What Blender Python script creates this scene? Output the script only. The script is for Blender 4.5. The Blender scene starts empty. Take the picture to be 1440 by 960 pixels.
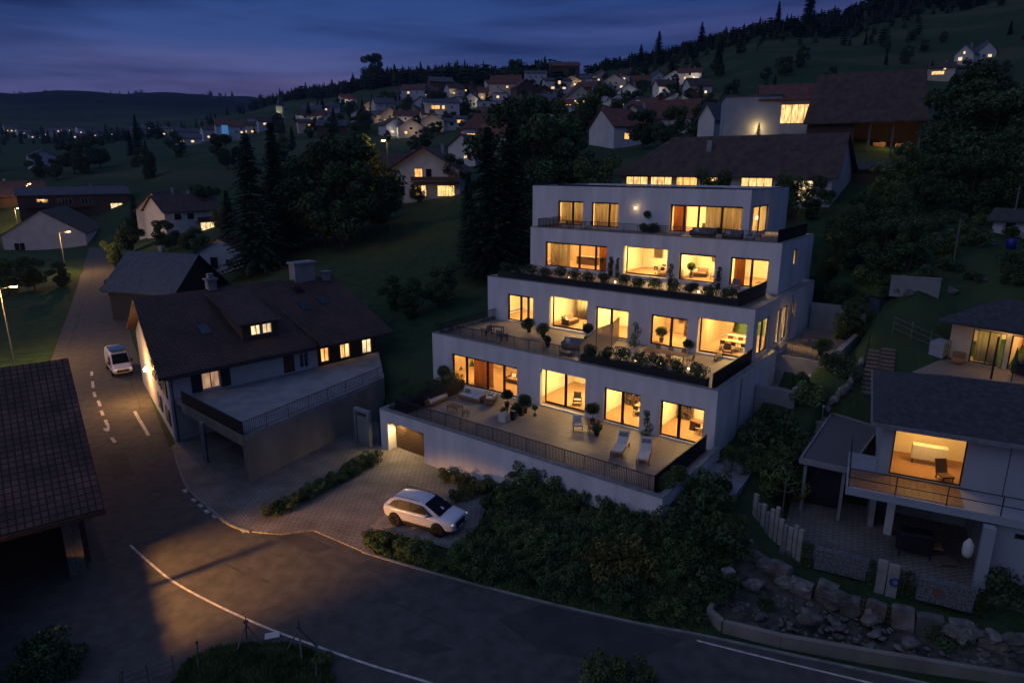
import bpy, bmesh, math, random
import numpy as np
from mathutils import Vector, Matrix
random.seed(7)
R = math.radians
SC = bpy.context.scene
COL = SC.collection

# ------------------------------------------------------------------ camera
FPX, CAMZ = 935.0, 22.0
TH = math.atan(246 / FPX)
CT, ST = math.cos(TH), math.sin(TH)
cd = bpy.data.cameras.new('camera')
cam = bpy.data.objects.new('camera', cd); COL.objects.link(cam)
cam.location = (0, 0, CAMZ); cam.rotation_euler = (math.pi / 2 - TH, 0, 0)
cd.sensor_width = 36; cd.lens = 36 * FPX / 1440
cd.clip_start = 0.3; cd.clip_end = 9000
SC.camera = cam

def ray(px, py):
    a = (px - 720) / FPX; b = -(py - 480) / FPX
    return (a, CT + b * ST, -ST + b * CT)
def at(px, py, z=0.0):
    """point of the level z seen at a photo pixel (used to survey the place)"""
    r = ray(px, py); k = (z - CAMZ) / r[2]
    return Vector((r[0] * k, r[1] * k, z))
def atd(px, py, d):
    r = ray(px, py); k = d / r[1]
    return Vector((r[0] * k, d, CAMZ + r[2] * k))

# ------------------------------------------------------------------ object helpers
def link(o):
    COL.objects.link(o); return o
def tag(o, label=None, cat=None, group=None, kind=None):
    if label: o['label'] = label
    if cat: o['category'] = cat
    if group: o['group'] = group
    if kind: o['kind'] = kind
    return o
def thing(name, label, cat, loc=(0, 0, 0), rz=0.0, group=None):
    o = link(bpy.data.objects.new(name, None))
    o.empty_display_size = 0.3
    o.location = loc; o.rotation_euler = (0, 0, rz)
    return tag(o, label, cat, group)
def copy_tree(o, parent=None):
    c = o.copy(); COL.objects.link(c)
    if parent is not None: c.parent = parent
    for ch in o.children: copy_tree(ch, c)
    return c
def dup(o, loc, rz=0.0, label=None, group=None, scale=None):
    c = copy_tree(o)
    c.location = loc; c.rotation_euler = (0, 0, rz)
    if scale: c.scale = scale if hasattr(scale, '__len__') else (scale,) * 3
    if label: c['label'] = label
    if group: c['group'] = group
    return c

class MB:
    """collects simple shapes; build() links them as one mesh object"""
    def __init__(s): s.v = []; s.f = []
    def add(s, verts, faces):
        n = len(s.v); s.v += [tuple(v) for v in verts]; s.f += [tuple(i + n for i in f) for f in faces]; return s
    def hexa(s, p):       # 8 pts: bottom 4 ccw, top 4 ccw
        return s.add(p, [(3, 2, 1, 0), (4, 5, 6, 7), (0, 1, 5, 4), (1, 2, 6, 5), (2, 3, 7, 6), (3, 0, 4, 7)])
    def box(s, x0, x1, y0, y1, z0, z1):
        return s.hexa([(x0, y0, z0), (x1, y0, z0), (x1, y1, z0), (x0, y1, z0), (x0, y0, z1), (x1, y0, z1), (x1, y1, z1), (x0, y1, z1)])
    def obox(s, c, size, rz=0.0, tilt=0.0):
        m = Matrix.Translation(c) @ Matrix.Rotation(rz, 4, 'Z') @ Matrix.Rotation(tilt, 4, 'X')
        x, y, z = size[0] / 2, size[1] / 2, size[2] / 2
        return s.hexa([m @ Vector(q) for q in ((-x, -y, -z), (x, -y, -z), (x, y, -z), (-x, y, -z), (-x, -y, z), (x, -y, z), (x, y, z), (-x, y, z))])
    def prism(s, poly, z0, z1):
        n = len(poly)
        v = [(p[0], p[1], z0) for p in poly] + [(p[0], p[1], z1) for p in poly]
        f = [tuple(range(n - 1, -1, -1)), tuple(range(n, 2 * n))] + [(i, (i + 1) % n, n + (i + 1) % n, n + i) for i in range(n)]
        return s.add(v, f)
    def slab(s, pts, t):  # polygon of 3d points, thickness t downward (along -z)
        n = len(pts)
        v = [tuple(p) for p in pts] + [(p[0], p[1], p[2] - t) for p in pts]
        f = [tuple(range(n)), tuple(range(2 * n - 1, n - 1, -1))] + [(i, n + i, n + (i + 1) % n, (i + 1) % n) for i in range(n)]
        return s.add(v, f)
    def tube(s, a, b, r0, r1=None, n=8):
        a = Vector(a); b = Vector(b); r1 = r0 if r1 is None else r1
        d = (b - a).normalized(); u = d.orthogonal().normalized(); w = d.cross(u)
        v = []
        for p, r in ((a, r0), (b, r1)):
            for i in range(n):
                t = 2 * math.pi * i / n; v.append(p + u * (r * math.cos(t)) + w * (r * math.sin(t)))
        f = [tuple(range(n - 1, -1, -1)), tuple(range(n, 2 * n))] + [(i, (i + 1) % n, n + (i + 1) % n, n + i) for i in range(n)]
        return s.add(v, f)
    def lathe(s, prof, n=16, c=(0, 0, 0)):
        v = []; f = []
        for r, z in prof:
            for i in range(n):
                t = 2 * math.pi * i / n; v.append((c[0] + r * math.cos(t), c[1] + r * math.sin(t), c[2] + z))
        for k in range(len(prof) - 1):
            for i in range(n):
                j = (i + 1) % n; f.append((k * n + i, k * n + j, k * n + n + j, k * n + n + i))
        f.append(tuple(range(n - 1, -1, -1))); m = (len(prof) - 1) * n; f.append(tuple(range(m, m + n)))
        return s.add(v, f)
    def blob(s, c, r, seed=0, amp=0.25, sub=2):
        bm = bmesh.new(); bmesh.ops.create_icosphere(bm, subdivisions=sub, radius=1)
        rg = random.Random(seed); ph = [rg.uniform(0, 6.3) for _ in range(6)]
        bm.verts.ensure_lookup_table()
        vs = []
        for v in bm.verts:
            q = v.co; k = 1 + amp * (math.sin(3.1 * q.x + ph[0]) * math.sin(2.7 * q.y + ph[1]) + .6 * math.sin(4.3 * q.z + ph[2] + 2 * q.x))
            vs.append((c[0] + q.x * r[0] * k, c[1] + q.y * r[1] * k, c[2] + q.z * r[2] * k))
        fs = [tuple(v.index for v in f.verts) for f in bm.faces]; bm.free()
        return s.add(vs, fs)
    def build(s, name, m, parent=None, smooth=False, bevel=0.0, recalc=False):
        me = bpy.data.meshes.new(name); me.from_pydata(s.v, [], s.f); me.update()
        if recalc:
            bm = bmesh.new(); bm.from_mesh(me); bmesh.ops.recalc_face_normals(bm, faces=bm.faces); bm.to_mesh(me); bm.free()
        if m is not None: me.materials.append(m)
        if smooth: me.polygons.foreach_set('use_smooth', [True] * len(me.polygons))
        o = link(bpy.data.objects.new(name, me))
        if parent is not None: o.parent = parent
        if bevel:
            b = o.modifiers.new('bevel', 'BEVEL'); b.width = bevel; b.segments = 2; b.limit_method = 'ANGLE'
        return o

def wall_grid(mb, x0, x1, z0, z1, holes, y0, y1, axis='x'):
    """wall between y0 (front) and y1 (back) with rectangular holes (xa,xb,za,zb); axis='y' swaps x and y"""
    xs = sorted({x0, x1} | {h[0] for h in holes} | {h[1] for h in holes}); xs = [x for x in xs if x0 <= x <= x1]
    zs = sorted({z0, z1} | {h[2] for h in holes} | {h[3] for h in holes}); zs = [z for z in zs if z0 <= z <= z1]
    def solid(i, j):
        if i < 0 or j < 0 or i >= len(xs) - 1 or j >= len(zs) - 1: return False
        cx = (xs[i] + xs[i + 1]) / 2; cz = (zs[j] + zs[j + 1]) / 2
        return not any(h[0] < cx < h[1] and h[2] < cz < h[3] for h in holes)
    P = (lambda x, y, z: (x, y, z)) if axis == 'x' else (lambda x, y, z: (y, x, z))
    for i in range(len(xs) - 1):
        for j in range(len(zs) - 1):
            if not solid(i, j): continue
            a, b, c, d = xs[i], xs[i + 1], zs[j], zs[j + 1]
            mb.add([P(a, y0, c), P(b, y0, c), P(b, y0, d), P(a, y0, d)], [(0, 1, 2, 3)])
            mb.add([P(a, y1, c), P(b, y1, c), P(b, y1, d), P(a, y1, d)], [(3, 2, 1, 0)])
            if not solid(i - 1, j): mb.add([P(a, y0, c), P(a, y0, d), P(a, y1, d), P(a, y1, c)], [(0, 1, 2, 3)])
            if not solid(i + 1, j): mb.add([P(b, y0, c), P(b, y1, c), P(b, y1, d), P(b, y0, d)], [(0, 1, 2, 3)])
            if not solid(i, j - 1): mb.add([P(a, y0, c), P(a, y1, c), P(b, y1, c), P(b, y0, c)], [(0, 1, 2, 3)])
            if not solid(i, j + 1): mb.add([P(a, y0, d), P(b, y0, d), P(b, y1, d), P(a, y1, d)], [(0, 1, 2, 3)])
    return mb

# ------------------------------------------------------------------ materials
def nodes_of(name):
    m = bpy.data.materials.new(name); m.use_nodes = True
    nt = m.node_tree; return m, nt, nt.nodes['Principled BSDF']
def mat(name, col, rough=0.7, var=0.25, scale=3.0, metal=0.0, bump=0.0, bscale=None, col2=None, spec=0.5, detail=4.0, objrand=0.0, coord='Object', stretch=None):
    m, nt, b = nodes_of(name)
    L = nt.links.new
    tc = nt.nodes.new('ShaderNodeTexCoord')
    src = tc.outputs[coord]
    if stretch:
        mp = nt.nodes.new('ShaderNodeMapping'); mp.inputs['Scale'].default_value = stretch; L(src, mp.inputs[0]); src = mp.outputs[0]
    n = nt.nodes.new('ShaderNodeTexNoise'); n.inputs['Scale'].default_value = scale; n.inputs['Detail'].default_value = detail
    L(src, n.inputs['Vector'])
    r = nt.nodes.new('ShaderNodeValToRGB')
    c1 = tuple(c * (1 - var) for c in col); c2 = col2 or tuple(min(1, c * (1 + var)) for c in col)
    r.color_ramp.elements[0].position = 0.32; r.color_ramp.elements[1].position = 0.68
    r.color_ramp.elements[0].color = (*c1, 1); r.color_ramp.elements[1].color = (*c2, 1)
    L(n.outputs['Fac'], r.inputs[0]); out = r.outputs[0]
    if objrand:
        oi = nt.nodes.new('ShaderNodeObjectInfo'); hs = nt.nodes.new('ShaderNodeHueSaturation')
        mr = nt.nodes.new('ShaderNodeMapRange'); mr.inputs[3].default_value = 1 - objrand; mr.inputs[4].default_value = 1 + objrand
        L(oi.outputs['Random'], mr.inputs[0]); L(mr.outputs[0], hs.inputs['Value']); L(out, hs.inputs['Color']); out = hs.outputs[0]
    L(out, b.inputs['Base Color'])
    b.inputs['Roughness'].default_value = rough; b.inputs['Metallic'].default_value = metal
    b.inputs['Specular IOR Level'].default_value = spec
    if bump:
        n2 = nt.nodes.new('ShaderNodeTexNoise'); n2.inputs['Scale'].default_value = bscale or scale * 6; n2.inputs['Detail'].default_value = 5
        L(src, n2.inputs['Vector'])
        bp = nt.nodes.new('ShaderNodeBump'); bp.inputs['Strength'].default_value = bump; bp.inputs['Distance'].default_value = 0.05
        L(n2.outputs['Fac'], bp.inputs['Height']); L(bp.outputs[0], b.inputs['Normal'])
    return m
def emat(name, col, strength, base=(0.8, 0.8, 0.8)):
    m, nt, b = nodes_of(name)
    b.inputs['Base Color'].default_value = (*base, 1); b.inputs['Emission Color'].default_value = (*col, 1); b.inputs['Emission Strength'].default_value = strength
    return m
def lit_window_mat(name, col, strength):
    """lit far window: curtain folds and furniture shapes as uneven emission"""
    m, nt, b = nodes_of(name); L = nt.links.new
    tc = nt.nodes.new('ShaderNodeTexCoord'); n = nt.nodes.new('ShaderNodeTexNoise'); n.inputs['Scale'].default_value = 1.3; n.inputs['Detail'].default_value = 3
    mp = nt.nodes.new('ShaderNodeMapping'); mp.inputs['Scale'].default_value = (2.2, 2.2, .7); L(tc.outputs['Object'], mp.inputs[0]); L(mp.outputs[0], n.inputs['Vector'])
    r = nt.nodes.new('ShaderNodeValToRGB'); r.color_ramp.elements[0].position = .35; r.color_ramp.elements[1].position = .65
    r.color_ramp.elements[0].color = (.35, .35, .35, 1); L(n.outputs['Fac'], r.inputs[0])
    mu = nt.nodes.new('ShaderNodeMath'); mu.operation = 'MULTIPLY'; mu.inputs[1].default_value = strength; L(r.outputs[0], mu.inputs[0])
    b.inputs['Base Color'].default_value = (.3, .25, .2, 1); b.inputs['Emission Color'].default_value = (*col, 1); L(mu.outputs[0], b.inputs['Emission Strength'])
    return m
def tile_mat(name, c1, c2, mortar, w, h, off=0.5, rough=0.75, bump=0.5, ms=0.03, coord='Object', rot=(0, 0, 0), var=0.35, nscale=0.5):
    m, nt, b = nodes_of(name); L = nt.links.new
    tc = nt.nodes.new('ShaderNodeTexCoord'); mp = nt.nodes.new('ShaderNodeMapping'); mp.inputs['Rotation'].default_value = rot
    L(tc.outputs[coord], mp.inputs[0])
    br = nt.nodes.new('ShaderNodeTexBrick'); br.offset = off
    br.inputs['Color1'].default_value = (*c1, 1); br.inputs['Color2'].default_value = (*c2, 1); br.inputs['Mortar'].default_value = (*mortar, 1)
    br.inputs['Scale'].default_value = 1.0; br.inputs['Brick Width'].default_value = w; br.inputs['Row Height'].default_value = h
    br.inputs['Mortar Size'].default_value = ms; br.inputs['Mortar Smooth'].default_value = .3; br.inputs['Bias'].default_value = 0
    L(mp.outputs[0], br.inputs['Vector'])
    n = nt.nodes.new('ShaderNodeTexNoise'); n.inputs['Scale'].default_value = nscale; n.inputs['Detail'].default_value = 6; L(tc.outputs[coord], n.inputs['Vector'])
    mr = nt.nodes.new('ShaderNodeMapRange'); mr.inputs[1].default_value = .3; mr.inputs[2].default_value = .7; mr.inputs[3].default_value = 1 - var; mr.inputs[4].default_value = 1 + var
    L(n.outputs['Fac'], mr.inputs[0])
    mx = nt.nodes.new('ShaderNodeVectorMath'); mx.operation = 'SCALE'; L(br.outputs['Color'], mx.inputs[0]); L(mr.outputs[0], mx.inputs['Scale'])
    L(mx.outputs[0], b.inputs['Base Color']); b.inputs['Roughness'].default_value = rough
    if bump:
        bp = nt.nodes.new('ShaderNodeBump'); bp.inputs['Strength'].default_value = bump; bp.inputs['Distance'].default_value = 0.04; bp.invert = True
        L(br.outputs['Fac'], bp.inputs['Height']); L(bp.outputs[0], b.inputs['Normal'])
    return m
def glass_mat(name, tint=(1, 1, 1), refl=0.10, rough=0.02):
    m = bpy.data.materials.new(name); m.use_nodes = True; nt = m.node_tree; nt.nodes.clear(); L = nt.links.new
    o = nt.nodes.new('ShaderNodeOutputMaterial'); mx = nt.nodes.new('ShaderNodeMixShader')
    t = nt.nodes.new('ShaderNodeBsdfTransparent'); t.inputs[0].default_value = (*tint, 1)
    g = nt.nodes.new('ShaderNodeBsdfGlossy'); g.inputs['Roughness'].default_value = rough
    lw = nt.nodes.new('ShaderNodeLayerWeight'); lw.inputs[0].default_value = .25
    mr = nt.nodes.new('ShaderNodeMapRange'); mr.inputs[3].default_value = refl * .4; mr.inputs[4].default_value = min(1, refl * 5)
    L(lw.outputs['Fresnel'], mr.inputs[0]); L(mr.outputs[0], mx.inputs[0]); L(t.outputs[0], mx.inputs[1]); L(g.outputs[0], mx.inputs[2]); L(mx.outputs[0], o.inputs[0])
    return m
def leaf_mat(name, col, var=0.5, scale=1.2, objrand=0.25):
    m = mat(name, col, rough=0.85, var=var, scale=scale, objrand=objrand, spec=0.1)
    return m

M = {}
WARM = (1.0, 0.63, 0.225)
M['render'] = mat('white_render', (.70, .70, .715), .85, .12, .9, bump=.2, bscale=40, stretch=(1, 1, .22), detail=8)
M['panelwood'] = mat('brown_wall_panel', (.48, .32, .18), .6, .2, 2, stretch=(1, 1, .15))
M['render_in'] = mat('cream_wall_paint', (.80, .70, .52), .8, .06, .8)
M['ceiling'] = mat('ceiling_paint', (.82, .76, .62), .8, .02, 1)
M['parquet'] = mat('oak_parquet', (.34, .2, .1), .35, .3, 3, stretch=(1, 8, 1))
M['terrace'] = tile_mat('terrace_tile', (.25, .20, .16), (.28, .225, .18), (.1, .085, .07), 1.2, .6, .5, .55, .15, .012, var=.15)
M['roofgravel'] = mat('roof_gravel', (.12, .12, .125), .9, .4, 14, bump=.4)
M['frame'] = mat('dark_bronze_frame', (.035, .025, .02), .45, .2, 5, metal=.4)
M['darkmetal'] = mat('anthracite_metal', (.022, .023, .027), .5, .2, 6, metal=.3)
M['railmetal'] = mat('railing_metal', (.03, .032, .038), .45, .2, 6, metal=.4)
M['glass'] = glass_mat('window_glass', (.97, .97, .96), .09)
M['glassdark'] = mat('dark_window_glass', (.012, .015, .022), .08, .3, 1.5, spec=.9)
def frost_mat():
    m = glass_mat('tinted_glass', (.55, .5, .38), .12, .15); nt = m.node_tree; L = nt.links.new; o = [n for n in nt.nodes if n.type == 'OUTPUT_MATERIAL'][0]; src = o.inputs[0].links[0].from_socket
    d = nt.nodes.new('ShaderNodeBsdfDiffuse'); d.inputs[0].default_value = (.5, .42, .28, 1); t = nt.nodes.new('ShaderNodeBsdfTranslucent'); t.inputs[0].default_value = (.6, .48, .3, 1)
    a = nt.nodes.new('ShaderNodeMixShader'); L(d.outputs[0], a.inputs[1]); L(t.outputs[0], a.inputs[2]); b = nt.nodes.new('ShaderNodeMixShader'); b.inputs[0].default_value = .55; L(src, b.inputs[1]); L(a.outputs[0], b.inputs[2]); L(b.outputs[0], o.inputs[0]); return m
M['frost'] = frost_mat()
M['curtain'] = mat('cream_curtain', (.72, .58, .38), .9, .35, 2.2, stretch=(3, 3, .05))
M['curtain_dark'] = mat('ochre_curtain', (.45, .24, .1), .9, .35, 2.2, stretch=(3, 3, .05))
M['wood'] = mat('oak_wood', (.30, .16, .075), .55, .3, 4, stretch=(1, 6, 6))
M['darkwood'] = mat('walnut_wood', (.10, .05, .028), .5, .3, 4, stretch=(1, 6, 6))
M['greywood'] = mat('weathered_wood', (.17, .145, .12), .85, .4, 3, stretch=(6, 6, .6), bump=.3)
M['fabric'] = mat('light_linen', (.62, .6, .56), .95, .08, 8, bump=.2, bscale=60)
M['fabric2'] = mat('grey_fabric', (.22, .21, .2), .95, .15, 8, bump=.2, bscale=60)
M['fabric3'] = mat('brown_fabric', (.24, .13, .08), .95, .2, 8, bump=.2, bscale=60)
M['asphalt'] = mat('asphalt', (.076, .071, .067), .88, .26, 1.3, bump=.35, bscale=30, detail=8)
M['asphalt2'] = mat('asphalt_patch', (.05, .048, .047), .88, .22, .6, bump=.35, bscale=30, detail=8)
M['linepaint'] = mat('road_paint', (.55, .52, .46), .75, .35, 2.5, detail=8)
M['paver'] = tile_mat('paving_block', (.185, .172, .16), (.215, .20, .185), (.11, .10, .095), .42, .28, .5, .8, .9, .035, rot=(0, 0, R(-37.5)))
M['concrete'] = mat('raw_concrete', (.22, .205, .175), .85, .28, .5, bump=.25, bscale=12, stretch=(1, 1, .35), detail=8)
M['concrete2'] = mat('grey_concrete', (.25, .255, .26), .85, .2, .7, bump=.25, bscale=14, detail=7)
M['kerb'] = mat('kerb_stone', (.24, .235, .22), .85, .25, 2, bump=.3)
M['tile_dark'] = tile_mat('dark_roof_tile', (.070, .036, .027), (.105, .052, .037), (.016, .011, .009), .30, .36, 0, .75, 1.0, .03, coord='Object', nscale=.4)
M['tile_barn'] = tile_mat('old_clay_tile', (.10, .05, .033), (.16, .072, .042), (.025, .015, .012), .34, .40, 0, .8, 1.0, .045, coord='Object', nscale=.6, var=.5)
M['tile_red'] = mat('red_roof_tile', (.15, .052, .035), .8, .35, 1.2, bump=.4, bscale=4)
M['tile_orange'] = mat('orange_roof_tile', (.25, .08, .036), .8, .3, 1.2, bump=.4, bscale=4)
M['tile_brown'] = mat('brown_roof_tile', (.075, .047, .037), .8, .35, 1.0, bump=.4, bscale=4)
M['tile_grey'] = mat('grey_roof_tile', (.085, .085, .095), .75, .3, 1.0, bump=.4, bscale=4)
M['slate_blue'] = mat('blue_slate', (.035, .055, .085), .6, .3, 1.5, bump=.3, bscale=5)
M['eternit'] = mat('dark_fibre_cement', (.055, .053, .054), .85, .35, 3, bump=.5, bscale=16)
M['wallwhite'] = mat('whitewash', (.60, .585, .56), .9, .10, .5, bump=.2, detail=7)
M['wallblue'] = mat('pale_grey_render', (.48, .5, .53), .9, .08, .5)
M['wallcream'] = mat('cream_render', (.58, .5, .38), .9, .1, .5)
M['wallbrown'] = mat('brown_timber_wall', (.10, .062, .04), .8, .3, 2, stretch=(1, 1, 6))
M['wallpanel'] = mat('blue_grey_panel', (.33, .37, .42), .7, .08, .6)
M['shutter'] = mat('dark_shutter', (.03, .032, .03), .6, .2, 4)
M['winlit'] = lit_window_mat('lit_window', (1.0, .56, .19), 2.0)
M['winlit2'] = lit_window_mat('lit_window_white', (1.0, .70, .36), 1.7)
M['winlit3'] = lit_window_mat('lit_window_amber', (1.0, .42, .1), 2.2)
M['winlit_dim'] = lit_window_mat('dim_lit_window', (1.0, .55, .3), .55)
M['lampglow'] = emat('lamp_glow', (1.0, .55, .18), 60)
M['lampglow2'] = emat('small_lamp_glow', (1.0, .62, .26), 8)
M['ceilglow'] = emat('ceiling_lamp_glow', (1.0, .72, .38), 9)
M['bark'] = mat('bark', (.06, .045, .034), .95, .35, 3, bump=.5, stretch=(4, 4, .7))
M['leaf'] = leaf_mat('leaf_mid_green', (.105, .155, .055))
M['leaf_dark'] = leaf_mat('leaf_dark_green', (.066, .105, .045))
M['leaf_olive'] = leaf_mat('leaf_olive', (.115, .15, .05))
M['leaf_yellow'] = leaf_mat('leaf_yellow', (.2, .175, .06))
M['needle'] = leaf_mat('conifer_needle', (.026, .046, .026))
M['pot_black'] = mat('black_pot', (.018, .018, .02), .5, .2, 4)
M['pot_white'] = mat('white_pot', (.62, .6, .56), .6, .06, 4)
M['pot_grey'] = mat('grey_pot', (.2, .21, .22), .7, .2, 4)
M['stone'] = mat('field_stone', (.15, .14, .13), .9, .4, 1.6, bump=.6, bscale=6, objrand=.35)
M['stonelight'] = mat('pale_stone', (.3, .29, .27), .9, .25, 1.6, bump=.5, bscale=6)
M['gravel'] = mat('gabion_stone', (.13, .137, .14), .9, .7, 9, bump=1.0, bscale=9)
M['carpaint'] = mat('white_car_paint', (.74, .74, .76), .22, .02, 1, spec=.6)
M['tyre'] = mat('tyre_rubber', (.012, .012, .012), .8, .2, 5)
M['rim'] = mat('dark_alloy', (.06, .06, .065), .35, .2, 5, metal=.8)
M['plastic'] = mat('black_trim', (.012, .012, .014), .45, .2, 5)
M['blueglass'] = mat('blue_cab_panel', (.05, .14, .30), .2, .35, 1.5)
M['redlamp'] = mat('red_lamp_glass', (.35, .015, .012), .2, .1, 5)
M['orangepaint'] = mat('orange_stripe', (.45, .12, .03), .4, .1, 3)
M['carglass'] = mat('tinted_car_glass', (.006, .008, .013), .3, .2, 2, spec=.12)
M['headlamp'] = emat('headlamp_glass', (1, .95, .85), .25)
M['blue'] = mat('blue_plastic', (.015, .03, .28), .4, .15, 3)
M['copper'] = mat('rust_metal', (.22, .07, .03), .7, .4, 4)
M['redwall'] = mat('orange_red_wall', (.62, .15, .06), .8, .1, 1)
def curtain_mat(name, col):
    m = mat(name, col, .9, .3, 2.2, stretch=(3, 3, .05)); nt = m.node_tree; L = nt.links.new; b = nt.nodes['Principled BSDF']; o = [n for n in nt.nodes if n.type == 'OUTPUT_MATERIAL'][0]
    t = nt.nodes.new('ShaderNodeBsdfTranslucent'); L(b.inputs['Base Color'].links[0].from_socket, t.inputs[0]); mx = nt.nodes.new('ShaderNodeMixShader'); mx.inputs[0].default_value = .62; L(b.outputs[0], mx.inputs[1]); L(t.outputs[0], mx.inputs[2]); L(mx.outputs[0], o.inputs[0]); return m
M['curtain'] = curtain_mat('cream_curtain', (.85, .74, .55)); M['curtain_dark'] = curtain_mat('ochre_curtain', (.6, .34, .15))
M['art'] = mat('wall_print', (.3, .2, .12), .7, .8, 2.5, col2=(.08, .06, .05))
M['hedge'] = leaf_mat('hedge_leaf', (.06, .075, .025))
# ------------------------------------------------------------------ plan frames
E1 = Vector((.7931, -.6091)); E2 = Vector((.6091, .7931)); ROT_B = math.atan2(E1.y, E1.x)
def W(s, t, z=0.0):
    return Vector((E1.x * s + E2.x * t, E1.y * s + E2.y * t, z))

# ------------------------------------------------------------------ terrain heights: surveyed points, smoothly interpolated
ctrl = []
def cp(px, py, d): p = atd(px, py, d); ctrl.append((p.x, p.y, p.z))
def cx(x, y, z): ctrl.append((x, y, z))
def cs(s, t, z): p = W(s, t, z); ctrl.append((p.x, p.y, z))
for x, y in ((-60, 60), (-45, 75), (-30, 45), (-12, 40), (0, 31), (9, 28), (20, 23.5), (0, 12), (-20, 18), (-42, 28), (-70, 105), (-95, 140),
             (-118, 178), (-60, 30), (30, 12), (-90, 80), (-30, 5), (8, 4), (-58, 88), (-100, 110), (-25, 60), (40, 12)): cx(x, y, 0)
for p in ((250, 330, 150), (300, 290, 190), (240, 240, 260), (200, 215, 400), (100, 200, 700), (50, 190, 900), (210, 182, 1000), (320, 186, 600), (20, 205, 600),
          (100, 290, 235), (60, 236, 330), (0, 270, 260), (-200, 230, 400), (-400, 190, 900),
          (0, 146, 2600), (100, 142, 2600), (200, 146, 2600), (300, 143, 2600), (390, 144, 2400), (-300, 150, 2600), (100, 200, 3800), (400, 190, 3800), (-500, 200, 3800),
          (560, 350, 105), (640, 310, 115), (640, 370, 90), (460, 370, 100), (420, 330, 125), (530, 300, 135), (605, 274, 150), (690, 212, 230), (645, 168, 330), (760, 160, 330), (700, 135, 420),
          (500, 178, 360), (420, 205, 320), (380, 180, 520), (860, 140, 330), (540, 118, 600), (640, 114, 600), (700, 118, 540), (430, 135, 850),
          (870, 98, 430), (1000, 66, 430), (1090, 44, 430), (1240, 14, 430), (1440, -20, 430), (1700, -60, 430),
          (540, 185, 1300), (900, 130, 1000), (1240, 70, 1000), (1500, 40, 1000), (700, 190, 3000), (1200, 190, 3000), (1700, 190, 3000),
          (880, 205, 175), (840, 195, 190), (1000, 175, 200), (950, 150, 260), (1100, 184, 118), (1215, 205, 112), (1040, 290, 90), (1130, 292, 88), (1240, 258, 92), (108, 304, 226), (165, 304, 221), (262, 330, 162), (300, 330, 158), (235, 327, 168), (50, 354, 184), (84, 352, 186), (120, 350, 187), (84, 346, 206), (-30, 304, 226), (10, 304, 226), (61, 246, 318), (61, 240, 332), (922, 127, 344), (895, 130, 342), (510, 173, 325), (440, 165, 396), (468, 188, 295), (1330, 250, 90),
          (1400, 300, 72), (1350, 360, 62), (1260, 330, 70), (1290, 412, 54), (1300, 152, 220), (1330, 112, 300), (1380, 88, 330), (1200, 62, 400), (1440, 120, 260), (1100, 90, 330),
          (1500, 250, 90), (1600, 330, 65), (1430, 412, 52)): cp(*p)
for s, t, z in ((-13.6, 42, 2.4), (-12, 50, 4.3), (-10.5, 57, 6.3), (-12, 66, 9.8), (-14, 75, 13.2), (-30, 80, 15.4), (-42, 80, 14), (-46, 70, 11.5), (-46, 60, 8.5),
                (-44.5, 50, 5.4), (-43, 43, 3.2), (-50, 60, 7.0), (-14, 34, 1.5), (-20, 32.4, 1.2), (-28, 32.5, .5), (-8, 48, 4.0), (-5, 55, 5.9), (-2, 60, 7.6)): cs(s, t, z)
for x, y, z in ((15, 35, 1.1), (22, 33, 1.0), (28, 32, 1.0), (12, 31.5, .6), (20, 40, 2.6), (30, 45, 7.7), (38, 44, 7.9), (24, 46, 6.8), (21, 43, 4.0), (34, 36, 3), (45, 40, 6), (26, 52, 9), (12.5, 36.5, 2.2), (17, 41, 2.8)): cx(x, y, z)
ctrl = np.array(ctrl)
def warp(x, y):
    r = np.hypot(x, y) + 4; a = np.arctan2(x, y)
    return np.stack([a * 2.2, np.log(r) * 1.0], -1)
_c = warp(ctrl[:, 0], ctrl[:, 1]); _n = len(_c)
_d = np.linalg.norm(_c[:, None] - _c[None], axis=-1)
_A = np.zeros((_n + 3, _n + 3)); _A[:_n, :_n] = _d + np.eye(_n) * -1e-3; _A[:_n, _n] = 1; _A[:_n, _n + 1:] = _c; _A[_n:, :_n] = _A[:_n, _n:].T
_w = np.linalg.solve(_A, np.concatenate([ctrl[:, 2], np.zeros(3)]))
def rbf(x, y):
    q = warp(np.asarray(x, float), np.asarray(y, float)); out = np.zeros(q.shape[0])
    for i in range(0, len(q), 20000):
        k = np.linalg.norm(q[i:i + 20000, None] - _c[None], axis=-1)
        out[i:i + 20000] = k @ _w[:_n] + _w[_n] + q[i:i + 20000] @ _w[_n + 1:]
    return out
def poly_dist(P, poly):
    """distance outside a polygon (0 inside)"""
    P = np.asarray(P, float); poly = np.asarray(poly, float); inside = np.zeros(len(P), bool); best = np.full(len(P), 1e9)
    for i in range(len(poly)):
        a = poly[i]; b = poly[(i + 1) % len(poly)]
        ab = b - a; t = np.clip(((P - a) @ ab) / max(ab @ ab, 1e-9), 0, 1); best = np.minimum(best, np.linalg.norm(P - (a + t[:, None] * ab), axis=1))
        c = (a[1] > P[:, 1]) != (b[1] > P[:, 1]); xi = (b[0] - a[0]) * (P[:, 1] - a[1]) / (b[1] - a[1] + 1e-12) + a[0]
        inside ^= c & (P[:, 0] < xi)
    return np.where(inside, 0, best)
px2 = lambda pts, z=0: [tuple(at(x, y, z)[:2]) for x, y in pts]

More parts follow.
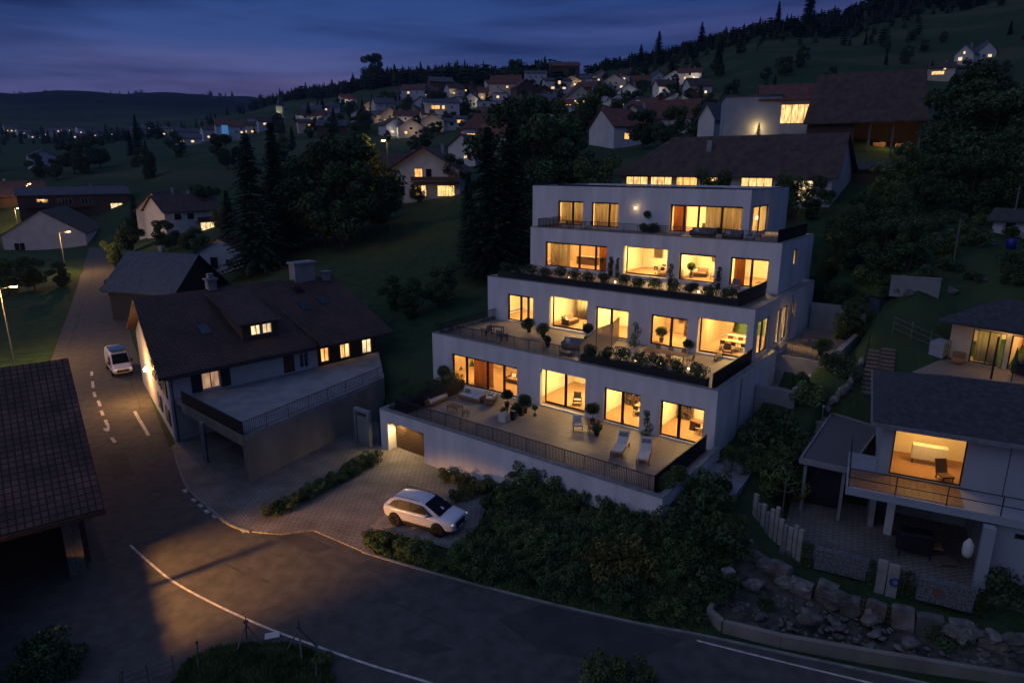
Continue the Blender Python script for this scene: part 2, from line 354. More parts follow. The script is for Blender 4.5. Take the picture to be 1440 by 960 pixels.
FARM_O = at(248, 622, 0)
kerb_px = [(246, 640), (262, 684), (290, 712), (322, 737), (352, 748)]
east_px = [(440, 746), (510, 776), (600, 803), (700, 830), (800, 855), (900, 877), (985, 893), (1100, 918), (1250, 950), (1440, 992), (1650, 1040)]
road_poly = px2([(126, 347), (117, 375), (108, 405), (96, 440), (72, 505), (20, 560), (-60, 640)]) + [(-44, 30), (-44, 2), (40, 2), (60, 14)] \
    + px2(list(reversed(east_px))) + px2([(395, 752)]) + px2(list(reversed(kerb_px))) + px2([(238, 628), (214, 566), (196, 505), (186, 478), (178, 440), (171, 400), (158, 347)])
TW0 = at(352, 680, 0); 
pave_poly = px2(kerb_px) + px2([(395, 752), (440, 746), (510, 776), (528, 781)]) + px2([(512, 752), (545, 742), (600, 764), (650, 770), (672, 742), (690, 700)]) \
    + [tuple(W(-27, 33.1)[:2]), tuple(W(-33.6, 33.1)[:2]), tuple(W(-33.6, 34.8)[:2]), tuple(W(-37.9, 34.8)[:2]), tuple(W(-37.9, 33.1)[:2]), tuple(W(-38.9, 33.1)[:2]), (-11.8, 55.0), (-14, 60), (-22, 62), (-27.6, 51)] + px2([(240, 630)])
pave_in = list(reversed(pave_poly))

def tier_floor(s, t):
    f = np.full(len(s), 1e9)
    f = np.where((s > -38.9) & (s < -14.4) & (t > 33.0), 2.6, f)
    f = np.where((s > -41.3) & (s < -14.9) & (t > 42.0), 2.6, f)
    f = np.where((s > -41.9) & (s < -15.6) & (t > 50.7), 6.7, f)
    f = np.where((s > -43.1) & (s < -16.4) & (t > 59.6), 10.9, f)
    f = np.where((s > -46.6) & (s < -21.3) & (t > 65), 14.9, f)
    return np.where(t > 76.8, 1e9, f)
RZL0 = math.atan2(-.465, .885); LP0 = lambda x, y: (18.18 + math.cos(RZL0) * x - math.sin(RZL0) * y, 32.99 + math.sin(RZL0) * x + math.cos(RZL0) * y)
W2 = lambda s, t: tuple(W(s, t)[:2])
flat_zones = [(road_poly, -.05, 3.0), (pave_poly, -.05, 1.5), ([W2(-15.4, 55.4), W2(-10.8, 55.4), W2(-10.8, 67), W2(-15.4, 67)], 6.4, 2.2), ([W2(-14.7, 50.6), W2(-12.2, 50.6), W2(-12.2, 54.6), W2(-14.7, 54.6)], 4.3, .8), ([LP0(-3.2, .6), LP0(-1.2, -1.0), LP0(13, -1.0), LP0(13, 7.3), LP0(2, 12), LP0(-1.2, 13.2), LP0(-3, 5)], .78, 1.0)]
def ground(x, y):
    x = np.atleast_1d(np.asarray(x, float)); y = np.atleast_1d(np.asarray(y, float))
    z = rbf(x, y); P = np.stack([x, y], 1)
    r = np.hypot(x, y); near = np.clip((r - 60) / 200, 0, 1)
    z = z + near * (np.sin(x * .071 + 1) * np.sin(y * .053) * .8 + np.sin(x * .021) * np.sin(y * .017 + 2) * 2 * np.clip((r - 250) / 400, 0, 4))
    z = z + .06 * np.sin(x * 1.3) * np.sin(y * 1.1 + .5)
    for poly, zf, bl in flat_zones:
        d = poly_dist(P, poly); k = np.clip(1 - d / bl, 0, 1); k = k * k * (3 - 2 * k); z = z * (1 - k) + zf * k
    s = x * E1.x + y * E1.y; t = x * E2.x + y * E2.y
    return np.minimum(z, tier_floor(s, t))
def gz(x, y): return float(ground(x, y)[0])
def hit(px, py, k0=14, k1=160, n=1200):
    """where the view ray of a photo pixel meets the terrain"""
    r = ray(px, py); ks = np.linspace(k0, k1, n); z = ground(r[0] * ks, r[1] * ks); b = np.nonzero(CAMZ + r[2] * ks < z)[0]
    k = ks[b[0]] if len(b) else k1
    return Vector((r[0] * k, r[1] * k, CAMZ + r[2] * k))
def G(px, d):
    """ground point in the photo column px at depth d"""
    p = atd(px, 480, d); return Vector((p.x, d, gz(p.x, d)))

na, nr = 460, 330
az = np.linspace(R(-115), R(115), na); rr = 6 * (4200 / 6) ** np.linspace(0, 1, nr)
A, RR = np.meshgrid(az, rr); X = (RR * np.sin(A)).ravel(); Y = (RR * np.cos(A)).ravel(); Z = ground(X, Y)
idx = np.arange(na * nr).reshape(nr, na)
F = np.stack([idx[:-1, :-1], idx[:-1, 1:], idx[1:, 1:], idx[1:, :-1]], -1).reshape(-1, 4)[:, ::-1]
me = bpy.data.meshes.new('ground'); me.from_pydata(np.stack([X, Y, Z], 1).tolist(), [], F.tolist()); me.update()
me.polygons.foreach_set('use_smooth', [True] * len(me.polygons))

def ground_mat():
    m, nt, b = nodes_of('grass_ground'); L = nt.links.new; N = nt.nodes.new
    tc = N('ShaderNodeTexCoord')
    def noise(sc, det, lo, hi, st=None):
        n = N('ShaderNodeTexNoise'); n.inputs['Scale'].default_value = sc; n.inputs['Detail'].default_value = det
        v = tc.outputs['Object']
        if st: mp = N('ShaderNodeMapping'); mp.inputs['Scale'].default_value = st; L(v, mp.inputs[0]); v = mp.outputs[0]
        L(v, n.inputs['Vector']); r = N('ShaderNodeMapRange'); r.inputs[1].default_value = lo; r.inputs[2].default_value = hi; L(n.outputs['Fac'], r.inputs[0]); return r.outputs[0]
    def mix(f, a, bb):
        x = N('ShaderNodeMix'); x.data_type = 'RGBA'; L(f, x.inputs[0])
        for k, c in ((6, a), (7, bb)):
            if isinstance(c, tuple): x.inputs[k].default_value = (*c, 1)
            else: L(c, x.inputs[k])
        return x.outputs[2]
    c = mix(noise(.9, 8, .35, .65), (.025, .053, .022), (.045, .082, .033))
    c = mix(noise(.06, 5, .5, .68), c, (.068, .092, .035))
    c = mix(noise(.012, 3, .52, .62, (.6, 2.4, 1)), c, (.036, .066, .03))
    c = mix(noise(.25, 6, .62, .75), c, (.035, .03, .02))
    zs_ = N('ShaderNodeSeparateXYZ'); L(tc.outputs['Object'], zs_.inputs[0]); fr_ = N('ShaderNodeMapRange'); fr_.inputs[1].default_value = 190; fr_.inputs[2].default_value = 260; L(zs_.outputs['Y'], fr_.inputs[0])
    fb = N('ShaderNodeMath'); fb.operation = 'MULTIPLY'; L(fr_.outputs[0], fb.inputs[0]); L(noise(1.0, 3, .54, .60, (.004, .004, .11)), fb.inputs[1]); c = mix(fb.outputs[0], c, (.07, .09, .042))
    # wooded cover of the hills across the valley
    sp = N('ShaderNodeSeparateXYZ'); L(tc.outputs['Object'], sp.inputs[0]); wr = N('ShaderNodeMapRange'); wr.inputs[1].default_value = 1050; wr.inputs[2].default_value = 1500; L(sp.outputs['Y'], wr.inputs[0])
    clr = N('ShaderNodeMath'); clr.operation = 'MULTIPLY'; L(wr.outputs[0], clr.inputs[0]); L(noise(.004, 5, .72, .60, (1, 2.2, 1)), clr.inputs[1])
    c = mix(clr.outputs[0], c, (.006, .013, .012))
    L(c, b.inputs['Base Color']); b.inputs['Roughness'].default_value = .95; b.inputs['Specular IOR Level'].default_value = .1
    n = N('ShaderNodeTexNoise'); n.inputs['Scale'].default_value = 5; n.inputs['Detail'].default_value = 8; L(tc.outputs['Object'], n.inputs['Vector'])
    bp = N('ShaderNodeBump'); bp.inputs['Strength'].default_value = .8; bp.inputs['Distance'].default_value = .15; L(n.outputs['Fac'], bp.inputs['Height']); L(bp.outputs[0], b.inputs['Normal'])
    return m
me.materials.append(ground_mat())
tag(link(bpy.data.objects.new('ground', me)), 'grassy hillside rising from the road to the wooded ridge', kind='structure')

# ------------------------------------------------------------------ road, paving, kerbs, markings
def sheet(name, poly, z, m, label, thick=0.0):
    mb = MB()
    me = bpy.data.meshes.new(name); bm = bmesh.new()
    vs = [bm.verts.new((p[0], p[1], z)) for p in poly]; f = bm.faces.new(vs); f.normal_update()
    if f.normal.z < 0: f.normal_flip()
    if thick:
        r = bmesh.ops.extrude_face_region(bm, geom=[f]); bmesh.ops.translate(bm, verts=[v for v in r['geom'] if isinstance(v, bmesh.types.BMVert)], vec=(0, 0, thick))
        bmesh.ops.recalc_face_normals(bm, faces=bm.faces)
    bmesh.ops.triangulate(bm, faces=bm.faces)
    bm.to_mesh(me); bm.free(); me.materials.append(m)
    return tag(link(bpy.data.objects.new(name, me)), label, kind='structure')
sheet('road', road_poly, 0.0, M['asphalt'], 'asphalt road curving past the white farmhouse')
sheet('driveway', pave_poly, -.2, M['paver'], 'block paved forecourt in front of the garage', .28)
patch = px2([(700, 870), (760, 850), (900, 880), (960, 900), (880, 935), (760, 915)])
sheet('asphalt_patch', patch, .004, M['asphalt2'], 'darker repaired strip of asphalt')
sheet('asphalt_patch', px2([(372, 747), (400, 738), (470, 770), (440, 778)]), .004, M['asphalt2'], 'repaired asphalt patch at the forecourt edge')

sheet('asphalt_patch', px2([(560, 905), (600, 898), (640, 912), (600, 921)]), .004, M['asphalt2'], 'small square asphalt repair on the near lane')
sheet('asphalt_patch', px2([(150, 640), (176, 636), (190, 668), (160, 676)]), .004, M['asphalt2'], 'asphalt repair in the lane before the barn')
def strip(mb, pts, w, z, h=0.0):
    """ribbon of width w along a polyline (a box profile when h > 0)"""
    P = [Vector((p[0], p[1])) for p in pts]; n = len(P); Lf = []; Rt = []
    for i in range(n):
        d = (P[min(i + 1, n - 1)] - P[max(i - 1, 0)]).normalized(); q = Vector((-d.y, d.x)) * w / 2
        Lf.append(P[i] + q); Rt.append(P[i] - q)
    for i in range(n - 1):
        a, b, c, d = Rt[i], Rt[i + 1], Lf[i + 1], Lf[i]
        if h: mb.hexa([(*a, z), (*b, z), (*c, z), (*d, z), (*a, z + h), (*b, z + h), (*c, z + h), (*d, z + h)])
        else: mb.add([(*a, z), (*b, z), (*c, z), (*d, z)], [(0, 1, 2, 3)])
def smooth_line(pts, k=6):
    out = []; P = [Vector(p) for p in pts]
    for i in range(len(P) - 1):
        p0 = P[max(i - 1, 0)]; p1 = P[i]; p2 = P[i + 1]; p3 = P[min(i + 2, len(P) - 1)]
        for j in range(k):
            t = j / k; out.append(.5 * ((2 * p1) + (p2 - p0) * t + (2 * p0 - 5 * p1 + 4 * p2 - p3) * t * t + (3 * p1 - p0 - 3 * p2 + p3) * t ** 3))
    return out + [P[-1]]
mb = MB(); strip(mb, smooth_line(px2(kerb_px)), .16, -.1, .21)
tag(mb.build('kerb', M['kerb']), 'kerb stones round the paved corner', kind='structure')
mb = MB(); strip(mb, smooth_line(px2(east_px[1:])), .14, -.1, .17)
tag(mb.build('kerb', M['kerb']), 'low kerb between the road and the shrub bank', kind='structure')
mb = MB(); strip(mb, smooth_line(px2([(183, 766), (212, 792), (245, 818), (300, 848), (370, 880), (440, 906), (520, 934), (600, 958), (700, 990)])), .13, .004)
tag(mb.build('road_marking', M['linepaint']), 'thin white edge line curving across the asphalt', kind='structure')
mb = MB()
for x0, y0, x1, y1 in ((129, 522, 129, 528), (130, 536, 131, 545), (132, 551, 134, 558), (138, 563, 141, 571), (142, 577, 145, 584), (148, 590, 151, 597), (157, 615, 162, 622), (189, 578, 209, 612)):
    strip(mb, px2([(x0, y0), (x1, y1)]), .26, .004)
strip(mb, px2([(146, 603), (152, 606)]), .2, .004); strip(mb, px2([(152, 606), (152, 597)]), .2, .006); strip(mb, px2([(150, 604.5), (146.5, 601.5)]), .2, .008)
tag(mb.build('road_marking', M['linepaint']), 'dashed white cycle lane marking with a chevron beside the farmhouse', kind='structure')
mb = MB()
for x, y in ((262, 687), (275, 700), (284, 708), (293, 716), (304, 722.5), (317, 729), (331, 736), (344, 743)):
    a = at(x - 1.5, y + 2.5, 0); d = Vector((1, -1.05, 0)).normalized()
    strip(mb, [(a - d * .28)[:2], (a + d * .28)[:2]], .3, .004)
tag(mb.build('road_marking', M['linepaint']), 'row of short white blocks painted along the kerb', kind='structure')
mb = MB(); strip(mb, smooth_line(px2([(980, 900), (1100, 930), (1250, 966), (1400, 1005)])), .12, .004)
tag(mb.build('road_marking', M['linepaint']), 'pale edge line below the garden wall', kind='structure')
mb = MB(); strip(mb, smooth_line(px2([(430, 782), (480, 790), (540, 806), (600, 826), (700, 855)])), .05, .004); strip(mb, smooth_line(px2([(131, 375), (128, 395), (118, 425), (108, 455), (95, 490)])), .16, .004)
strip(mb, px2([(198, 577), (194, 560), (186, 545), (182, 520)]), .1, .004)
mb2 = MB()
for x, y, w, l_ in ((392, 752, .5, 1.1), (300, 783, .12, 1.2), (326, 797, .14, 1.3), (345, 806, .12, 1.0), (372, 816, .18, .8), (610, 872, .1, 1.8), (560, 850, .1, 1.5), (850, 905, .12, 2.0)):
    a = at(x, y, 0); d = Vector((.86, -.5)); strip(mb2, [Vector(a[:2]) - d * l_ / 2, Vector(a[:2]) + d * l_ / 2], w, .006)
tag(mb2.build('tar_stain', M['asphalt2']), 'dark tar stains along the lane', kind='structure')
for k_, (x, y) in enumerate(((192, 600), (470, 870))):
    a = at(x, y, 0); mb2 = MB(); mb2.lathe([(.36, .002), (.36, .008)], 20, (a.x, a.y, 0)); tag(mb2.build('manhole_cover', M['asphalt2']), ('round manhole cover in the lane beside the farmhouse', 'round manhole cover in the middle of the lit road')[k_], 'manhole cover')
tag(mb.build('tar_seam', M['asphalt2']), 'dark tar seams in the asphalt', kind='structure')
# green paving grid under the car
# ------------------------------------------------------------------ the terraced apartment house
B = thing('terrace_house', 'white terraced apartment building of stepped storeys with glowing windows', 'apartment building', W(-28, 33, 0), ROT_B)
LX = lambda s: s + 28
LY = lambda t: t - 33
def lamp(name, loc, power, col=WARM, size=0.15, parent=None, kind='POINT', spot=None, rot=None, sx=None, sy=None):
    ld = bpy.data.lights.new(name, kind); ld.energy = power; ld.color = col
    if kind == 'AREA': ld.shape = 'RECTANGLE'; ld.size = sx or size; ld.size_y = sy or size
    elif kind == 'SUN': pass
    else: ld.shadow_soft_size = size
    if kind == 'SPOT': ld.spot_size = R(spot or 100); ld.spot_blend = .6
    o = link(bpy.data.objects.new(name, ld)); o.location = loc
    if rot: o.rotation_euler = rot
    if parent is not None: o.parent = parent
    return o

TIERS = [  # s0, s1, front t, back t, floor z, top z, side holes (t0,t1,z0,z1)
    (-41.4, -14.8, 42.0, 58.0, 3.10, 7.42),
    (-42.0, -15.5, 50.7, 68.0, 7.20, 11.42),
    (-43.2, -16.5, 59.6, 70.0, 11.40, 15.60),
    (-46.7, -21.2, 64.8, 77.0, 15.40, 19.86)]
# window openings: s0, s1, z0, z1, list of mullion s, reveal depth
WIN = [
    [(-39.05, -31.72, 3.22, 5.9, (-37.43, -35.05, -33.24), .18), (-29.4, -25.15, 3.22, 6.25, (-27.4,), .75), (-23.5, -20.45, 3.22, 5.92, (-21.97,), .18), (-18.88, -15.62, 3.22, 5.92, (-17.48,), .18)],
    [(-39.5, -36.4, 7.32, 9.95, (-37.95, -37.1), .18), (-34.5, -30.4, 7.32, 10.3, (), .6), (-29.5, -26.25, 7.32, 9.95, (-27.97,), .18), (-24.1, -20.85, 7.32, 9.95, (-22.3,), .18), (-19.95, -16.05, 7.32, 10.25, (), .5)],
    [(-41.2, -33.6, 11.52, 14.15, (-36.95, -34.98), .18), (-31.7, -27.0, 11.52, 14.35, (), .7), (-25.75, -22.25, 11.52, 14.1, (), .18), (-20.85, -17.45, 11.52, 14.12, (-18.95,), .18)],
    [(-43.1, -39.75, 15.52, 18.22, (-41.2,), .18), (-38.65, -35.3, 15.52, 18.2, (-36.5,), .18), (-29.35, -21.9, 15.52, 18.25, (-27.9, -26.4, -24.0), .3)]]
SIDE = [[], [(51.7, 54.6, 7.5, 10.3), (56.7, 58.0, 7.3, 10.4), (58.5, 59.9, 7.3, 10.4), (61.0, 62.1, 9.0, 10.4)], [(63.6, 64.9, 13.2, 14.7)], [(65.6, 70.5, 15.6, 18.3)]]

def window(parent, s0, s1, z0, z1, t, mull, name='window', axis='x', fm=None):
    """frame with its glass; axis 'x' lies along the facade, 'y' along the side wall"""
    f = MB(); g = MB(); w = .105; dp = .1
    def bx(m, a, b, c, d, e0, e1):
        if axis == 'x': m.box(LX(a), LX(b), LY(t + e0), LY(t + e1), c, d)
        else: m.box(LX(t + e0), LX(t + e1), LY(a), LY(b), c, d)
    bx(f, s0, s1, z0, z0 + w, 0, dp); bx(f, s0, s1, z1 - w * 1.6, z1, 0, dp)
    bx(f, s0, s0 + w, z0 + w, z1 - w * 1.6, 0, dp); bx(f, s1 - w, s1, z0 + w, z1 - w * 1.6, 0, dp)
    for m in mull: bx(f, m - w, m + w, z0 + w, z1 - w * 1.6, -.005, dp - .005)
    o = f.build(name, fm or M['frame'], parent)
    bx(g, s0 + w, s1 - w, z0 + w, z1 - w * 1.6, .04, .05)
    g.build('pane', M['glass'], o)
    return o

WALL = .34
for k, (s0, s1, t0, t1, zf, zt) in enumerate(TIERS):
    holes = [(LX(a), LX(b), c, d) for a, b, c, d, _, _ in WIN[k]]
    mb = MB()
    zb = zf - .6 if k else zf - 3.6
    wall_grid(mb, LX(s0), LX(s1), zb, zt, holes, LY(t0), LY(t0 + WALL))
    hs = [(LY(a), LY(b), c, d) for a, b, c, d in SIDE[k]]
    wall_grid(mb, LY(t0 + WALL), LY(t1), zb, zt, hs, LX(s1), LX(s1 - WALL), axis='y')
    wall_grid(mb, LY(t0 + WALL), LY(t1), zb, zt, [], LX(s0 + WALL), LX(s0), axis='y')
    mb.box(LX(s0 + WALL), LX(s1 - WALL), LY(t1 - WALL), LY(t1), zb, zt)
    mb.build('storey_wall', M['render'], B)
    # deep reveals of the recessed openings are lined by side cheeks
    # roof / terrace slab
    top = zt - .22
    mb = MB(); mb.box(LX(s0 + WALL), LX(s1 - WALL), LY(t0 + WALL), LY(t1 - WALL), top - .4, top)
    if k < 3: mb.build('terrace_floor', M['terrace'], B)
    else: mb.build('flat_roof', M['roofgravel'], B)
    # parapet capping, metal
    cap = MB()
    cap.box(LX(s0) - .02, LX(s1) + .02, LY(t0) - .03, LY(t0 + WALL), zt, zt + .035)
    cap.box(LX(s1 - WALL), LX(s1) + .02, LY(t0 + WALL), LY(t1), zt, zt + .035); cap.box(LX(s0) - .02, LX(s0 + WALL), LY(t0 + WALL), LY(t1), zt, zt + .035)
    cap.build('parapet_cap', M['darkmetal'] if k == 3 else M['kerb'], B)
    for a, b, c, d, mu, dep in WIN[k]: window(B, a, b, c, d, t0 + dep, mu)
for k, lst in enumerate(SIDE):
    for a, b, c, d in lst: window(B, a, b, c, d, TIERS[k][1] - .2, ((a + b) / 2,) if b - a > 2 else (), axis='y')

# interiors: floor, ceiling, inner walls; each storey cut into rooms, each room with its ceiling lamps
ROOMS = [
    [(-41.0, -30.6, 5.6, 150), (-30.4, -24.4, 6.5, 150), (-24.2, -19.7, 4.6, 105), (-19.5, -15.2, 4.4, 100)],
    [(-41.6, -35.6, 4.6, 120), (-35.4, -29.95, 5.8, 125), (-29.8, -25.3, 4.2, 95), (-25.1, -20.3, 5.0, 110), (-20.1, -15.9, 11.4, 210)],
    [(-42.8, -32.7, 5.0, 170), (-32.5, -26.4, 5.6, 135), (-26.2, -21.6, 4.8, 115), (-21.4, -16.9, 5.6, 110)],
    [(-46.3, -39.25, 4.8, 120), (-39.05, -31.5, 4.8, 130), (-31.3, -21.6, 5.4, 175)]]
IN_LAMPS = []
fl = MB(); ce = MB(); iw = MB(); gl = MB(); iw2 = MB(); BROWN = {(1, 3), (1, 4), (2, 0), (0, 0)}; rk = random.Random(4)
for k, rooms in enumerate(ROOMS):
    s0, s1, t0, t1, zf, zt = TIERS[k]; zc = zt - .75; ti = t0 + WALL + .01
    for ri, (a, b, dep, pw) in enumerate(rooms):
        pw *= rk.uniform(.8, 1.2)
        fl.box(LX(a), LX(b), LY(ti - .02), LY(ti + dep), zf - .12, zf + .1)
        ce.box(LX(a), LX(b), LY(ti), LY(ti + dep), zc, zc + .1)
        (iw2 if (k, ri) in BROWN else iw).box(LX(a) - .1, LX(b) + .1, LY(ti + dep), LY(ti + dep + .12), zf, zc)
        (iw2 if (k, ri) in BROWN else iw).box(LX(a) - .1, LX(a), LY(ti), LY(ti + dep), zf, zc)
        if k == 0 or b < s1 - 1: iw.box(LX(b), LX(b) + .1, LY(ti), LY(ti + dep), zf, zc)
        n = 2 if b - a > 6.5 or dep > 9 else 1
        for i in range(n):
            xs = a + (b - a) * ((i + .5) / n if dep < 9 else .5); dep_ = dep; dep0 = dep * .42 if dep_ < 9 else (2.6, 8.6)[i]
            gl.box(LX(xs - .45), LX(xs + .45), LY(ti + dep0), LY(ti + dep0 + .25), zc - .05, zc - .004)
            IN_LAMPS.append(lamp('ceiling_light', (LX(xs), LY(ti + dep0 + .12), zc - .09), pw / n * 6.4, WARM, parent=B, kind='AREA', sx=1.6, sy=1.2))
fl.build('interior_floor', M['parquet'], B); ce.build('interior_ceiling', M['ceiling'], B); iw.build('interior_wall', M['render_in'], B); iw2.build('panelled_wall', M['panelwood'], B); gl.build('ceiling_lamp', M['ceilglow'], B)

# base storey with the garage
gs0, gs1, gt0 = -38.6, -14.35, 33.0
GD = (-37.75, -33.75, -.1, 2.55)
mb = MB(); wall_grid(mb, LX(gs0), LX(gs1), -.6, 3.42, [(LX(GD[0]), LX(GD[1]), GD[2], GD[3])], LY(gt0), LY(gt0 + .35))
wall_grid(mb, LY(gt0 + .35), LY(41.99), -.6, 3.42, [], LX(gs0), LX(gs0 + .35), axis='y')
wall_grid(mb, LY(gt0 + .35), LY(41.99), -.6, 3.42, [], LX(gs1 - .35), LX(gs1), axis='y')
mb.build('retaining_wall', M['render'], B)
mb = MB(); mb.box(LX(gs0) - .03, LX(gs1) + .03, LY(gt0) - .04, LY(gt0 + .36), 3.42, 3.47); mb.box(LX(gs1 - .36), LX(gs1) + .03, LY(gt0 + .36), LY(42), 3.42, 3.47)
mb.box(LX(gs0) - .03, LX(gs0 + .36), LY(gt0 + .36), LY(42), 3.42, 3.47)
mb.build('parapet_cap', M['kerb'], B)
mb = MB(); mb.box(LX(gs0 + .35), LX(gs1 - .35), LY(gt0 + .35), LY(41.995), 2.75, 3.12); mb.build('terrace_floor', M['terrace'], B)
mb = MB()  # garage recess: jambs and soffit
mb.box(LX(GD[0] - .2), LX(GD[0]), LY(gt0 + .35), LY(gt0 + 1.3), -.3, 2.75); mb.box(LX(GD[1]), LX(GD[1] + .2), LY(gt0 + .35), LY(gt0 + 1.3), -.3, 2.75)
mb.box(LX(GD[0]), LX(GD[1]), LY(gt0 + .35), LY(gt0 + 1.3), 2.55, 2.74)
mb.build('garage_recess', M['render'], B)
mb = MB()
for i in range(10): mb.box(LX(GD[0]), LX(GD[1]), LY(gt0 + .85), LY(gt0 + .9), -.1 + i * .265, -.1 + i * .265 + .25)
mb.box(LX(GD[0]), LX(GD[1]), LY(gt0 + .905), LY(gt0 + .95), -.1, 2.55)
mb.build('garage_door', mat('bronze_garage_door', (.10, .06, .035), .5, .12, 1.5, metal=.2), B)
mb = MB(); mb.lathe([(.09, 0), (.09, .03)], 12, (LX(-37.0), LY(gt0 + .55), 2.515)); mb.lathe([(.09, 0), (.09, .03)], 12, (LX(-35.4), LY(gt0 + .55), 2.515)); mb.build('soffit_lamp', M['ceilglow'], B)
lamp('garage_light', (LX(-37.1), LY(gt0 + .5), 2.45), 260, (1, .66, .26), .1, B, 'SPOT', 165, rot=(R(-18), R(-16), 0))
lamp('garage_light', (LX(-35.4), LY(gt0 + .4), 2.45), 200, (1, .66, .26), .1, B, 'SPOT', 165, rot=(R(-35), 0, 0))

# railings
def railing(a, b, z, h=1.05, name='railing', parent=B, gap=.115, m=None):
    """a,b local xy; top and bottom rail, posts and slim balusters in one mesh"""
    a = Vector((*a, 0)); b = Vector((*b, 0)); d = b - a; n = max(1, int(d.length / gap)); rz = math.atan2(d.y, d.x); u = d.normalized()
    mb = MB(); c = (a + b) / 2
    mb.obox((c.x, c.y, z + h), (d.length, .05, .04), rz); mb.obox((c.x, c.y, z + .1), (d.length, .04, .03), rz)
    for i in range(n + 1):
        p = a + d * (i / n); w = .024
        if i % 13 == 0: mb.obox((p.x, p.y, z + h / 2), (.045, .045, h), rz)
        else: mb.obox((p.x, p.y, z + h / 2 + .05), (w, .03, h - .1), rz)
    return mb.build(name, m or M['railmetal'], parent)
def screen(a, b, z, h=1.15, name='side_screen', parent=B, m=None, th=.05):
    a = Vector((*a, 0)); b = Vector((*b, 0)); d = b - a; c = (a + b) / 2
    mb = MB(); mb.obox((c.x, c.y, z + h / 2), (d.length, th, h), math.atan2(d.y, d.x)); mb.obox((c.x, c.y, z + h + .02), (d.length, th + .04, .04), math.atan2(d.y, d.x))
    return mb.build(name, m or M['darkmetal'], parent)
P = lambda s, t: (LX(s), LY(t))
railing(P(gs0 + .55, gt0 + .62), P(-15.2, gt0 + .62), 3.12, 1.2)
screen(P(-15.2, gt0 + .62), P(-15.2, 41.6), 3.12, 1.2)
railing(P(-41.5, 51.3 - 8.7), P(-26.6, 42.62), 7.2, 1.1)
railing(P(-40.9, 42.62), P(-40.9, 50.6), 7.2, 1.1)
screen(P(-15.45, 42.62), P(-15.45, 50.6), 7.2, 1.15)
screen(P(-17.2, 51.3), P(-17.2, 58.5), 11.2, 1.2)
railing(P(-42.6, 60.2), P(-17.1, 60.2), 15.38, 1.1)
railing(P(-42.6, 60.2), P(-42.6, 64.7), 15.38, 1.1)
screen(P(-17.1, 60.2), P(-17.1, 69.5), 15.38, 1.25)
# glazed privacy screen on the second terrace
mb = MB(); fr = MB()
pts = [(-27.05, 50.6), (-26.4, 48.2), (-26.4, 45.6), (-26.4, 43.0)]
hh = [2.1, 2.1, 2.1, 1.35]
for i in range(3):
    a = P(*pts[i]); b = P(*pts[i + 1])
    mb.add([(a[0], a[1], 7.25), (b[0], b[1], 7.25), (b[0], b[1], 7.2 + hh[i + 1]), (a[0], a[1], 7.2 + hh[i])], [(0, 1, 2, 3)])
    fr.tube((a[0], a[1], 7.2), (a[0], a[1], 7.2 + hh[i]), .025); fr.tube((a[0], a[1], 7.2 + hh[i]), (b[0], b[1], 7.2 + hh[i + 1]), .02)
fr.tube((*P(*pts[3]), 7.2), (*P(*pts[3]), 7.2 + hh[3]), .025)
o = fr.build('privacy_screen', M['frame'], B); mb.build('screen_glass', M['frost'], o)
# wall lamp on the top storey
mb = MB(); mb.lathe([(.02, -.1), (.075, -.06), (.09, 0), (.075, .06), (.02, .1)], 14, (LX(-33.2), LY(64.62), 17.75)); mb.build('wall_lamp', M['lampglow2'], B, True)
lamp('wall_light', (LX(-33.2), LY(64.4), 17.75), 7, WARM, .12, B)
# roof plant: chimney vents and solar rows on the flat roof
mb = MB()
for s in (-44, -40, -36, -32, -28): mb.box(LX(s), LX(s + 3.2), LY(66), LY(67.1), 19.75, 19.95)
mb.build('solar_panel', M['glassdark'], B)
# entrance court on the side: patio slab with low wall, light well
mb = MB(); mb.box(LX(-15.4), LX(-10.9), LY(55.4), LY(67), 5.0, 6.9); mb.build('side_patio', M['terrace'], B)
mb = MB(); mb.box(LX(-10.9), LX(-10.5), LY(55.0), LY(67), 4.6, 7.5); mb.box(LX(-15.3), LX(-10.9), LY(55.0), LY(55.4), 4.6, 7.0); mb.box(LX(-15.3), LX(-10.5), LY(67), LY(67.4), 4.6, 9.4); mb.build('patio_wall', M['concrete2'], B)
railing(P(-15.2, 55.3), P(-11, 55.3), 7.0, 1.0)
mb = MB(); mb.box(LX(-14.75), LX(-11.8), LY(50.0), LY(50.35), 2.6, 5.75); mb.box(LX(-12.15), LX(-11.8), LY(50.35), LY(55), 2.6, 5.9); mb.box(LX(-14.75), LX(-12.15), LY(50.35), LY(55), 4.2, 4.6)
mb.build('light_well', M['concrete2'], B)
lamp('side_light', (LX(-14.9), LY(58.2), 9.4), 10, WARM, .1, B)

for k_, (s_, t_, za, zb) in enumerate(((-41.46, 42.6, 3.2, 7.3), (-42.06, 51.3, 7.3, 11.3), (-14.72, 46.5, 3.2, 7.2), (-15.42, 60.6, 7.2, 11.2))):
    mb = MB(); mb.tube((LX(s_), LY(t_), za), (LX(s_), LY(t_), zb), .045); mb.build('downpipe', M['pot_grey'], B)
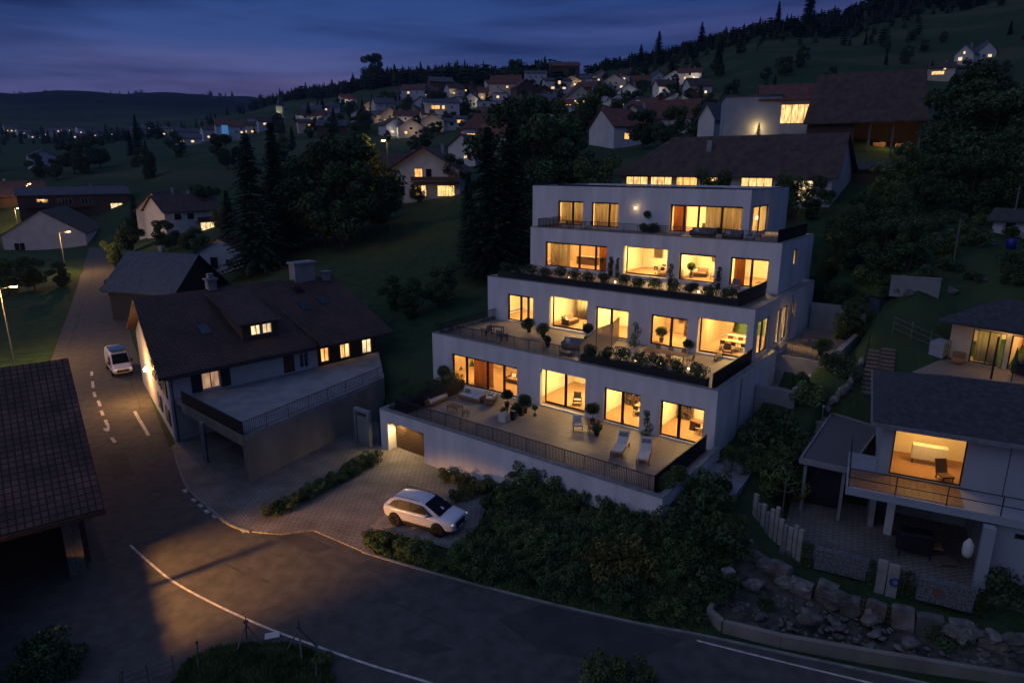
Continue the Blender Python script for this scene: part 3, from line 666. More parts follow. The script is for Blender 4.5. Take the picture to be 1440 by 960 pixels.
# curtains inside some windows, each hanging on its own
def curtain(s0, s1, t, zf, zt, label, m='curtain', rz=0):
    n = max(8, int((s1 - s0) * 14)); v = []; f = []
    for i in range(n + 1):
        x = (s1 - s0) * i / n; y = .05 * math.sin(i * 1.35) + .02 * math.sin(i * .7)
        v += [(x, y, 0), (x, y, zt - zf)]
    for i in range(n): f.append((2 * i, 2 * i + 2, 2 * i + 3, 2 * i + 1))
    mb = MB(); mb.add(v, f); o = mb.build('curtain', M[m], None, True); o.location = W(s0, t, zf); o.rotation_euler = (0, 0, ROT_B + rz)
    sd = o.modifiers.new('solidify', 'SOLIDIFY'); sd.thickness = .012
    return tag(o, label, 'curtain', 'curtains inside the lit windows')
for s0, s1, t, zf, zt, lab, m in (
    (-43.1, -40.2, 65.6, 15.5, 18.5, 'pale curtain in the first top floor window', 'curtain'),
    (-38.7, -35.4, 65.5, 15.5, 18.5, 'pale curtain filling the second top floor window', 'curtain'),
    (-25.9, -22.0, 65.7, 15.5, 18.5, 'wide pale curtain in the top corner living room', 'curtain'),
    (-29.3, -27.9, 65.7, 15.5, 18.5, 'ochre curtain drawn aside in the wide top floor window', 'curtain_dark'),
    (-41.2, -38.6, 60.6, 11.5, 14.6, 'curtain at the end of the widest third floor window', 'curtain'),
    (-35.0, -34.2, 60.6, 11.5, 14.6, 'narrow ochre curtain in the widest third floor window', 'curtain_dark'),
    (-34.4, -30.5, 55.4, 7.3, 10.5, 'long curtain on the back wall of the second terrace lounge', 'curtain'),
    (-20.8, -19.8, 60.6, 11.5, 14.6, 'ochre curtain beside the corner window above the planters', 'curtain_dark'),
    (-37.3, -35.1, 43.0, 3.2, 6.3, 'ochre curtain behind the second pane of the sofa terrace window', 'curtain_dark')):
    curtain(s0, s1, t, zf, zt, lab, m)
o = curtain(66.0, 67.6, 0, 15.5, 18.5, 'curtain in the glazed side of the top corner room', 'curtain_dark'); o.location = W(-21.8, 66.0, 15.5); o.rotation_euler = (0, 0, ROT_B + math.pi / 2)
o = curtain(0, 1.0, 0, 7.4, 10.5, 'curtain behind the side window of the corner dining room', 'curtain_dark'); o.location = W(-16.0, 52.0, 7.4); o.rotation_euler = (0, 0, ROT_B + math.pi / 2)
# ------------------------------------------------------------------ old farmhouse by the road
u = Vector((.7071, .7071)); v = Vector((-.7071, .7071)); rzF = R(45)
FH = thing('farmhouse', 'long whitewashed farmhouse with dark tiled roof, lit dormer and lit wall lamp by the road', 'house', FARM_O, rzF)
# local x along the eave (away from the road gable), local y into the house, skewed gable
SK = .17            # the gable leans outward with depth
def FP(a, b, z): return (a + SK * b, b, z)
mb = MB()
Lh, Dp, Zw = 13.2, 19.0, 5.6
fw = [(2.6, 4.1, 3.9, 5.35), (9.8, 10.9, 3.75, 5.5), (11.4, 12.3, 3.9, 5.3)]
wall_grid(mb, 0, Lh, -.3, Zw, fw, 0, .4)
mb.build('wall', M['wallwhite'], FH)
mb = MB()
zr = 10.2; br = 9.5
mb.add([FP(0, 0, -.3), FP(0, Dp, -.3), FP(0, Dp, Zw), FP(0, br, zr), FP(0, 0, Zw)], [(0, 1, 2, 3, 4)])
mb.add([FP(.35, .4, -.3), FP(.35, Dp, -.3), FP(.35, Dp, Zw), FP(.35, br, zr), FP(.35, .4, Zw)], [(4, 3, 2, 1, 0)])
mb.add([FP(0, Dp, -.3), FP(20, Dp, -.3), FP(20, Dp, Zw), FP(0, Dp, Zw)], [(0, 1, 2, 3)])
mb.build('gable_wall', M['wallwhite'], FH)
def roofslab(mb, pts, t=.22): mb.slab([Vector(p) for p in pts], t)
zroof = lambda b, z0=5.95, zr=10.65, br=9.5: z0 + (zr - z0) * (b + .9) / (br + .9)
mb = MB()
roofslab(mb, [FP(-.75, -.9, zroof(-.9)), (13.25, -.9, zroof(-.9)), (14.9, br, 10.65), FP(-.75, br, 10.65)])
roofslab(mb, [FP(-.75, br, 10.65), (14.9, br, 10.65), (16, Dp + .8, 5.9), FP(-.75, Dp + .8, 5.9)])
roof = mb.build('roof', M['tile_dark'], FH)
mb = MB()  # eave gutter and verge boards
mb.tube((-.6, -.98, 5.72), (13.3, -.98, 5.72), .09); mb.tube((.2, -.15, 5.6), (.2, -.15, 0), .05)
mb.build('gutter', M['darkmetal'], FH)
mb = MB(); mb.slab([Vector(FP(-.80, -.9, 5.93)), Vector(FP(-.72, -.9, 5.93)), Vector(FP(-.72, br, 10.62)), Vector(FP(-.80, br, 10.62))], .3); mb.build('verge_board', M['darkwood'], FH)
# dormer with its own cat-slide roof
d = thing('dormer', None, None); d.parent = FH
x0, x1 = 7.0, 10.3; y0 = 1.5; zb = zroof(y0) - .2; zt = zb + 1.75
mb = MB(); wall_grid(mb, x0, x1, zb, zt, [(x0 + .75, x1 - .55, zb + .55, zt - .25)], y0, y0 + .2)
mb.add([(x0, y0 + .2, zb), (x0, y0 + .2, zt), (x0, 6.6, zroof(6.6) - .1)], [(0, 1, 2)]); mb.add([(x1, y0 + .2, zb), (x1, y0 + .2, zt), (x1, 6.6, zroof(6.6) - .1)], [(2, 1, 0)])
mb.build('dormer_wall', M['wallbrown'], d)
mb = MB(); mb.slab([Vector((x0 - .3, y0 - .35, zt)), Vector((x1 + .3, y0 - .35, zt)), Vector((x1 + .3, 8.6, 10.42)), Vector((x0 - .3, 8.6, 10.42))], .18); mb.build('dormer_roof', M['tile_dark'], d)
mb = MB(); a, b, c, e = x0 + .75, x1 - .55, zb + .55, zt - .25; mid = (a + b) / 2
for (xa, xb, za, zc) in ((a, b, c, c + .08), (a, b, e - .08, e), (a, a + .08, c + .08, e - .08), (b - .08, b, c + .08, e - .08), (mid - .16, mid + .16, c + .08, e - .08)): mb.box(xa, xb, y0 + .02, y0 + .1, za, zc)
for xm in ((a + mid) / 2, (b + mid) / 2): mb.box(xm - .025, xm + .025, y0 + .025, y0 + .09, c + .08, e - .08)
mb.build('dormer_frame', M['wallwhite'], d)
MB().box(a + .05, b - .05, y0 + .12, y0 + .14, c, e).build('lit_pane', M['winlit2'], d)
for (xa, ya, nm) in ((4.2, 3.2, ''), (5.0, 8.2, '')):
    if ya > 6: continue
    mb = MB(); q = [Vector((xa, ya, zroof(ya) + .1)), Vector((xa + .9, ya, zroof(ya) + .1)), Vector((xa + .9, ya + 1.3, zroof(ya + 1.3) + .1)), Vector((xa, ya + 1.3, zroof(ya + 1.3) + .1))]
    mb.slab(q, .12); mb.build('skylight', M['glassdark'], FH)
# chimney near the ridge
mb = MB(); mb.box(7.4, 8.2, 9.2, 10.0, 9.8, 11.5); mb.box(7.25, 8.35, 9.05, 10.15, 11.5, 11.65); mb.box(7.55, 8.05, 9.35, 9.85, 11.65, 12.1); mb.build('chimney', M['concrete2'], FH)
# windows, shutters and doors of the long front
def farm_win(x0, x1, z0, z1, lit, parent=FH, y=.08, wm='winlit'):
    mb = MB(); w = .07
    for (a, b, c, e) in ((x0, x1, z0, z0 + w), (x0, x1, z1 - w, z1), (x0, x0 + w, z0 + w, z1 - w), (x1 - w, x1, z0 + w, z1 - w), ((x0 + x1) / 2 - .04, (x0 + x1) / 2 + .04, z0 + w, z1 - w)): mb.box(a, b, y, y + .08, c, e)
    f = mb.build('window', M['wallwhite'], parent); MB().box(x0 + w, x1 - w, y + .1, y + .12, z0 + w, z1 - w).build('pane', M[wm] if lit else M['glassdark'], f); return f
farm_win(2.6, 4.1, 3.9, 5.35, True, wm='winlit_dim')
for a in (1.75, 4.15): MB().box(a, a + .8, -.07, -.01, 3.85, 5.4).build('shutter', M['shutter'], FH)
MB().box(9.8, 10.9, .1, .2, 3.75, 5.5).build('door', M['darkwood'], FH); farm_win(11.4, 12.3, 3.9, 5.3, False)
# gable windows toward the road (small frames standing proud of the wall)
g_n = Vector((-1, SK)).normalized()
for (b, z0, z1) in ((2.2, 3.4, 4.9), (5.2, 3.4, 4.9), (8.4, 3.4, 4.9), (2.4, .9, 2.3), (6.6, .9, 2.3), (9.5, 5.9, 7.2)):
    c = Vector(FP(0, b, (z0 + z1) / 2)); mb = MB(); rz = math.atan2(1, SK)
    mb.obox((c.x - .03, c.y, c.z), (.95, .08, z1 - z0), rz); o = mb.build('window', M['stonelight'], FH)
    m2 = MB(); m2.obox((c.x - .05, c.y, c.z), (.78, .08, z1 - z0 - .18), rz); m2.build('pane', M['glassdark'], o)
    for k in (-1, 1):
        m3 = MB(); m3.obox((c.x - .05 + SK * k * .72, c.y + k * .72, c.z), (.46, .06, z1 - z0), rz); m3.build('shutter', M['shutter'], FH)
mb = MB(); c = FP(-.16, 12.6, 3.1); mb.box(c[0] - .1, c[0] + .16, c[1] - .04, c[1] + .04, c[2] + .22, c[2] + .28); mb.lathe([(.05, -.2), (.14, -.12), (.16, .1), (.06, .2)], 10, (c[0] - .12, c[1], c[2])); mb.build('wall_lamp', M['lampglow'], FH)
lamp('wall_light', (c[0] - 1.2, c[1], c[2]), 950, (1, .47, .14), .12, FH)
# second, lower section with its own roof
zroof2 = lambda b: 6.0 + (10.5 - 6.0) * (b + 1.5) / (9.6 + 1.5)
mb = MB(); W2 = [(13.9, 14.8, 3.8, 5.4), (16.0, 17.1, 3.75, 5.6), (18.5, 19.6, 3.75, 5.6)]
wall_grid(mb, 13.21, 20.2, -.3, 5.75, W2, .6, .95); mb.build('annex_wall', M['wallbrown'], FH)
mb = MB(); mb.add([(20.2, .6, -.3), (20.2, 18, -.3), (20.2, 18, 5.9), (20.2, 9.6, 10.2), (20.2, .6, 5.9)], [(0, 1, 2, 3, 4)]); mb.build('annex_gable', M['wallbrown'], FH)
mb = MB(); roofslab(mb, [(13.0, -1.5, 6.0), (20.9, -1.5, 6.0), (20.9, 9.6, 10.5), (11.5, 9.6, 10.5)]); roofslab(mb, [(11.5, 9.6, 10.5), (20.9, 9.6, 10.5), (20.9, 18.5, 6.2), (11.5, 18.5, 6.2)]); mb.build('annex_roof', M['tile_dark'], FH)
farm_win(13.9, 14.8, 3.8, 5.4, True, y=.68, wm='winlit3'); farm_win(16.0, 17.1, 3.75, 5.6, True, y=.68); farm_win(18.5, 19.6, 3.75, 5.6, True, y=.68, wm='winlit2')
for (xa, ya) in ((14.3, 4.2), (16.6, 4.6), (15.2, 7.0)):
    mb = MB(); mb.slab([Vector((xa, ya, zroof2(ya) + .1)), Vector((xa + .95, ya, zroof2(ya) + .1)), Vector((xa + .95, ya + 1.2, zroof2(ya + 1.2) + .1)), Vector((xa, ya + 1.2, zroof2(ya + 1.2) + .1))], .12); mb.build('skylight', M['glassdark'], FH)
mb = MB(); mb.box(16.2, 18.5, 9.0, 10.3, 9.9, 12.1); mb.box(16.05, 18.65, 8.85, 10.45, 12.1, 12.3); mb.build('chimney', M['concrete2'], FH)
mb = MB(); mb.box(19.3, 20.1, 8.7, 9.4, 9.6, 11.0); mb.box(19.2, 20.2, 8.6, 9.5, 11.0, 11.12); mb.build('chimney', M['concrete2'], FH)

# raised terrace over the carport
TR = thing('raised_terrace', 'raised deck with bar railing over an open carport beside the farmhouse', 'terrace', TW0)
c0 = at(258, 566, 3.7) - TW0; c1 = Vector((0, 0, 0)); c2 = Vector((-11.5, 57.0, 0)) - TW0; c0.z = 0
f2 = FARM_O - TW0 + Vector((u.x * 13.4 - .0, u.y * 13.4, 0)); f1 = FARM_O - TW0 + Vector((.2, .2, 0)); f3 = FARM_O - TW0 + Vector((u.x * 20.3 + v.x * .5, u.y * 20.3 + v.y * .5, 0))
mb = MB(); mb.prism([c1[:2], c2[:2], f3[:2], f2[:2], f1[:2], c0[:2]], 3.3, 3.68); mb.build('deck_slab', M['concrete2'], TR, recalc=True)
dd = (c2 - c1).normalized(); nn = Vector((-dd.y, dd.x, 0))
mb = MB(); mb.prism([c1[:2], c2[:2], (c2 + nn * .35)[:2], (c1 + nn * .35)[:2]], -.3, 3.29); mb.build('retaining_wall', M['concrete'], TR, recalc=True)
ed = (c0 - c1).normalized(); en = Vector((ed.y, -ed.x, 0))
mb = MB(); mb.prism([(c1 - en * .0)[:2], (c1 - en * .22)[:2], (c0 - en * .22)[:2], c0[:2]], 2.95, 3.72); mb.build('edge_beam', M['concrete'], TR, recalc=True)
mb = MB(); p = c0 + (c1 - c0) * .42 - en * .5; mb.box(p.x - .15, p.x + .15, p.y - .15, p.y + .15, -.2, 3.29); mb.build('post', M['concrete2'], TR)
pb = c0 + (c2 - c1) * .34; pe = c1 + (c2 - c1) * .5 + nn * .36
mb = MB(); mb.prism([pb[:2], pe[:2], (pe + dd * .3)[:2], (pb + dd * .3)[:2]], -.2, 3.29); mb.build('carport_wall', M['concrete2'], TR, recalc=True)
railing((c1 + nn * .15)[:2], (c2 + nn * .15)[:2], 3.68, 1.0, parent=TR, gap=.16)
screen((c1 - en * .1 + ed * .1)[:2], (c0 - en * .1)[:2], 3.7, 1.0, 'railing_panel', parent=TR, m=M['darkmetal'])
# white gate frame between terrace wall and garage
GT = thing('garden_gate', 'white rendered gate frame between the concrete wall and the garage', 'gate', at(512, 626, 0), R(-37.5))
mb = MB(); mb.box(-.9, -.7, -.15, .15, -.2, 2.9); mb.box(.7, .9, -.15, .15, -.2, 2.9); mb.box(-.9, .9, -.15, .15, 2.9, 3.15); mb.build('gate_frame', M['concrete2'], GT)
MB().box(-.69, .69, -.03, .03, 0, 2.5).build('gate_leaf', M['concrete2'], GT)

DBG = False
# ------------------------------------------------------------------ generic houses
def house(name, label, loc, rz, w, dp, hw, hr, wall, roof, wins=(), ridge='x', over=.5, chimney=True, glazed=(), base=2.5, flat=False, balc=None, cat='house', group=None, hip=0.0, hipr=None, chx=None, owin='window'):
    """wins: (face, u centre, z0, width, height, material); faces f front, r right, l left"""
    h = thing(name, label, cat, loc, rz, group); x, y = w / 2, dp / 2; mb = MB()
    fr = [(c - ww / 2, c + ww / 2, z0, z0 + hh) for fc, c, z0, ww, hh, _ in wins if fc == 'f']
    mb.box(-x, x, -y, y, -base, hw)
    if hipr is not None: mb.add([(x, -y, hw), (x, y, hw), (x, 0, hw + hr)], [(0, 1, 2)])
    if not flat and not hip:
        if ridge == 'x':
            for s in (-x, x): mb.add([(s, -y, hw), (s, y, hw), (s, 0, hw + hr)], [(0, 1, 2) if s > 0 else (2, 1, 0)])
        else:
            for s in (-y, y): mb.add([(-x, s, hw), (x, s, hw), (0, s, hw + hr)], [(0, 1, 2) if s < 0 else (2, 1, 0)])
    mb.build('wall', M[wall], h)
    mb = MB(); o = over; t = .2
    if flat:
        mb.box(-x - o * .4, x + o * .4, -y - o * .4, y + o * .4, hw + .003, hw + .3)
    else:
        k = hr / (y if ridge == 'x' else x); ze = hw + .1 - o * k; zr = hw + hr + .1
        if ridge == 'x':
            xr = x + o - hip; xq = x + o - (hip if hipr is None else hipr)
            mb.slab([Vector(p) for p in ((-x - o, -y - o, ze), (x + o, -y - o, ze), (xq, 0, zr), (-xr, 0, zr))], t)
            mb.slab([Vector(p) for p in ((-xr, 0, zr), (xq, 0, zr), (x + o, y + o, ze), (-x - o, y + o, ze))], t)
            if hip:
                for s in ((1, -1) if hipr is None else (-1,)): mb.slab([Vector(p) for p in ((s * (x + o), -y - o, ze), (s * (x + o), y + o, ze), (s * xr, 0, zr))][::s], t)
        else:
            mb.slab([Vector(p) for p in ((-x - o, -y - o, ze), (0, -y - o, zr), (0, y + o, zr), (-x - o, y + o, ze))][::1], t)
            mb.slab([Vector(p) for p in ((0, -y - o, zr), (x + o, -y - o, ze), (x + o, y + o, ze), (0, y + o, zr))], t)
    rf = mb.build('roof', M[roof], h, recalc=True)
    if chimney and not flat:
        cxx = chx if chx is not None else x * .35 if ridge == 'x' else x * .3; cyy = y * .25 if chx is None else -y * .4
        MB().box(cxx - .35, cxx + .35, cyy - .35, cyy + .35, hw + hr * .4, hw + hr + .9 if chx is None else hw + hr * .6 + 1.3).build('chimney', M['concrete2'], rf)
    for fc, c, z0, ww, hh, wm in wins:
        f = MB(); p = MB(); e = .06
        def bx(m, a, b, za, zb, d0, d1):
            if fc == 'f': m.box(a, b, -y - d1, -y - d0, za, zb)
            elif fc == 'r': m.box(x + d0, x + d1, a, b, za, zb)
            else: m.box(-x - d1, -x - d0, a, b, za, zb)
        a, b = c - ww / 2, c + ww / 2
        bx(f, a - e, b + e, z0 - e, z0, .003, .07); bx(f, a - e, b + e, z0 + hh, z0 + hh + e, .003, .07); bx(f, a - e, a, z0, z0 + hh, .003, .07); bx(f, b, b + e, z0, z0 + hh, .003, .07)
        nm = max(0, int(round(ww / 1.1)) - 1)
        for i in range(nm): xm = a + ww * (i + 1) / (nm + 1); bx(f, xm - .035, xm + .035, z0, z0 + hh, .003, .07)
        q = f.build(owin, M['frame'] if wm != 'glassdark' else M['wallwhite'], h); bx(p, a, b, z0, z0 + hh, .004, .03); p.build('pane', M[wm], q)
    if balc:
        z0, bd, xa, xb = balc
        MB().box(xa, xb, -y - bd, -y - .003, z0 - .2, z0).build('balcony', M['wallbrown'], h)
        mb = MB(); mb.box(xa, xb, -y - bd, -y - bd + .06, z0 + .1, z0 + .95); mb.build('balcony_rail', M['wallbrown'], h)
    return h
def face_cam(p, yaw=0): return math.atan2(-p.x, p.y) + R(yaw)
def house_at(label, px, py, d, w, dp, hw, hr, yaw, wall, roof, wins=(), name='house', base=3, **k):
    p = atd(px, py, d); g = gz(p.x, p.y)
    if DBG:
        fd = Vector((p.x, p.y, 0)).normalized() * dp / 2; g2 = gz(p.x - fd.x, p.y - fd.y)
        if g2 - p.z > .6 or p.z - g > 5: print('HOUSE', label[:50], 'front ground above base %.1f' % (g2 - p.z), 'base above centre ground %.1f' % (p.z - g))
    return house(name, label, (p.x, p.y, p.z), face_cam(p, yaw), w, dp, hw, hr, wall, roof, wins, base=max(base, p.z - g + 2.5), **k)
VG = 'village houses on the hillside'
W1, W2_, W3, DK = 'winlit', 'winlit2', 'winlit3', 'glassdark'
# --- nearer houses, each with its own look
house_at('white gabled barn with dark roof lit by a street lamp at the bend', 84, 348, 200, 20, 26, 5.2, 6.4, -14, 'wallwhite', 'tile_brown', (('f', -6.2, .3, 2.4, 2.6, DK),), 'barn', ridge='y', chimney=False, over=.35)
house_at('long low house with shallow grey roof and one bright window at its corner', 108, 302, 228, 31, 12, 7.0, 2.2, 3, 'wallbrown', 'tile_grey', (('f', 11.5, .7, 3.4, 3.0, W2_), ('f', -9, 3.8, 3, 1.8, DK), ('f', -3, 3.8, 4, 1.8, DK), ('f', 3, 3.8, 3, 1.8, DK), ('f', -4, .6, 1.6, 1.6, W3)), balc=(3.2, 1.6, -14, 5))
house_at('brown roofed farm building at the edge of the valley', -12, 300, 240, 34, 16, 6, 5, 12, 'wallbrown', 'tile_brown', (('f', 9, 1, 1.6, 1.4, W3),), 'farm_building')
house_at('brown chalet with white gable and lit ground floor behind the tree', 262, 326, 165, 14, 11, 5.5, 3.4, 24, 'wallwhite', 'tile_brown', (('f', -4, 3.4, 1.6, 1.4, DK), ('f', -1.0, 3.4, 1.6, 1.4, DK), ('f', 3.5, .5, 4.6, 1.9, W2_)), balc=(2.9, 1.3, 0, 6.6))
house_at('brown roofed house with white gable close to the lit chalet', 238, 322, 172, 9, 12, 5.2, 4.2, -28, 'wallblue', 'tile_brown', (('f', -1, 3.2, 1.2, 1.3, DK), ('f', 1.6, .5, .9, .9, W2_)), ridge='y')
house_at('small dark shed house with white door wall below the meadow', 322, 375, 112, 7.5, 7, 3.0, 2.2, -20, 'wallblue', 'tile_brown', (('f', -1, .1, 1.2, 2, DK), ('f', 1.4, .6, 1, 1.1, DK)), 'garden_house', ridge='y')
house_at('blue slate roofed house behind the farmhouse', 238, 430, 99, 9.5, 12, 3.6, 4.4, 44, 'shutter', 'slate_blue', (('f', 1.5, 1, 1, 1.2, DK),), ridge='y', over=.8)
house_at('white cube house with dark windows far out in the valley', 61, 240, 330, 10, 9, 7, 2.4, 14, 'wallblue', 'tile_grey', (('f', -2, 4.2, 1.2, 1.3, DK), ('f', 2, 4.2, 1.2, 1.3, DK), ('f', -1.4, 1.4, 1.2, 1.3, DK), ('f', 2.6, 1.4, 1.2, 1.3, DK)), ridge='y', group='valley houses')
house_at('large timber chalet with glowing ground floor above the meadow', 608, 277, 150, 15, 13, 6.0, 4.4, -14, 'wallwhite', 'tile_brown', (('f', -1.2, 4.1, 1.6, 1.9, W3), ('f', 1.0, 4.1, 1.2, 1.9, DK), ('f', 4.6, .5, 3.6, 2.1, W1), ('f', -.9, .5, 2.4, 2.1, W1), ('f', -5.4, .6, 2.2, 1.8, DK)), 'chalet', ridge='y', over=1.4, balc=(3.5, 1.6, -2.5, 7.4))
house_at('brown roofed house attached behind the glowing chalet', 570, 262, 158, 15, 9, 4.5, 2.8, 12, 'wallbrown', 'tile_brown', (('f', -4, 1, 1.4, 1.3, DK),))
house_at('long dark red hipped roof house below the village', 702, 204, 228, 24, 13, 5, 4.6, 8, 'wallwhite', 'tile_red', (('f', -10, 1.4, 2.6, 1.8, W1), ('f', -4, 1.2, 1.4, 1.4, DK), ('f', 2, 1.2, 1.4, 1.4, DK)), hip=5)
house_at('house with bright rust orange roof at the tree edge', 712, 208, 205, 14, 11, 3.4, 3.2, -6, 'wallcream', 'tile_orange', (('f', -4, .8, 1.2, 1.3, DK), ('f', 2, .8, 1.2, 1.3, DK)))
house_at('white walled house with a dark gable beside the glowing chalet', 662, 228, 195, 9, 9, 4.4, 3.0, -34, 'wallwhite', 'tile_brown', (('f', 1.6, 1, 1.6, .8, W2_),), ridge='y')
house_at('red roofed house with a lamp lit gable below the hill village', 872, 203, 178, 11, 14, 4.2, 4.4, 28, 'wallwhite', 'tile_red', (('f', -2, 1, 1.2, 1.4, W3), ('f', 2, 1, 1, 1.2, DK)), ridge='x')
house_at('house with steep maroon roof and glazed gable left of the modern box', 935, 192, 190, 18, 12, 4.5, 4.8, -16, 'wallwhite', 'tile_red', (('f', -6, .8, 1.6, 2.2, W1), ('f', 2, 1, 1.4, 1.4, DK)))
house_at('small white gable house in front of the maroon roof', 897, 192, 182, 7, 9, 4.6, 3.0, -22, 'wallcream', 'tile_brown', (('f', -1.2, 1, 1.2, 1.6, W1), ('f', 1.4, 3.4, 1, 1.1, DK)), ridge='y')
# long roofed house right behind the terraces
p = W(-35, 97.2, 0)
house('long_house', 'long house with huge brown hipped roof and glowing strip of windows behind the terraces', (p.x, p.y, 17.0), ROT_B, 29.5, 10.4, 4.4, 4.7, 'wallwhite', 'tile_brown',
      (('f', -12.2, 2.0, 3.4, 1.7, W1), ('f', -8.3, 2.0, 3.2, 1.7, W1), ('f', -4.4, 2.0, 3.0, 1.7, W3), ('f', -.6, 2.0, 3.0, 1.7, W1), ('f', 5.4, 2.0, 4.0, 1.7, W1), ('f', 11.2, .6, 2.6, 2.6, W2_)), over=.9, hip=6.5, hipr=0.6, chx=-2.6, base=5)
# modern box and its red roofed neighbour
house_at('flat roofed modern white box house with uplight at its wall', 1052, 185, 122, 9.0, 9, 5.4, 0, 6, 'wallpanel', 'tile_grey', (), 'modern_house', flat=True)
house_at('red roofed house with a tall glowing curtained window next to the big barn', 1106, 186, 121, 9.4, 10, 5.1, 2.6, 4, 'wallpanel', 'tile_red', (('f', .6, 1.2, 5.0, 2.9, W1),), chimney=False)
house_at('narrow white gabled shed with dark roof beside the modern box', 1003, 184, 135, 3.4, 6, 2.4, 2.6, -28, 'wallwhite', 'tile_grey', (), 'shed', ridge='y', chimney=False)
# big barn with open lower storey
p = atd(1214, 205, 114); br = thing('barn', 'huge old barn with brown tiled roof over an open lit ground floor', 'barn', p, face_cam(p, -3))
mb = MB(); x, y = 8.6, 6.5; mb.slab([Vector(q) for q in ((-x, -y - 1.2, 3.4), (x, -y - 1.2, 3.4), (x - 1.2, 0, 11.4), (-x + .6, 0, 11.4))], .25); mb.slab([Vector(q) for q in ((-x + .6, 0, 11.4), (x - 1.2, 0, 11.4), (x, y + 1, 3.4), (-x, y + 1, 3.4))], .25)
mb.slab([Vector(q) for q in ((x, -y - 1.2, 3.4), (x, y + 1, 3.4), (x - 1.2, 0, 11.4))], .25); mb.build('roof', M['tile_brown'], br)
mb = MB(); mb.box(-x + .5, x - .5, y - .4, y, -3, 4.2); mb.box(-x + .5, -x + .9, -y, y - .4, -3, 4.5); mb.box(-x + .9, -1.2, -y + .02, -y + .3, -3, 3.6); mb.build('wall', M['wallbrown'], br)
mb = MB(); mb.add([(-x + .48, -y, 3.4), (-x + .48, y, 3.4), (-x + .5, 0, 11.2)], [(0, 1, 2)]); mb.build('gable_wall', M['wallwhite'], br)
for xx in (.8, 4.0, 7.6): MB().box(xx, xx + .3, -y, -y + .3, -3, 3.8).build('post', M['greywood'], br)
mb = MB(); mb.box(1.4, 3.2, -1, 1, -1, .5); mb.box(4.6, 7, -2, 0, -1, .2); mb.build('log_store', M['wood'], br)
lamp('barn_light', (3.6, -3.4, 1.6), 260, WARM, .3, br); 
house_at('low dark shed roof beneath the big barn', 1205, 262, 96, 9, 6, 2.4, .8, -8, 'wallbrown', 'eternit', (), 'shed', chimney=False)
# dark tiled barn at the roadside, lower corner of the view
bu = Vector((-.8, -.6)); bv = Vector((-.6, .8)); EV = at(147, 715, 4.5)
RB = thing('roadside_barn', 'old barn with rust brown clay tile roof at the road edge', 'barn', (EV.x, EV.y, 0), math.atan2(-bu.y, -bu.x))
mb = MB(); Lb = 22
mb.slab([Vector(q) for q in ((-Lb, 0, 4.5), (0, 0, 4.5), (0, 12, 10), (-Lb, 12, 10))], .2); mb.slab([Vector(q) for q in ((-Lb, 12, 10), (0, 12, 10), (0, 24, 4.5), (-Lb, 24, 4.5))], .2)
mb.build('roof', M['tile_barn'], RB)
mb = MB(); mb.box(-Lb + .5, -.9, 5.2, 5.5, -.2, 6.6); mb.box(-1.2, -.9, 3.2, 20, -.2, 5.7); mb.add([(-1.0, 5.2, 5.71), (-1.0, 20, 5.71), (-1.0, 12, 9.5)], [(0, 1, 2)]); mb.build('wall', M['wallbrown'], RB)
mb = MB(); mb.box(-2.0, -1.2, 2.2, 3.0, -.2, 5.0); mb.build('post', M['greywood'], RB)
MB().box(-Lb, .02, -.08, .02, 4.2, 4.45).build('fascia', M['darkwood'], RB)
# ------------------------------------------------------------------ neighbouring house with balcony over an open carport (frame: x along the front, y into the plot)
RZL = math.atan2(-.465, .885); LO = Vector((18.18, 32.99, 0)); l1 = Vector((math.cos(RZL), math.sin(RZL), 0)); l2 = Vector((-l1.y, l1.x, 0))
def LP(x, y, z=0): return LO + l1 * x + l2 * y + Vector((0, 0, z))
H = thing('balcony_house', 'grey blue house with a lit balcony room above an open carport', 'house', LO, RZL)
mb = MB(); wall_grid(mb, 1.5, 13, 4.9, 8.4, [(2.05, 5.45, 5.3, 8.0)], 2.5, 2.75)
wall_grid(mb, 2.75, 12, 4.9, 8.4, [], 1.5, 1.75, axis='y'); mb.box(1.75, 13, 11.75, 12, .5, 8.4)
mb.build('wall', M['wallpanel'], H)
for xx in (7.3, 9.1, 10.9): MB().box(xx, xx + .03, 2.485, 2.5, 5.2, 8.3).build('panel_joint', M['darkmetal'], H)
mb = MB(); e = [(.9, 1.75, 8.45), (13.5, 1.75, 8.45), (13.5, 12.7, 8.45), (.9, 12.7, 8.45)]; r1, r2 = (4.6, 7.2, 10.15), (11, 7.2, 10.15)
for q in ((e[0], e[1], r2, r1), (e[1], e[2], r2), (e[2], e[3], r1, r2), (e[3], e[0], r1)): mb.slab([Vector(p) for p in q], .18)
mb.build('roof', M['eternit'], H, recalc=True)
mb = MB(); mb.box(.88, 13.5, 1.66, 1.74, 8.2, 8.45); mb.box(.81, .89, 1.66, 12.7, 8.2, 8.45); mb.build('gutter', M['pot_grey'], H)
mb = MB(); mb.box(0, 13, 0, 2.49, 4.72, 5.16); mb.box(0, 1.49, 2.49, 5.2, 4.72, 5.16); mb.build('balcony_slab', M['wallpanel'], H)
mb = MB()
for i in range(16): mb.box(.15 + i * .33, .15 + i * .33 + .31, .2, 2.48, 5.165, 5.2)
mb.build('deck', M['wood'], H)
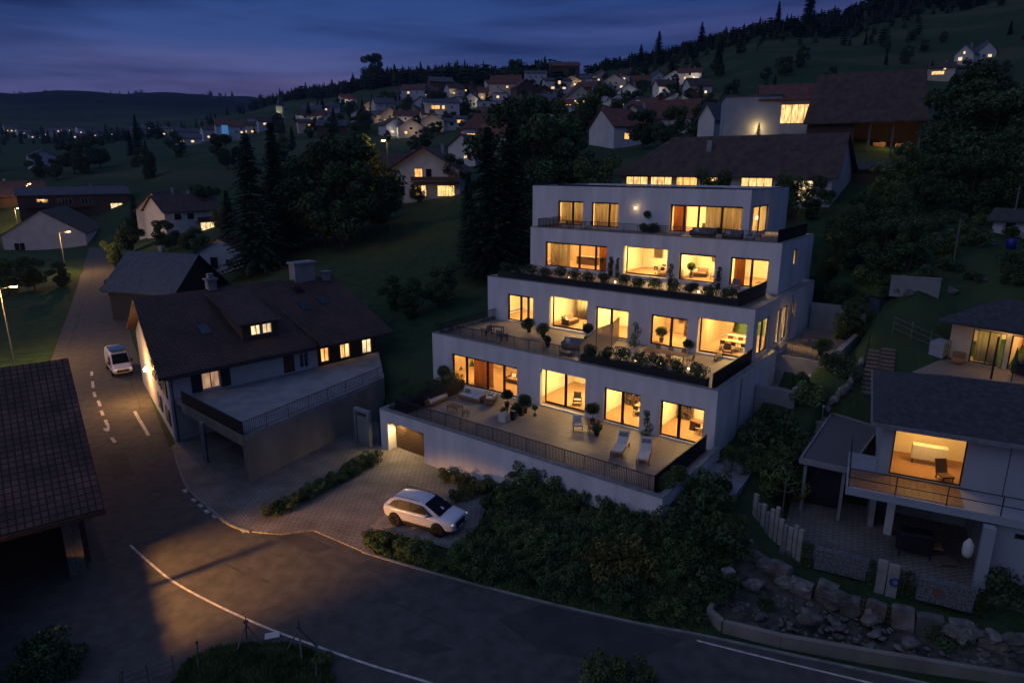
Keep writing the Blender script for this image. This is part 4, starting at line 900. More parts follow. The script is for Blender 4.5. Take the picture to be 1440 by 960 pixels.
# lit room
mb = MB(); mb.box(1.8, 6.0, 6.3, 6.4, 5.2, 8.2); mb.box(1.76, 1.86, 2.76, 6.3, 5.2, 8.2); mb.box(5.9, 6.0, 2.76, 6.3, 5.2, 8.2); mb.build('room_wall', M['render_in'], H)
mb = MB(); mb.box(1.86, 5.9, 2.5, 6.3, 5.17, 5.29); mb.build('room_floor', M['wood'], H); MB().box(1.86, 5.9, 2.76, 6.3, 8.1, 8.25).build('room_ceiling', M['ceiling'], H)
mb = MB()
for (a, b, c, d_) in ((2.05, 5.45, 5.3, 5.37), (2.05, 5.45, 7.93, 8.0), (2.05, 2.12, 5.37, 7.93), (5.38, 5.45, 5.37, 7.93)): mb.box(a, b, 2.6, 2.68, c, d_)
w = mb.build('window', M['frame'], H); MB().box(2.12, 5.38, 2.63, 2.64, 5.37, 7.93).build('pane', M['glass'], w)
lamp('room_light', (3.9, 4.2, 8.0), 130, (1, .56, .16), parent=H, kind='AREA', sx=1.4, sy=1.2)
# railing of thin posts and two bars
mb = MB()
for xx in (.08, 2.3, 4.6, 6.9, 9.2, 11.5): mb.box(xx, xx + .05, .05, .1, 5.16, 6.25)
for z in (5.7, 6.22): mb.box(.05, 13, .055, .095, z, z + .04)
for yy in (1.4, 2.8, 4.2, 5.1): mb.box(.08, .12, yy, yy + .05, 5.16, 6.25)
for z in (5.7, 6.22): mb.box(.085, .115, .1, 5.15, z, z + .04)
mb.build('railing', M['railmetal'], H)
mb = MB(); mb.box(6.25, 6.75, -.65, -.2, .2, 4.72); mb.build('pillar', M['wallpanel'], H)
mb = MB(); mb.box(6.9, 13, .3, .6, .2, 4.72); mb.build('ground_wall', M['wallpanel'], H)
mb = MB(); mb.box(1.5, 13, 7.0, 7.3, .2, 4.72); mb.box(6.75, 6.9, .6, 7.0, .2, 4.72); mb.box(1.5, 1.8, 4.4, 7.0, .2, 4.72); mb.build('carport_wall', M['concrete2'], H)
MB().box(-2.9, 13, -.9, 7.0, .3, .92).build('carport_floor', M['paver'], H)
mb = MB(); mb.box(2.35, 2.75, 3.8, 4.2, .9, 4.72); mb.build('white_post', M['render'], H)
MB().box(7.7, 8.4, .27, .3, 4.05, 4.3).build('nameplate', M['darkmetal'], H)
# things in the balcony room and carport
def part_box(name, m, parent, *b, bevel=.02): mb = MB(); mb.box(*b); return mb.build(name, m if not isinstance(m, str) else M[m], parent, bevel=bevel)
t = thing('sideboard', 'pale sideboard glowing in the lit balcony room', 'sideboard', LP(3.2, 4.8, 5.29), RZL)
part_box('body', 'fabric', t, 0, 1.75, 0, .5, .3, 1.15)
for a in (.05, 1.62): part_box('leg', 'darkwood', t, a, a + .08, .05, .13, 0, .3)
t = thing('lounge_chair', 'dark lounge chair at the edge of the lit balcony room', 'chair', LP(4.75, 3.1, 5.2), RZL + .5)
part_box('seat', 'darkwood', t, -.3, .35, -.35, .35, .32, .42); mb = MB(); mb.obox((0, .42, .75), (.62, .08, .8), 0, -.35); mb.build('backrest', M['darkwood'], t)
for sx_ in (-.27, .27):
    for sy_ in (-.3, .3): part_box('leg', 'darkwood', t, sx_ - .03, sx_ + .03, sy_ - .03, sy_ + .03, 0, .32)
t = thing('covered_grill', 'dark covered barbecue cart parked in the carport', 'grill', LP(3.2, 1.6, .92), RZL + .15)
part_box('cover', 'darkmetal', t, -.2, 1.5, 0, .9, .35, 1.5, bevel=.12); part_box('shelf', 'wood', t, 1.52, 2.0, .1, .8, .7, .76)
for a in (-.1, 1.4):
    for b in (.05, .85): part_box('leg', 'darkmetal', t, a - .04, a + .04, b - .04, b + .04, 0, .36)
t = thing('timber_pallet', 'low timber pallet on the carport floor', 'pallet', LP(5.0, 1.4, .92), RZL + .4)
mb = MB()
for i in range(5): mb.box(0, 1.1, i * .2, i * .2 + .14, .12, .15)
for i in range(3): mb.box(i * .5, i * .5 + .1, 0, .94, 0, .12)
mb.build('slats', M['greywood'], t)
t = thing('hanging_basket', 'pale woven basket hanging beside the carport pillar', 'basket', LP(5.85, -.1, 2.6), RZL)
mb = MB(); mb.lathe([(.05, 0), (.22, .15), (.26, .4), (.24, .8), (.05, 1.1)], 12); mb.build('basket_body', M['fabric'], t, True); mb = MB(); mb.tube((0, 0, 1.1), (0, 0, 2.12), .015); mb.build('hanger', M['darkmetal'], t)

# flat roofed annex carport
AX = thing('annex_carport', 'flat roofed carport with grey gravel roof between two gardens', 'carport', LP(-2.6, 4.2, 0), RZL)
mb = MB(); mb.prism([(0, 0), (2.7, -.2), (4.4, 8.0), (1.3, 9.6)], 4.2, 4.5); mb.build('roof', M['roofgravel'], AX)
mb = MB(); P4 = [(0, 0), (2.7, -.2), (4.4, 8.0), (1.3, 9.6)]
for i in range(4): a, b = Vector((*P4[i], 0)), Vector((*P4[(i + 1) % 4], 0)); c = (a + b) / 2; d_ = b - a; mb.obox((c.x, c.y, 4.42), (d_.length + .1, .12, .34), math.atan2(d_.y, d_.x))
mb.build('fascia', M['concrete2'], AX)
for p in ((.25, .3), (2.4, .1)): MB().box(p[0], p[0] + .18, p[1], p[1] + .18, .3, 4.2).build('post', M['concrete2'], AX)
mb = MB(); mb.box(.5, 2.4, 1.6, 1.65, .9, 3.6); mb.build('glass_wall', M['glassdark'], AX)
MB().box(.0, 4.3, 8.2, 8.4, .5, 4.2).build('rear_wall', M['concrete2'], AX)

# upper neighbour with covered patio
UP = at(1318, 447, 11.2); RZU = R(-52)
UH = thing('patio_house', 'single storey house with dark roof and a glowing covered patio', 'house', (UP.x, UP.y, 0), RZU)
mb = MB()
e = [(0, 0, 11.1), (13, 0, 11.1), (13, 9, 11.1), (0, 9, 11.1)]; r1, r2 = (2.6, 4.4, 12.5), (11, 4.4, 12.5)
for q in ((e[0], e[1], r2, r1), (e[1], e[2], r2), (e[2], e[3], r1, r2), (e[3], e[0], r1)): mb.slab([Vector(p) for p in q], .18)
mb.build('roof', M['eternit'], UH, recalc=True)
mb = MB(); wall_grid(mb, .5, 12, 7, 11, [(1.9, 4.0, 7.98, 10.5), (4.3, 6.6, 7.98, 10.5)], 1.7, 1.95); mb.box(.5, .75, 1.95, 8.5, 6, 11); mb.box(.75, 12, 8.3, 8.5, 6, 11); mb.build('wall', M['wallcream'], UH)
mb = MB(); mb.box(-.5, .45, .9, 2.4, 7.2, 9.2); mb.build('side_block', M['wallpanel'], UH)
MB().box(.4, 12, -4.2, 8.3, 7.3, 7.95).build('patio', M['terrace'], UH)
mb = MB(); mb.box(.8, 7, 5.0, 5.1, 7.95, 10.9); mb.box(4.1, 4.2, 1.95, 5, 7.95, 10.9); mb.build('room_wall', M['render_in'], UH); MB().box(4.25, 7, 4.8, 4.95, 7.96, 10.9).build('accent_wall', M['redwall'], UH)
for a, b in ((1.9, 4.0), (4.3, 6.6)):
    mb = MB()
    for (xa, xb, za, zb) in ((a, b, 7.98, 8.05), (a, b, 10.42, 10.5), (a, a + .07, 8.05, 10.42), (b - .07, b, 8.05, 10.42), ((a + b) / 2 - .04, (a + b) / 2 + .04, 8.05, 10.42)): mb.box(xa, xb, 1.78, 1.86, za, zb)
    w = mb.build('window', M['frame'], UH); MB().box(a + .07, b - .07, 1.81, 1.82, 8.05, 10.42).build('pane', M['glass'], w)
lamp('room_light', (2.9, 3.3, 10.7), 90, (1, .66, .26), parent=UH, kind='AREA', sx=1, sy=1); lamp('room_light', (5.5, 3.3, 10.7), 90, (1, .5, .16), parent=UH, kind='AREA', sx=1, sy=1)
lamp('patio_light', (4.0, .8, 10.85), 45, (1, .6, .22), .15, UH)
mb = MB(); mb.tube((4.4, -1.6, 7.95), (4.4, -1.6, 10.9), .07); mb.build('post', M['darkmetal'], UH)
o = curtain(0, 1.5, 0, 8.0, 10.5, 'bright curtain at the patio room of the upper house', 'curtain'); o.location = Matrix.Translation((UP.x, UP.y, 0)) @ Matrix.Rotation(RZU, 4, 'Z') @ Vector((2.0, 2.4, 8.0)); o.rotation_euler = (0, 0, RZU)
def UPt(x, y, z): return Matrix.Translation((UP.x, UP.y, 0)) @ Matrix.Rotation(RZU, 4, 'Z') @ Vector((x, y, z))
t = thing('rattan_armchair', 'round rattan armchair on the glowing patio of the upper house', 'armchair', UPt(1.6, .6, 7.95), RZU)
mb = MB(); mb.lathe([(.3, 0), (.38, .1), (.42, .42), (.36, .44)], 14); mb.build('seat', M['wood'], t, True); mb = MB()
for i in range(9): a = R(20 + i * 17.5); mb.obox((.4 * math.cos(a), .4 * math.sin(a), .62), (.16, .05, .45), a + math.pi / 2)
mb.build('backrest', M['wood'], t)
t = thing('gas_grill', 'black kettle grill in front of the orange patio wall', 'grill', UPt(5.4, .9, 7.95), RZU)
part_box('cabinet', 'darkmetal', t, -.4, .4, -.25, .25, .1, .8); mb = MB(); mb.lathe([(.42, .8), (.44, .9), (.34, 1.1), (.1, 1.2)], 16); mb.build('lid', M['plastic'], t, True)
t = thing('patio_umbrella', 'closed dark green parasol standing on the upper patio', 'parasol', UPt(5.6, -1.8, 7.95), RZU)
mb = MB(); mb.tube((0, 0, 0), (0, 0, 2.5), .03); mb.build('pole', M['darkmetal'], t); mb = MB(); mb.lathe([(.05, .7), (.17, .9), (.12, 1.8), (.03, 2.45)], 10); mb.build('canopy', M['leaf_dark'], t); mb = MB(); mb.lathe([(.3, 0), (.3, .1), (.05, .16)], 12); mb.build('base', M['concrete2'], t)
# timber and metal fence along the terrace below the upper house
FO = hit(1254, 470); FXY = Vector((FO.x, FO.y, 0)); LQ = lambda x, y: FXY + l1 * x + l2 * y
t = thing('garden_fence', 'slender metal fence between the stairs and the upper house', 'fence', FXY, RZL)
mb = MB()
for i in range(4): x = i * 1.25; y = -i * .75; z = gz(*(LQ(x, y)[:2])); MB().box(x, x + .07, y, y + .07, z - .3, z + 1.5).build('post', M['greywood'], t)
mb = MB(); z0 = gz(*(LQ(0, 0)[:2])); z1 = gz(*(LQ(3.75, -2.25)[:2]))
for k in (.55, 1.0, 1.42): mb.tube((0, 0, z0 + k), (3.8, -2.25, z1 + k), .025)
mb.build('rails', M['greywood'], t)
# two flights of garden stairs
for n, (pxa, pya, pxb, pyb) in enumerate(((1219, 556, 1232, 492), (1242, 552, 1250, 490))):
    a = hit(pxa, pya); b = hit(pxb, pyb); d_ = (b - a); run = Vector((d_.x, d_.y, 0)); Ls = run.length; rise = max(1.2, d_.z); rz_ = math.atan2(run.y, run.x) - math.pi / 2
    t = thing('garden_stairs', ('weathered flight of garden steps with steel handrail beside the lawn', 'second flight of garden steps nearest the patio house')[n], 'stairs', a, rz_, 'garden stairs'); mb = MB(); ns = 11
    for i in range(ns): mb.box(-.5, .5, Ls * i / ns, Ls * i / ns + Ls / ns * .8, rise * i / ns + .1, rise * i / ns + .24)
    mb.build('treads', M['greywood'], t); mb = MB(); mb.tube((-.56, 0, 1.25), (-.56, Ls, rise + 1.25), .03)
    for q in (0, .33, .66, 1): mb.tube((-.56, Ls * q, rise * q - .2), (-.56, Ls * q, rise * q + 1.25), .03)
    mb.build('handrail', M['railmetal'], t)
    mb = MB(); mb.hexa([(-.52, 0, -.8), (.52, 0, -.8), (.52, Ls, rise - 1.2), (-.52, Ls, rise - 1.2), (-.52, 0, .05), (.52, 0, .05), (.52, Ls, rise + .05), (-.52, Ls, rise + .05)]); mb.build('stringer', M['darkwood'], t)
# curved stone edging of the lawn
mb = MB(); pts = smooth_line([hit(x, y).to_2d() for x, y, z in ((1212, 512, 5.6), (1202, 525, 5.4), (1192, 548, 5.0), (1178, 568, 4.7), (1163, 588, 4.4), (1150, 610, 4.2), (1138, 635, 3.9))], 4)
for i, p in enumerate(pts):
    z = gz(p.x, p.y); mb.blob((p.x, p.y, z + .15), (.32, .3, .38), i, .3, 1)
tag(mb.build('stone_edging', M['stone'], None, True), 'curved edging of rough stones between the lawn and the carport roof', 'stone wall')
for k, (x, y) in enumerate(((1131, 636), (1156, 588))):
    t = thing('garden_lamp', ('short garden bollard light at the corner of the carport roof', 'short garden bollard light halfway up the stone edging')[k], 'garden lamp', hit(x, y)); p = t.location; p.z = gz(p.x, p.y)
    mb = MB(); mb.tube((0, 0, -.2), (0, 0, .75), .05); mb.build('post', M['pot_grey'], t); mb = MB(); mb.lathe([(.09, .75), (.1, .86), (.02, .92)], 10); mb.build('cap', M['pot_white'], t)
# paved court beside the building with two big planters
t = sheet('garden_path', px2([(985, 662), (1003, 640), (1013, 627), (1075, 637), (1052, 672), (1035, 694), (985, 705), (968, 712)], 2.55), 2.13, M['concrete2'], 'pale paved court beside the white side wall', .42)

# ------------------------------------------------------------------ front garden wall of the neighbour
def stone_post(loc, w, h, m, label, rz=0, group='stone palisade along the garden'):
    t = MB(); t.box(-w / 2, w / 2, -.09, .09, -.4, h); o = t.build('palisade_stone', M[m], None, bevel=.03); o.location = loc; o.rotation_euler = (0, 0, rz); return tag(o, label, 'palisade', group)
n = 11
for i in range(n):
    f = i / (n - 1); x = -4.6 + 2.75 * f; y = 1.3 - 2.35 * f ** .9; hgt = (1.9, 1.5, 1.7, 1.4, 1.8, 2.15, 1.6, 1.45, 1.5, 1.85, 1.8)[i]; z = .8 + .3 * (1 - f)
    lab = 'slim upright stone slab in the curved garden palisade' if i not in (0, 5, 9) else {0: 'first upright slab at the upper end of the palisade', 5: 'tallest pale upright slab in the middle of the palisade', 9: 'wide pale slab near the lower end of the palisade'}[i]
    stone_post(LP(x, y, z), .24 if i % 2 else .3, hgt, 'stonelight' if i % 2 == 0 or i in (5, 9) else 'pot_grey', lab, RZL - .62 + .1 * f)
def cage(x0, x1, y, label):
    t = thing('gabion', label, 'gabion', LP(x0, y, .75), RZL); w = x1 - x0
    mb = MB(); mb.box(0, w, 0, .4, 0, 1.2); mb.build('stone_fill', M['gravel'], t); mb = MB()
    for i in range(int(w / .25) + 1): mb.box(min(i * .25, w - .012), min(i * .25, w - .012) + .012, -.012, -.002, 0, 1.2)
    for i in range(6): mb.box(0, w, -.014, -.003, i * .235, i * .235 + .012)
    mb.build('wire_mesh', M['pot_grey'], t); return t
cage(-1.05, 1.45, -1.6, 'steel gabion of grey stones beside the palisade')
cage(3.75, 6.15, -2.1, 'longer steel gabion with a rusty flower ornament on it')
t = thing('rust_flower', 'small rusty flower ornament on the longer gabion', 'ornament', LP(4.6, -2.16, 1.45), RZL); mb = MB()
for i in range(6): a = i * R(60); mb.obox((.13 * math.cos(a), -.01, .13 * math.sin(a)), (.12, .02, .12), 0)
mb.build('petals', M['copper'], t)
for k, (x, w, h) in enumerate(((2.15, .46, 1.55), (2.68, .5, 1.5))):
    t = MB(); t.box(-w / 2, w / 2, -.1, .1, -.4, h); o = t.build('concrete_slab', M['stonelight'], None, bevel=.03); o.location = LP(x, -1.75 - .1 * k, .75); o.rotation_euler = (0, 0, RZL); tag(o, ('tall pale concrete slab nearest the clipped hedge block', 'tall pale concrete slab with the blue hose ring on it')[k], 'garden slab')
o = MB(); n = 14
for i in range(n): a0 = 2 * math.pi * i / n; a1 = 2 * math.pi * (i + 1) / n; o.tube((.2 * math.cos(a0), 0, .2 * math.sin(a0)), (.2 * math.cos(a1), 0, .2 * math.sin(a1)), .05, n=6)
o = o.build('hose_ring', M['blue'], None); o.location = LP(2.75, -2.05, 1.35); o.rotation_euler = (0, 0, RZL); tag(o, 'coiled blue garden hose hung on the pale slab', 'hose')
# low road wall, cut stone wall and loose rocks
mb = MB(); wl = [(-5.4, -7.5), (-4.6, -8.1), (-2, -7.85), (2, -7.0), (7.7, -5.7), (14, -4.3)]
for i in range(len(wl) - 1):
    a, b = LP(*wl[i]), LP(*wl[i + 1]); d_ = (b - a).normalized(); q = Vector((-d_.y, d_.x, 0)) * .14
    mb.hexa([(*(a + q)[:2], -.2), (*(a - q)[:2], -.2), (*(b - q)[:2], -.2), (*(b + q)[:2], -.2), (*(a + q)[:2], .55), (*(a - q)[:2], .55), (*(b - q)[:2], .55), (*(b + q)[:2], .55)])
a, b = LP(-5.4, -7.5), LP(-5.1, -4.6)
q = Vector((.14, 0, 0)); mb.hexa([(*(a - q)[:2], -.2), (*(a + q)[:2], -.2), (*(b + q)[:2], -.2), (*(b - q)[:2], -.2), (*(a - q)[:2], .55), (*(a + q)[:2], .55), (*(b + q)[:2], .7), (*(b - q)[:2], .7)])
tag(mb.build('road_wall', M['concrete'], None, recalc=True), 'low weathered concrete wall along the road below the rock garden', 'garden wall')
rg = random.Random(3)
bl = [(-4.9, .2), (-4.4, -1.2), (-3.6, -2.2), (-2.6, -2.9), (-1.5, -3.3), (-.4, -3.6), (.8, -3.8), (2.0, -3.9), (3.2, -3.9), (4.4, -3.8), (5.6, -3.6), (6.8, -3.4), (8.0, -3.1), (9.3, -2.8)]
for i, (x, y) in enumerate(bl):
    mb = MB(); w = rg.uniform(1.0, 1.3); h = rg.uniform(.75, 1.0)
    mb.blob((0, 0, h * .4), (w * .8, .55, h * .95), 300 + i, .14, 3); mb.v = [(max(-w * .5, min(w * .5, a_)), max(-.3, min(.3, b_)), max(-.3, min(h * .9, c_))) for a_, b_, c_ in mb.v]; o = mb.build('wall_block', M['stone'], None)
    o.location = LP(x + rg.uniform(-.12, .12), y + rg.uniform(-.22, .22), .2 + rg.uniform(-.12, .12)); o.scale = (rg.uniform(.75, 1.0), 1, rg.uniform(.7, 1.15)); a = bl[min(i + 1, 13)]; c = bl[max(i - 1, 0)]; o.rotation_euler = (rg.uniform(-.15, .15), rg.uniform(-.14, .14), RZL + rg.uniform(-.2, .2) + math.atan2(a[1] - c[1], a[0] - c[0])); tag(o, 'rough hewn block in the stone wall above the rocks', 'stone block', 'cut blocks of the garden wall')
for i in range(26):
    f = rg.uniform(0, 12.9); k_ = int(f); x = bl[k_][0] + (bl[k_ + 1][0] - bl[k_][0]) * (f - k_); y = bl[k_][1] + (bl[k_ + 1][1] - bl[k_][1]) * (f - k_); mb = MB(); w = rg.uniform(.3, .6); mb.blob((0, 0, .1), (w, .3, rg.uniform(.25, .5)), 340 + i, .3, 2)
    o = mb.build('wall_block', M['stone'], None); o.location = LP(x, y - rg.uniform(.1, .55), .25 + rg.uniform(0, .55)); o.rotation_euler = (rg.uniform(-.3, .3), rg.uniform(-.3, .3), RZL + rg.uniform(-.6, .6)); tag(o, 'smaller rough stone wedged between the blocks of the garden wall', 'stone block', 'small stones of the garden wall')
gx = np.linspace(-5.15, 9.8, 46); gy = np.linspace(0, 1, 12); v = []; f = []
for i, x in enumerate(gx):
    y0 = np.interp(x, [-5.4, -4.6, -2, 2, 7.7, 14], [-7.3, -7.75, -7.5, -6.7, -5.4, -4.0]); y1 = np.interp(x, [b_[0] for b_ in bl], [b_[1] for b_ in bl])
    for k_ in gy: q = LP(x, y0 + (y1 - y0) * k_); v.append((q.x, q.y, gz(q.x, q.y) + .035))
for i in range(45):
    for k_ in range(11): a_ = i * 12 + k_; f.append((a_, a_ + 12, a_ + 13, a_ + 1))
mb = MB(); mb.add(v, f); tag(mb.build('rock_bed', mat('stony_soil', (.075, .066, .055), .95, .6, 2.2, bump=.8, bscale=9, detail=8), None, True), 'stony soil strip above the road wall', kind='structure')
# rusty trellis panels leaning on the blocks
for k, (x, y) in enumerate(((-2.7, -3.35), (1.6, -4.3), (2.6, -4.3))):
    t = MB()
    for i in range(5): t.box(-.5 + i * .25, -.485 + i * .25, -.01, .01, 0, .9)
    for i in range(4): t.box(-.5, .515, -.012, .012, .1 + i * .25, .115 + i * .25)
    o = t.build('trellis', M['copper'], None); o.location = LP(x, y, .35); o.rotation_euler = (-.2, 0, RZL - .2); tag(o, ('rusty trellis grid below the curved palisade', 'rusty trellis grid on the wall under the pale slabs', 'second rusty trellis grid towards the longer gabion')[k], 'trellis', 'rusty trellis grids')
rocks = []
for k in range(3):
    mb = MB(); mb.blob((0, 0, 0), (1, .8, .7), 20 + k, .4, 2); rocks.append(mb)
def rock(loc, s, k, label, m='stone', group='loose rocks in front of the garden wall', rz=0):
    if not isinstance(rocks[k], bpy.types.Object): o = rocks[k].build('rock', M['stone'], None, True); rocks[k] = o
    else: o = rocks[k].copy(); COL.objects.link(o)
    o.location = loc; o.scale = (s, s * .9, s * .8); o.rotation_euler = (0, 0, rz); return tag(o, label, 'rock', group)
rock(LP(-.9, -5.7, .45), .62, 0, 'largest round boulder among the loose rocks')
rock(LP(-3.7, -4.4, .6), .5, 1, 'pale broad boulder near the end of the road wall')
rock(LP(3.4, -5.5, .4), .45, 2, 'ochre boulder midway along the road wall')
for i in range(230):
    x = rg.uniform(-4.8, 9.5); y = -4.5 - .3 + rg.uniform(-2.2, .9) + (.16 * x if x > 0 else 0) - (.25 if x < -2 else 0); s = rg.uniform(.07, .16) if rg.random() < .8 else rg.uniform(.16, .34); p = LP(x, y)
    rock((p.x, p.y, max(gz(p.x, p.y), .0) + s * .12), s, rg.randrange(3), 'loose grey rock on the strip above the road wall', rz=rg.uniform(0, 6))
mb = MB()
for i in range(1100):
    x = rg.uniform(-5.0, 9.5); p = LP(x, -4.6 + rg.uniform(-2.4, 1.3) + (.16 * x if x > 0 else 0)); s = rg.uniform(.03, .09); z = gz(p.x, p.y)
    q = [(p.x + s * rg.uniform(.5, 1.2) * math.cos(a), p.y + s * rg.uniform(.5, 1.2) * math.sin(a), z + rg.uniform(-.02, .03)) for a in (0, 1.57, 3.14, 4.71)]; mb.add(q + [(p.x, p.y, z + s)], [(0, 1, 4), (1, 2, 4), (2, 3, 4), (3, 0, 4)])
tag(mb.build('rubble', M['stone'], None), 'small rubble and gravel between the rocks above the road wall', kind='stuff')
o = MB(); o.obox((0, 0, .35), (.62, .5, 1.1), .3); o = o.build('marker_stone', M['stonelight'], None, bevel=.06); o.location = LP(-5.0, -5.0, .55); tag(o, 'squared pale stone standing at the corner of the road wall', 'stone block')
# ------------------------------------------------------------------ vehicles
def grid_mesh(name, secs, m, parent, mirror=True, sub=2, caps=True):
    """loft of cross sections (each a list of (x,y,z)), mirrored over y"""
    n = len(secs[0]); v = []; f = []
    full = [s + [(x, -y, z) for x, y, z in reversed(s)] for s in secs]; k = len(full[0])
    for s in full: v += s
    for i in range(len(full) - 1):
        for j in range(k): f.append((i * k + j, (i + 1) * k + j, (i + 1) * k + (j + 1) % k, i * k + (j + 1) % k))
    f.append(tuple(range(k))); f.append(tuple(range((len(full) - 1) * k + k - 1, (len(full) - 1) * k - 1, -1)))
    mb = MB(); mb.add(v, f); o = mb.build(name, m, parent, True, recalc=True)
    if sub: s = o.modifiers.new('subdivision', 'SUBSURF'); s.levels = sub; s.render_levels = sub
    return o
def wheel(parent, x, y, r, w):
    mb = MB(); sgn = 1 if y > 0 else -1
    prof = [(r * .62, -w / 2), (r * .93, -w / 2), (r, -w * .35), (r, w * .35), (r * .93, w / 2), (r * .62, w / 2)]
    n = 24; v = []; f = []
    for rr, yy in prof:
        for i in range(n): a = 2 * math.pi * i / n; v.append((x + rr * math.cos(a), y + yy, r + rr * math.sin(a)))
    for k in range(len(prof) - 1):
        for i in range(n): f.append((k * n + i, k * n + (i + 1) % n, (k + 1) * n + (i + 1) % n, (k + 1) * n + i))
    mb.add(v, f); t = mb.build('wheel', M['tyre'], parent, True, recalc=True)
    mb = MB(); mb.tube((x, y - w * .36, r), (x, y + w * .36, r), r * .60, n=20); mb.build('hub', M['plastic'], t)
    mb = MB()
    for i in range(5):
        a = i * R(72); c = (x + .34 * r * math.cos(a), y + sgn * w * .44, r + .34 * r * math.sin(a))
        m4 = Matrix.Translation(c) @ Matrix.Rotation(-a, 4, 'Y'); q = [m4 @ Vector(p) for p in ((-.3 * r, -.03, -.07 * r), (.3 * r, -.03, -.1 * r), (.3 * r, .03, -.1 * r), (-.3 * r, .03, -.07 * r), (-.3 * r, -.03, .07 * r), (.3 * r, -.03, .1 * r), (.3 * r, .03, .1 * r), (-.3 * r, .03, .07 * r))]; mb.hexa(q)
    mb.build('rim', M['rim'], t)
CARP = (at(557.6, 731, .35) + at(618, 747, .35)) / 2
_d = at(618, 747, .35) - at(557.6, 731, .35); CRZ = math.atan2(_d.y, _d.x)
_n2 = Vector((-math.sin(CRZ), math.cos(CRZ), 0))
cen = CARP + _n2 * .84
CAR = thing('parked_car', 'white sport utility car parked on the grass grid beside the shrubs', 'car', (cen.x, cen.y, .085), CRZ); CAR.scale = (1.04, 1.06, 1.12)
# sections along x (front +): y at sill, belly, belt, roof edge ; z
def sec(x, ys, zs, yb, zb, yt, zt, yr, zr):
    return [(x, 0, zs), (x, ys * .8, zs), (x, ys, zs + .14), (x, yb, zb), (x, yt, zt), (x, yr, zr), (x, yr * .55, zr + .03), (x, 0, zr + .04)]
low = [sec(-2.44, .70, .46, .84, .78, .80, 1.02, .68, 1.08), sec(-2.38, .88, .34, .95, .74, .91, 1.05, .78, 1.12), sec(-2.0, .95, .30, 1.01, .70, .98, 1.06, .84, 1.14), sec(-1.5, .97, .28, 1.03, .70, .99, 1.05, .86, 1.13), sec(-.6, .95, .28, .99, .62, .975, 1.02, .86, 1.10), sec(.4, .95, .28, .99, .62, .975, 1.01, .86, 1.09),
       sec(1.0, .96, .28, 1.0, .68, .975, 1.01, .84, 1.09), sec(1.5, .97, .28, 1.03, .70, .98, 1.0, .78, 1.08), sec(1.95, .95, .28, 1.0, .68, .95, .97, .72, 1.05), sec(2.30, .88, .30, .95, .64, .90, .92, .66, 1.0), sec(2.46, .78, .34, .86, .62, .82, .88, .6, .94), sec(2.50, .74, .38, .80, .62, .77, .86, .58, .91)]
body = grid_mesh('body', low, M['carpaint'], CAR)
def csec(x, yb, zb, ym, zm, yr, zr): return [(x, 0, zb), (x, yb, zb), (x, ym, zm), (x, yr, zr), (x, yr * .7, zr + .035), (x, 0, zr + .05)]
cab = [csec(-2.36, .80, 1.04, .76, 1.08, .7, 1.12), csec(-2.1, .88, 1.04, .75, 1.26, .68, 1.40), csec(-1.75, .91, 1.04, .75, 1.36, .69, 1.57), csec(-.9, .92, 1.04, .75, 1.40, .70, 1.655), csec(0, .92, 1.04, .75, 1.40, .70, 1.65), csec(.45, .91, 1.04, .75, 1.34, .68, 1.57), csec(1.05, .88, 1.03, .79, 1.2, .68, 1.30), csec(1.56, .84, 1.02, .80, 1.05, .70, 1.09)]
grid_mesh('cabin', cab, M['carpaint'], CAR)
# glass: offset panels following the cabin
def panel(name, pts, m, parent, both=True, th=.012, inset=0):
    for s in ((1, -1) if both else (1,)):
        mb = MB(); q = [Vector((x, y * s, z)) for x, y, z in pts]; nrm = (q[1] - q[0]).cross(q[2] - q[0]).normalized()
        if nrm.y * s < 0: nrm = -nrm
        if not both and nrm.z < 0: nrm = -nrm
        n = len(q)
        mb.add([p - nrm * .02 for p in q] + [p + nrm * th for p in q], [tuple(range(n)), tuple(range(2 * n - 1, n - 1, -1))] + [(i, (i + 1) % n, n + (i + 1) % n, n + i) for i in range(n)])
        mb.build(name, m, parent, recalc=True)
panel('side_window', [(1.12, .868, 1.10), (.36, .755, 1.49), (-.40, .735, 1.54), (-.40, .89, 1.10)], M['carglass'], CAR, th=.075)
panel('side_window', [(-.44, .89, 1.10), (-.44, .735, 1.54), (-1.32, .735, 1.52), (-1.32, .888, 1.10)], M['carglass'], CAR, th=.075)
panel('side_window', [(-1.36, .886, 1.11), (-1.36, .74, 1.51), (-1.62, .745, 1.46), (-2.0, .85, 1.16)], M['carglass'], CAR, th=.075)
panel('windscreen', [(1.52, .72, 1.10), (1.52, -.72, 1.10), (.46, -.61, 1.575), (.46, .61, 1.575)], M['carglass'], CAR, False, th=.04)
panel('rear_window', [(-2.24, .66, 1.20), (-2.24, -.66, 1.20), (-1.86, -.58, 1.52), (-1.86, .58, 1.52)], M['carglass'], CAR, False, th=.05)
for x in (1.5, -1.5):
    for y in (.86, -.86):
        mb = MB(); mb.tube((x, y - .12 * (1 if y > 0 else -1), .40), (x, y + .145 * (1 if y > 0 else -1), .40), .45, n=24); mb.build('wheel_arch', M['plastic'], CAR); wheel(CAR, x, y * 1.08, .405, .27)
mb = MB(); mb.box(2.38, 2.525, -.50, .50, .44, .84); mb.build('grille', M['plastic'], CAR, bevel=.04)
mb = MB(); mb.box(2.30, 2.46, -.82, .82, .30, .40); mb.build('bumper_trim', M['plastic'], CAR, bevel=.03)
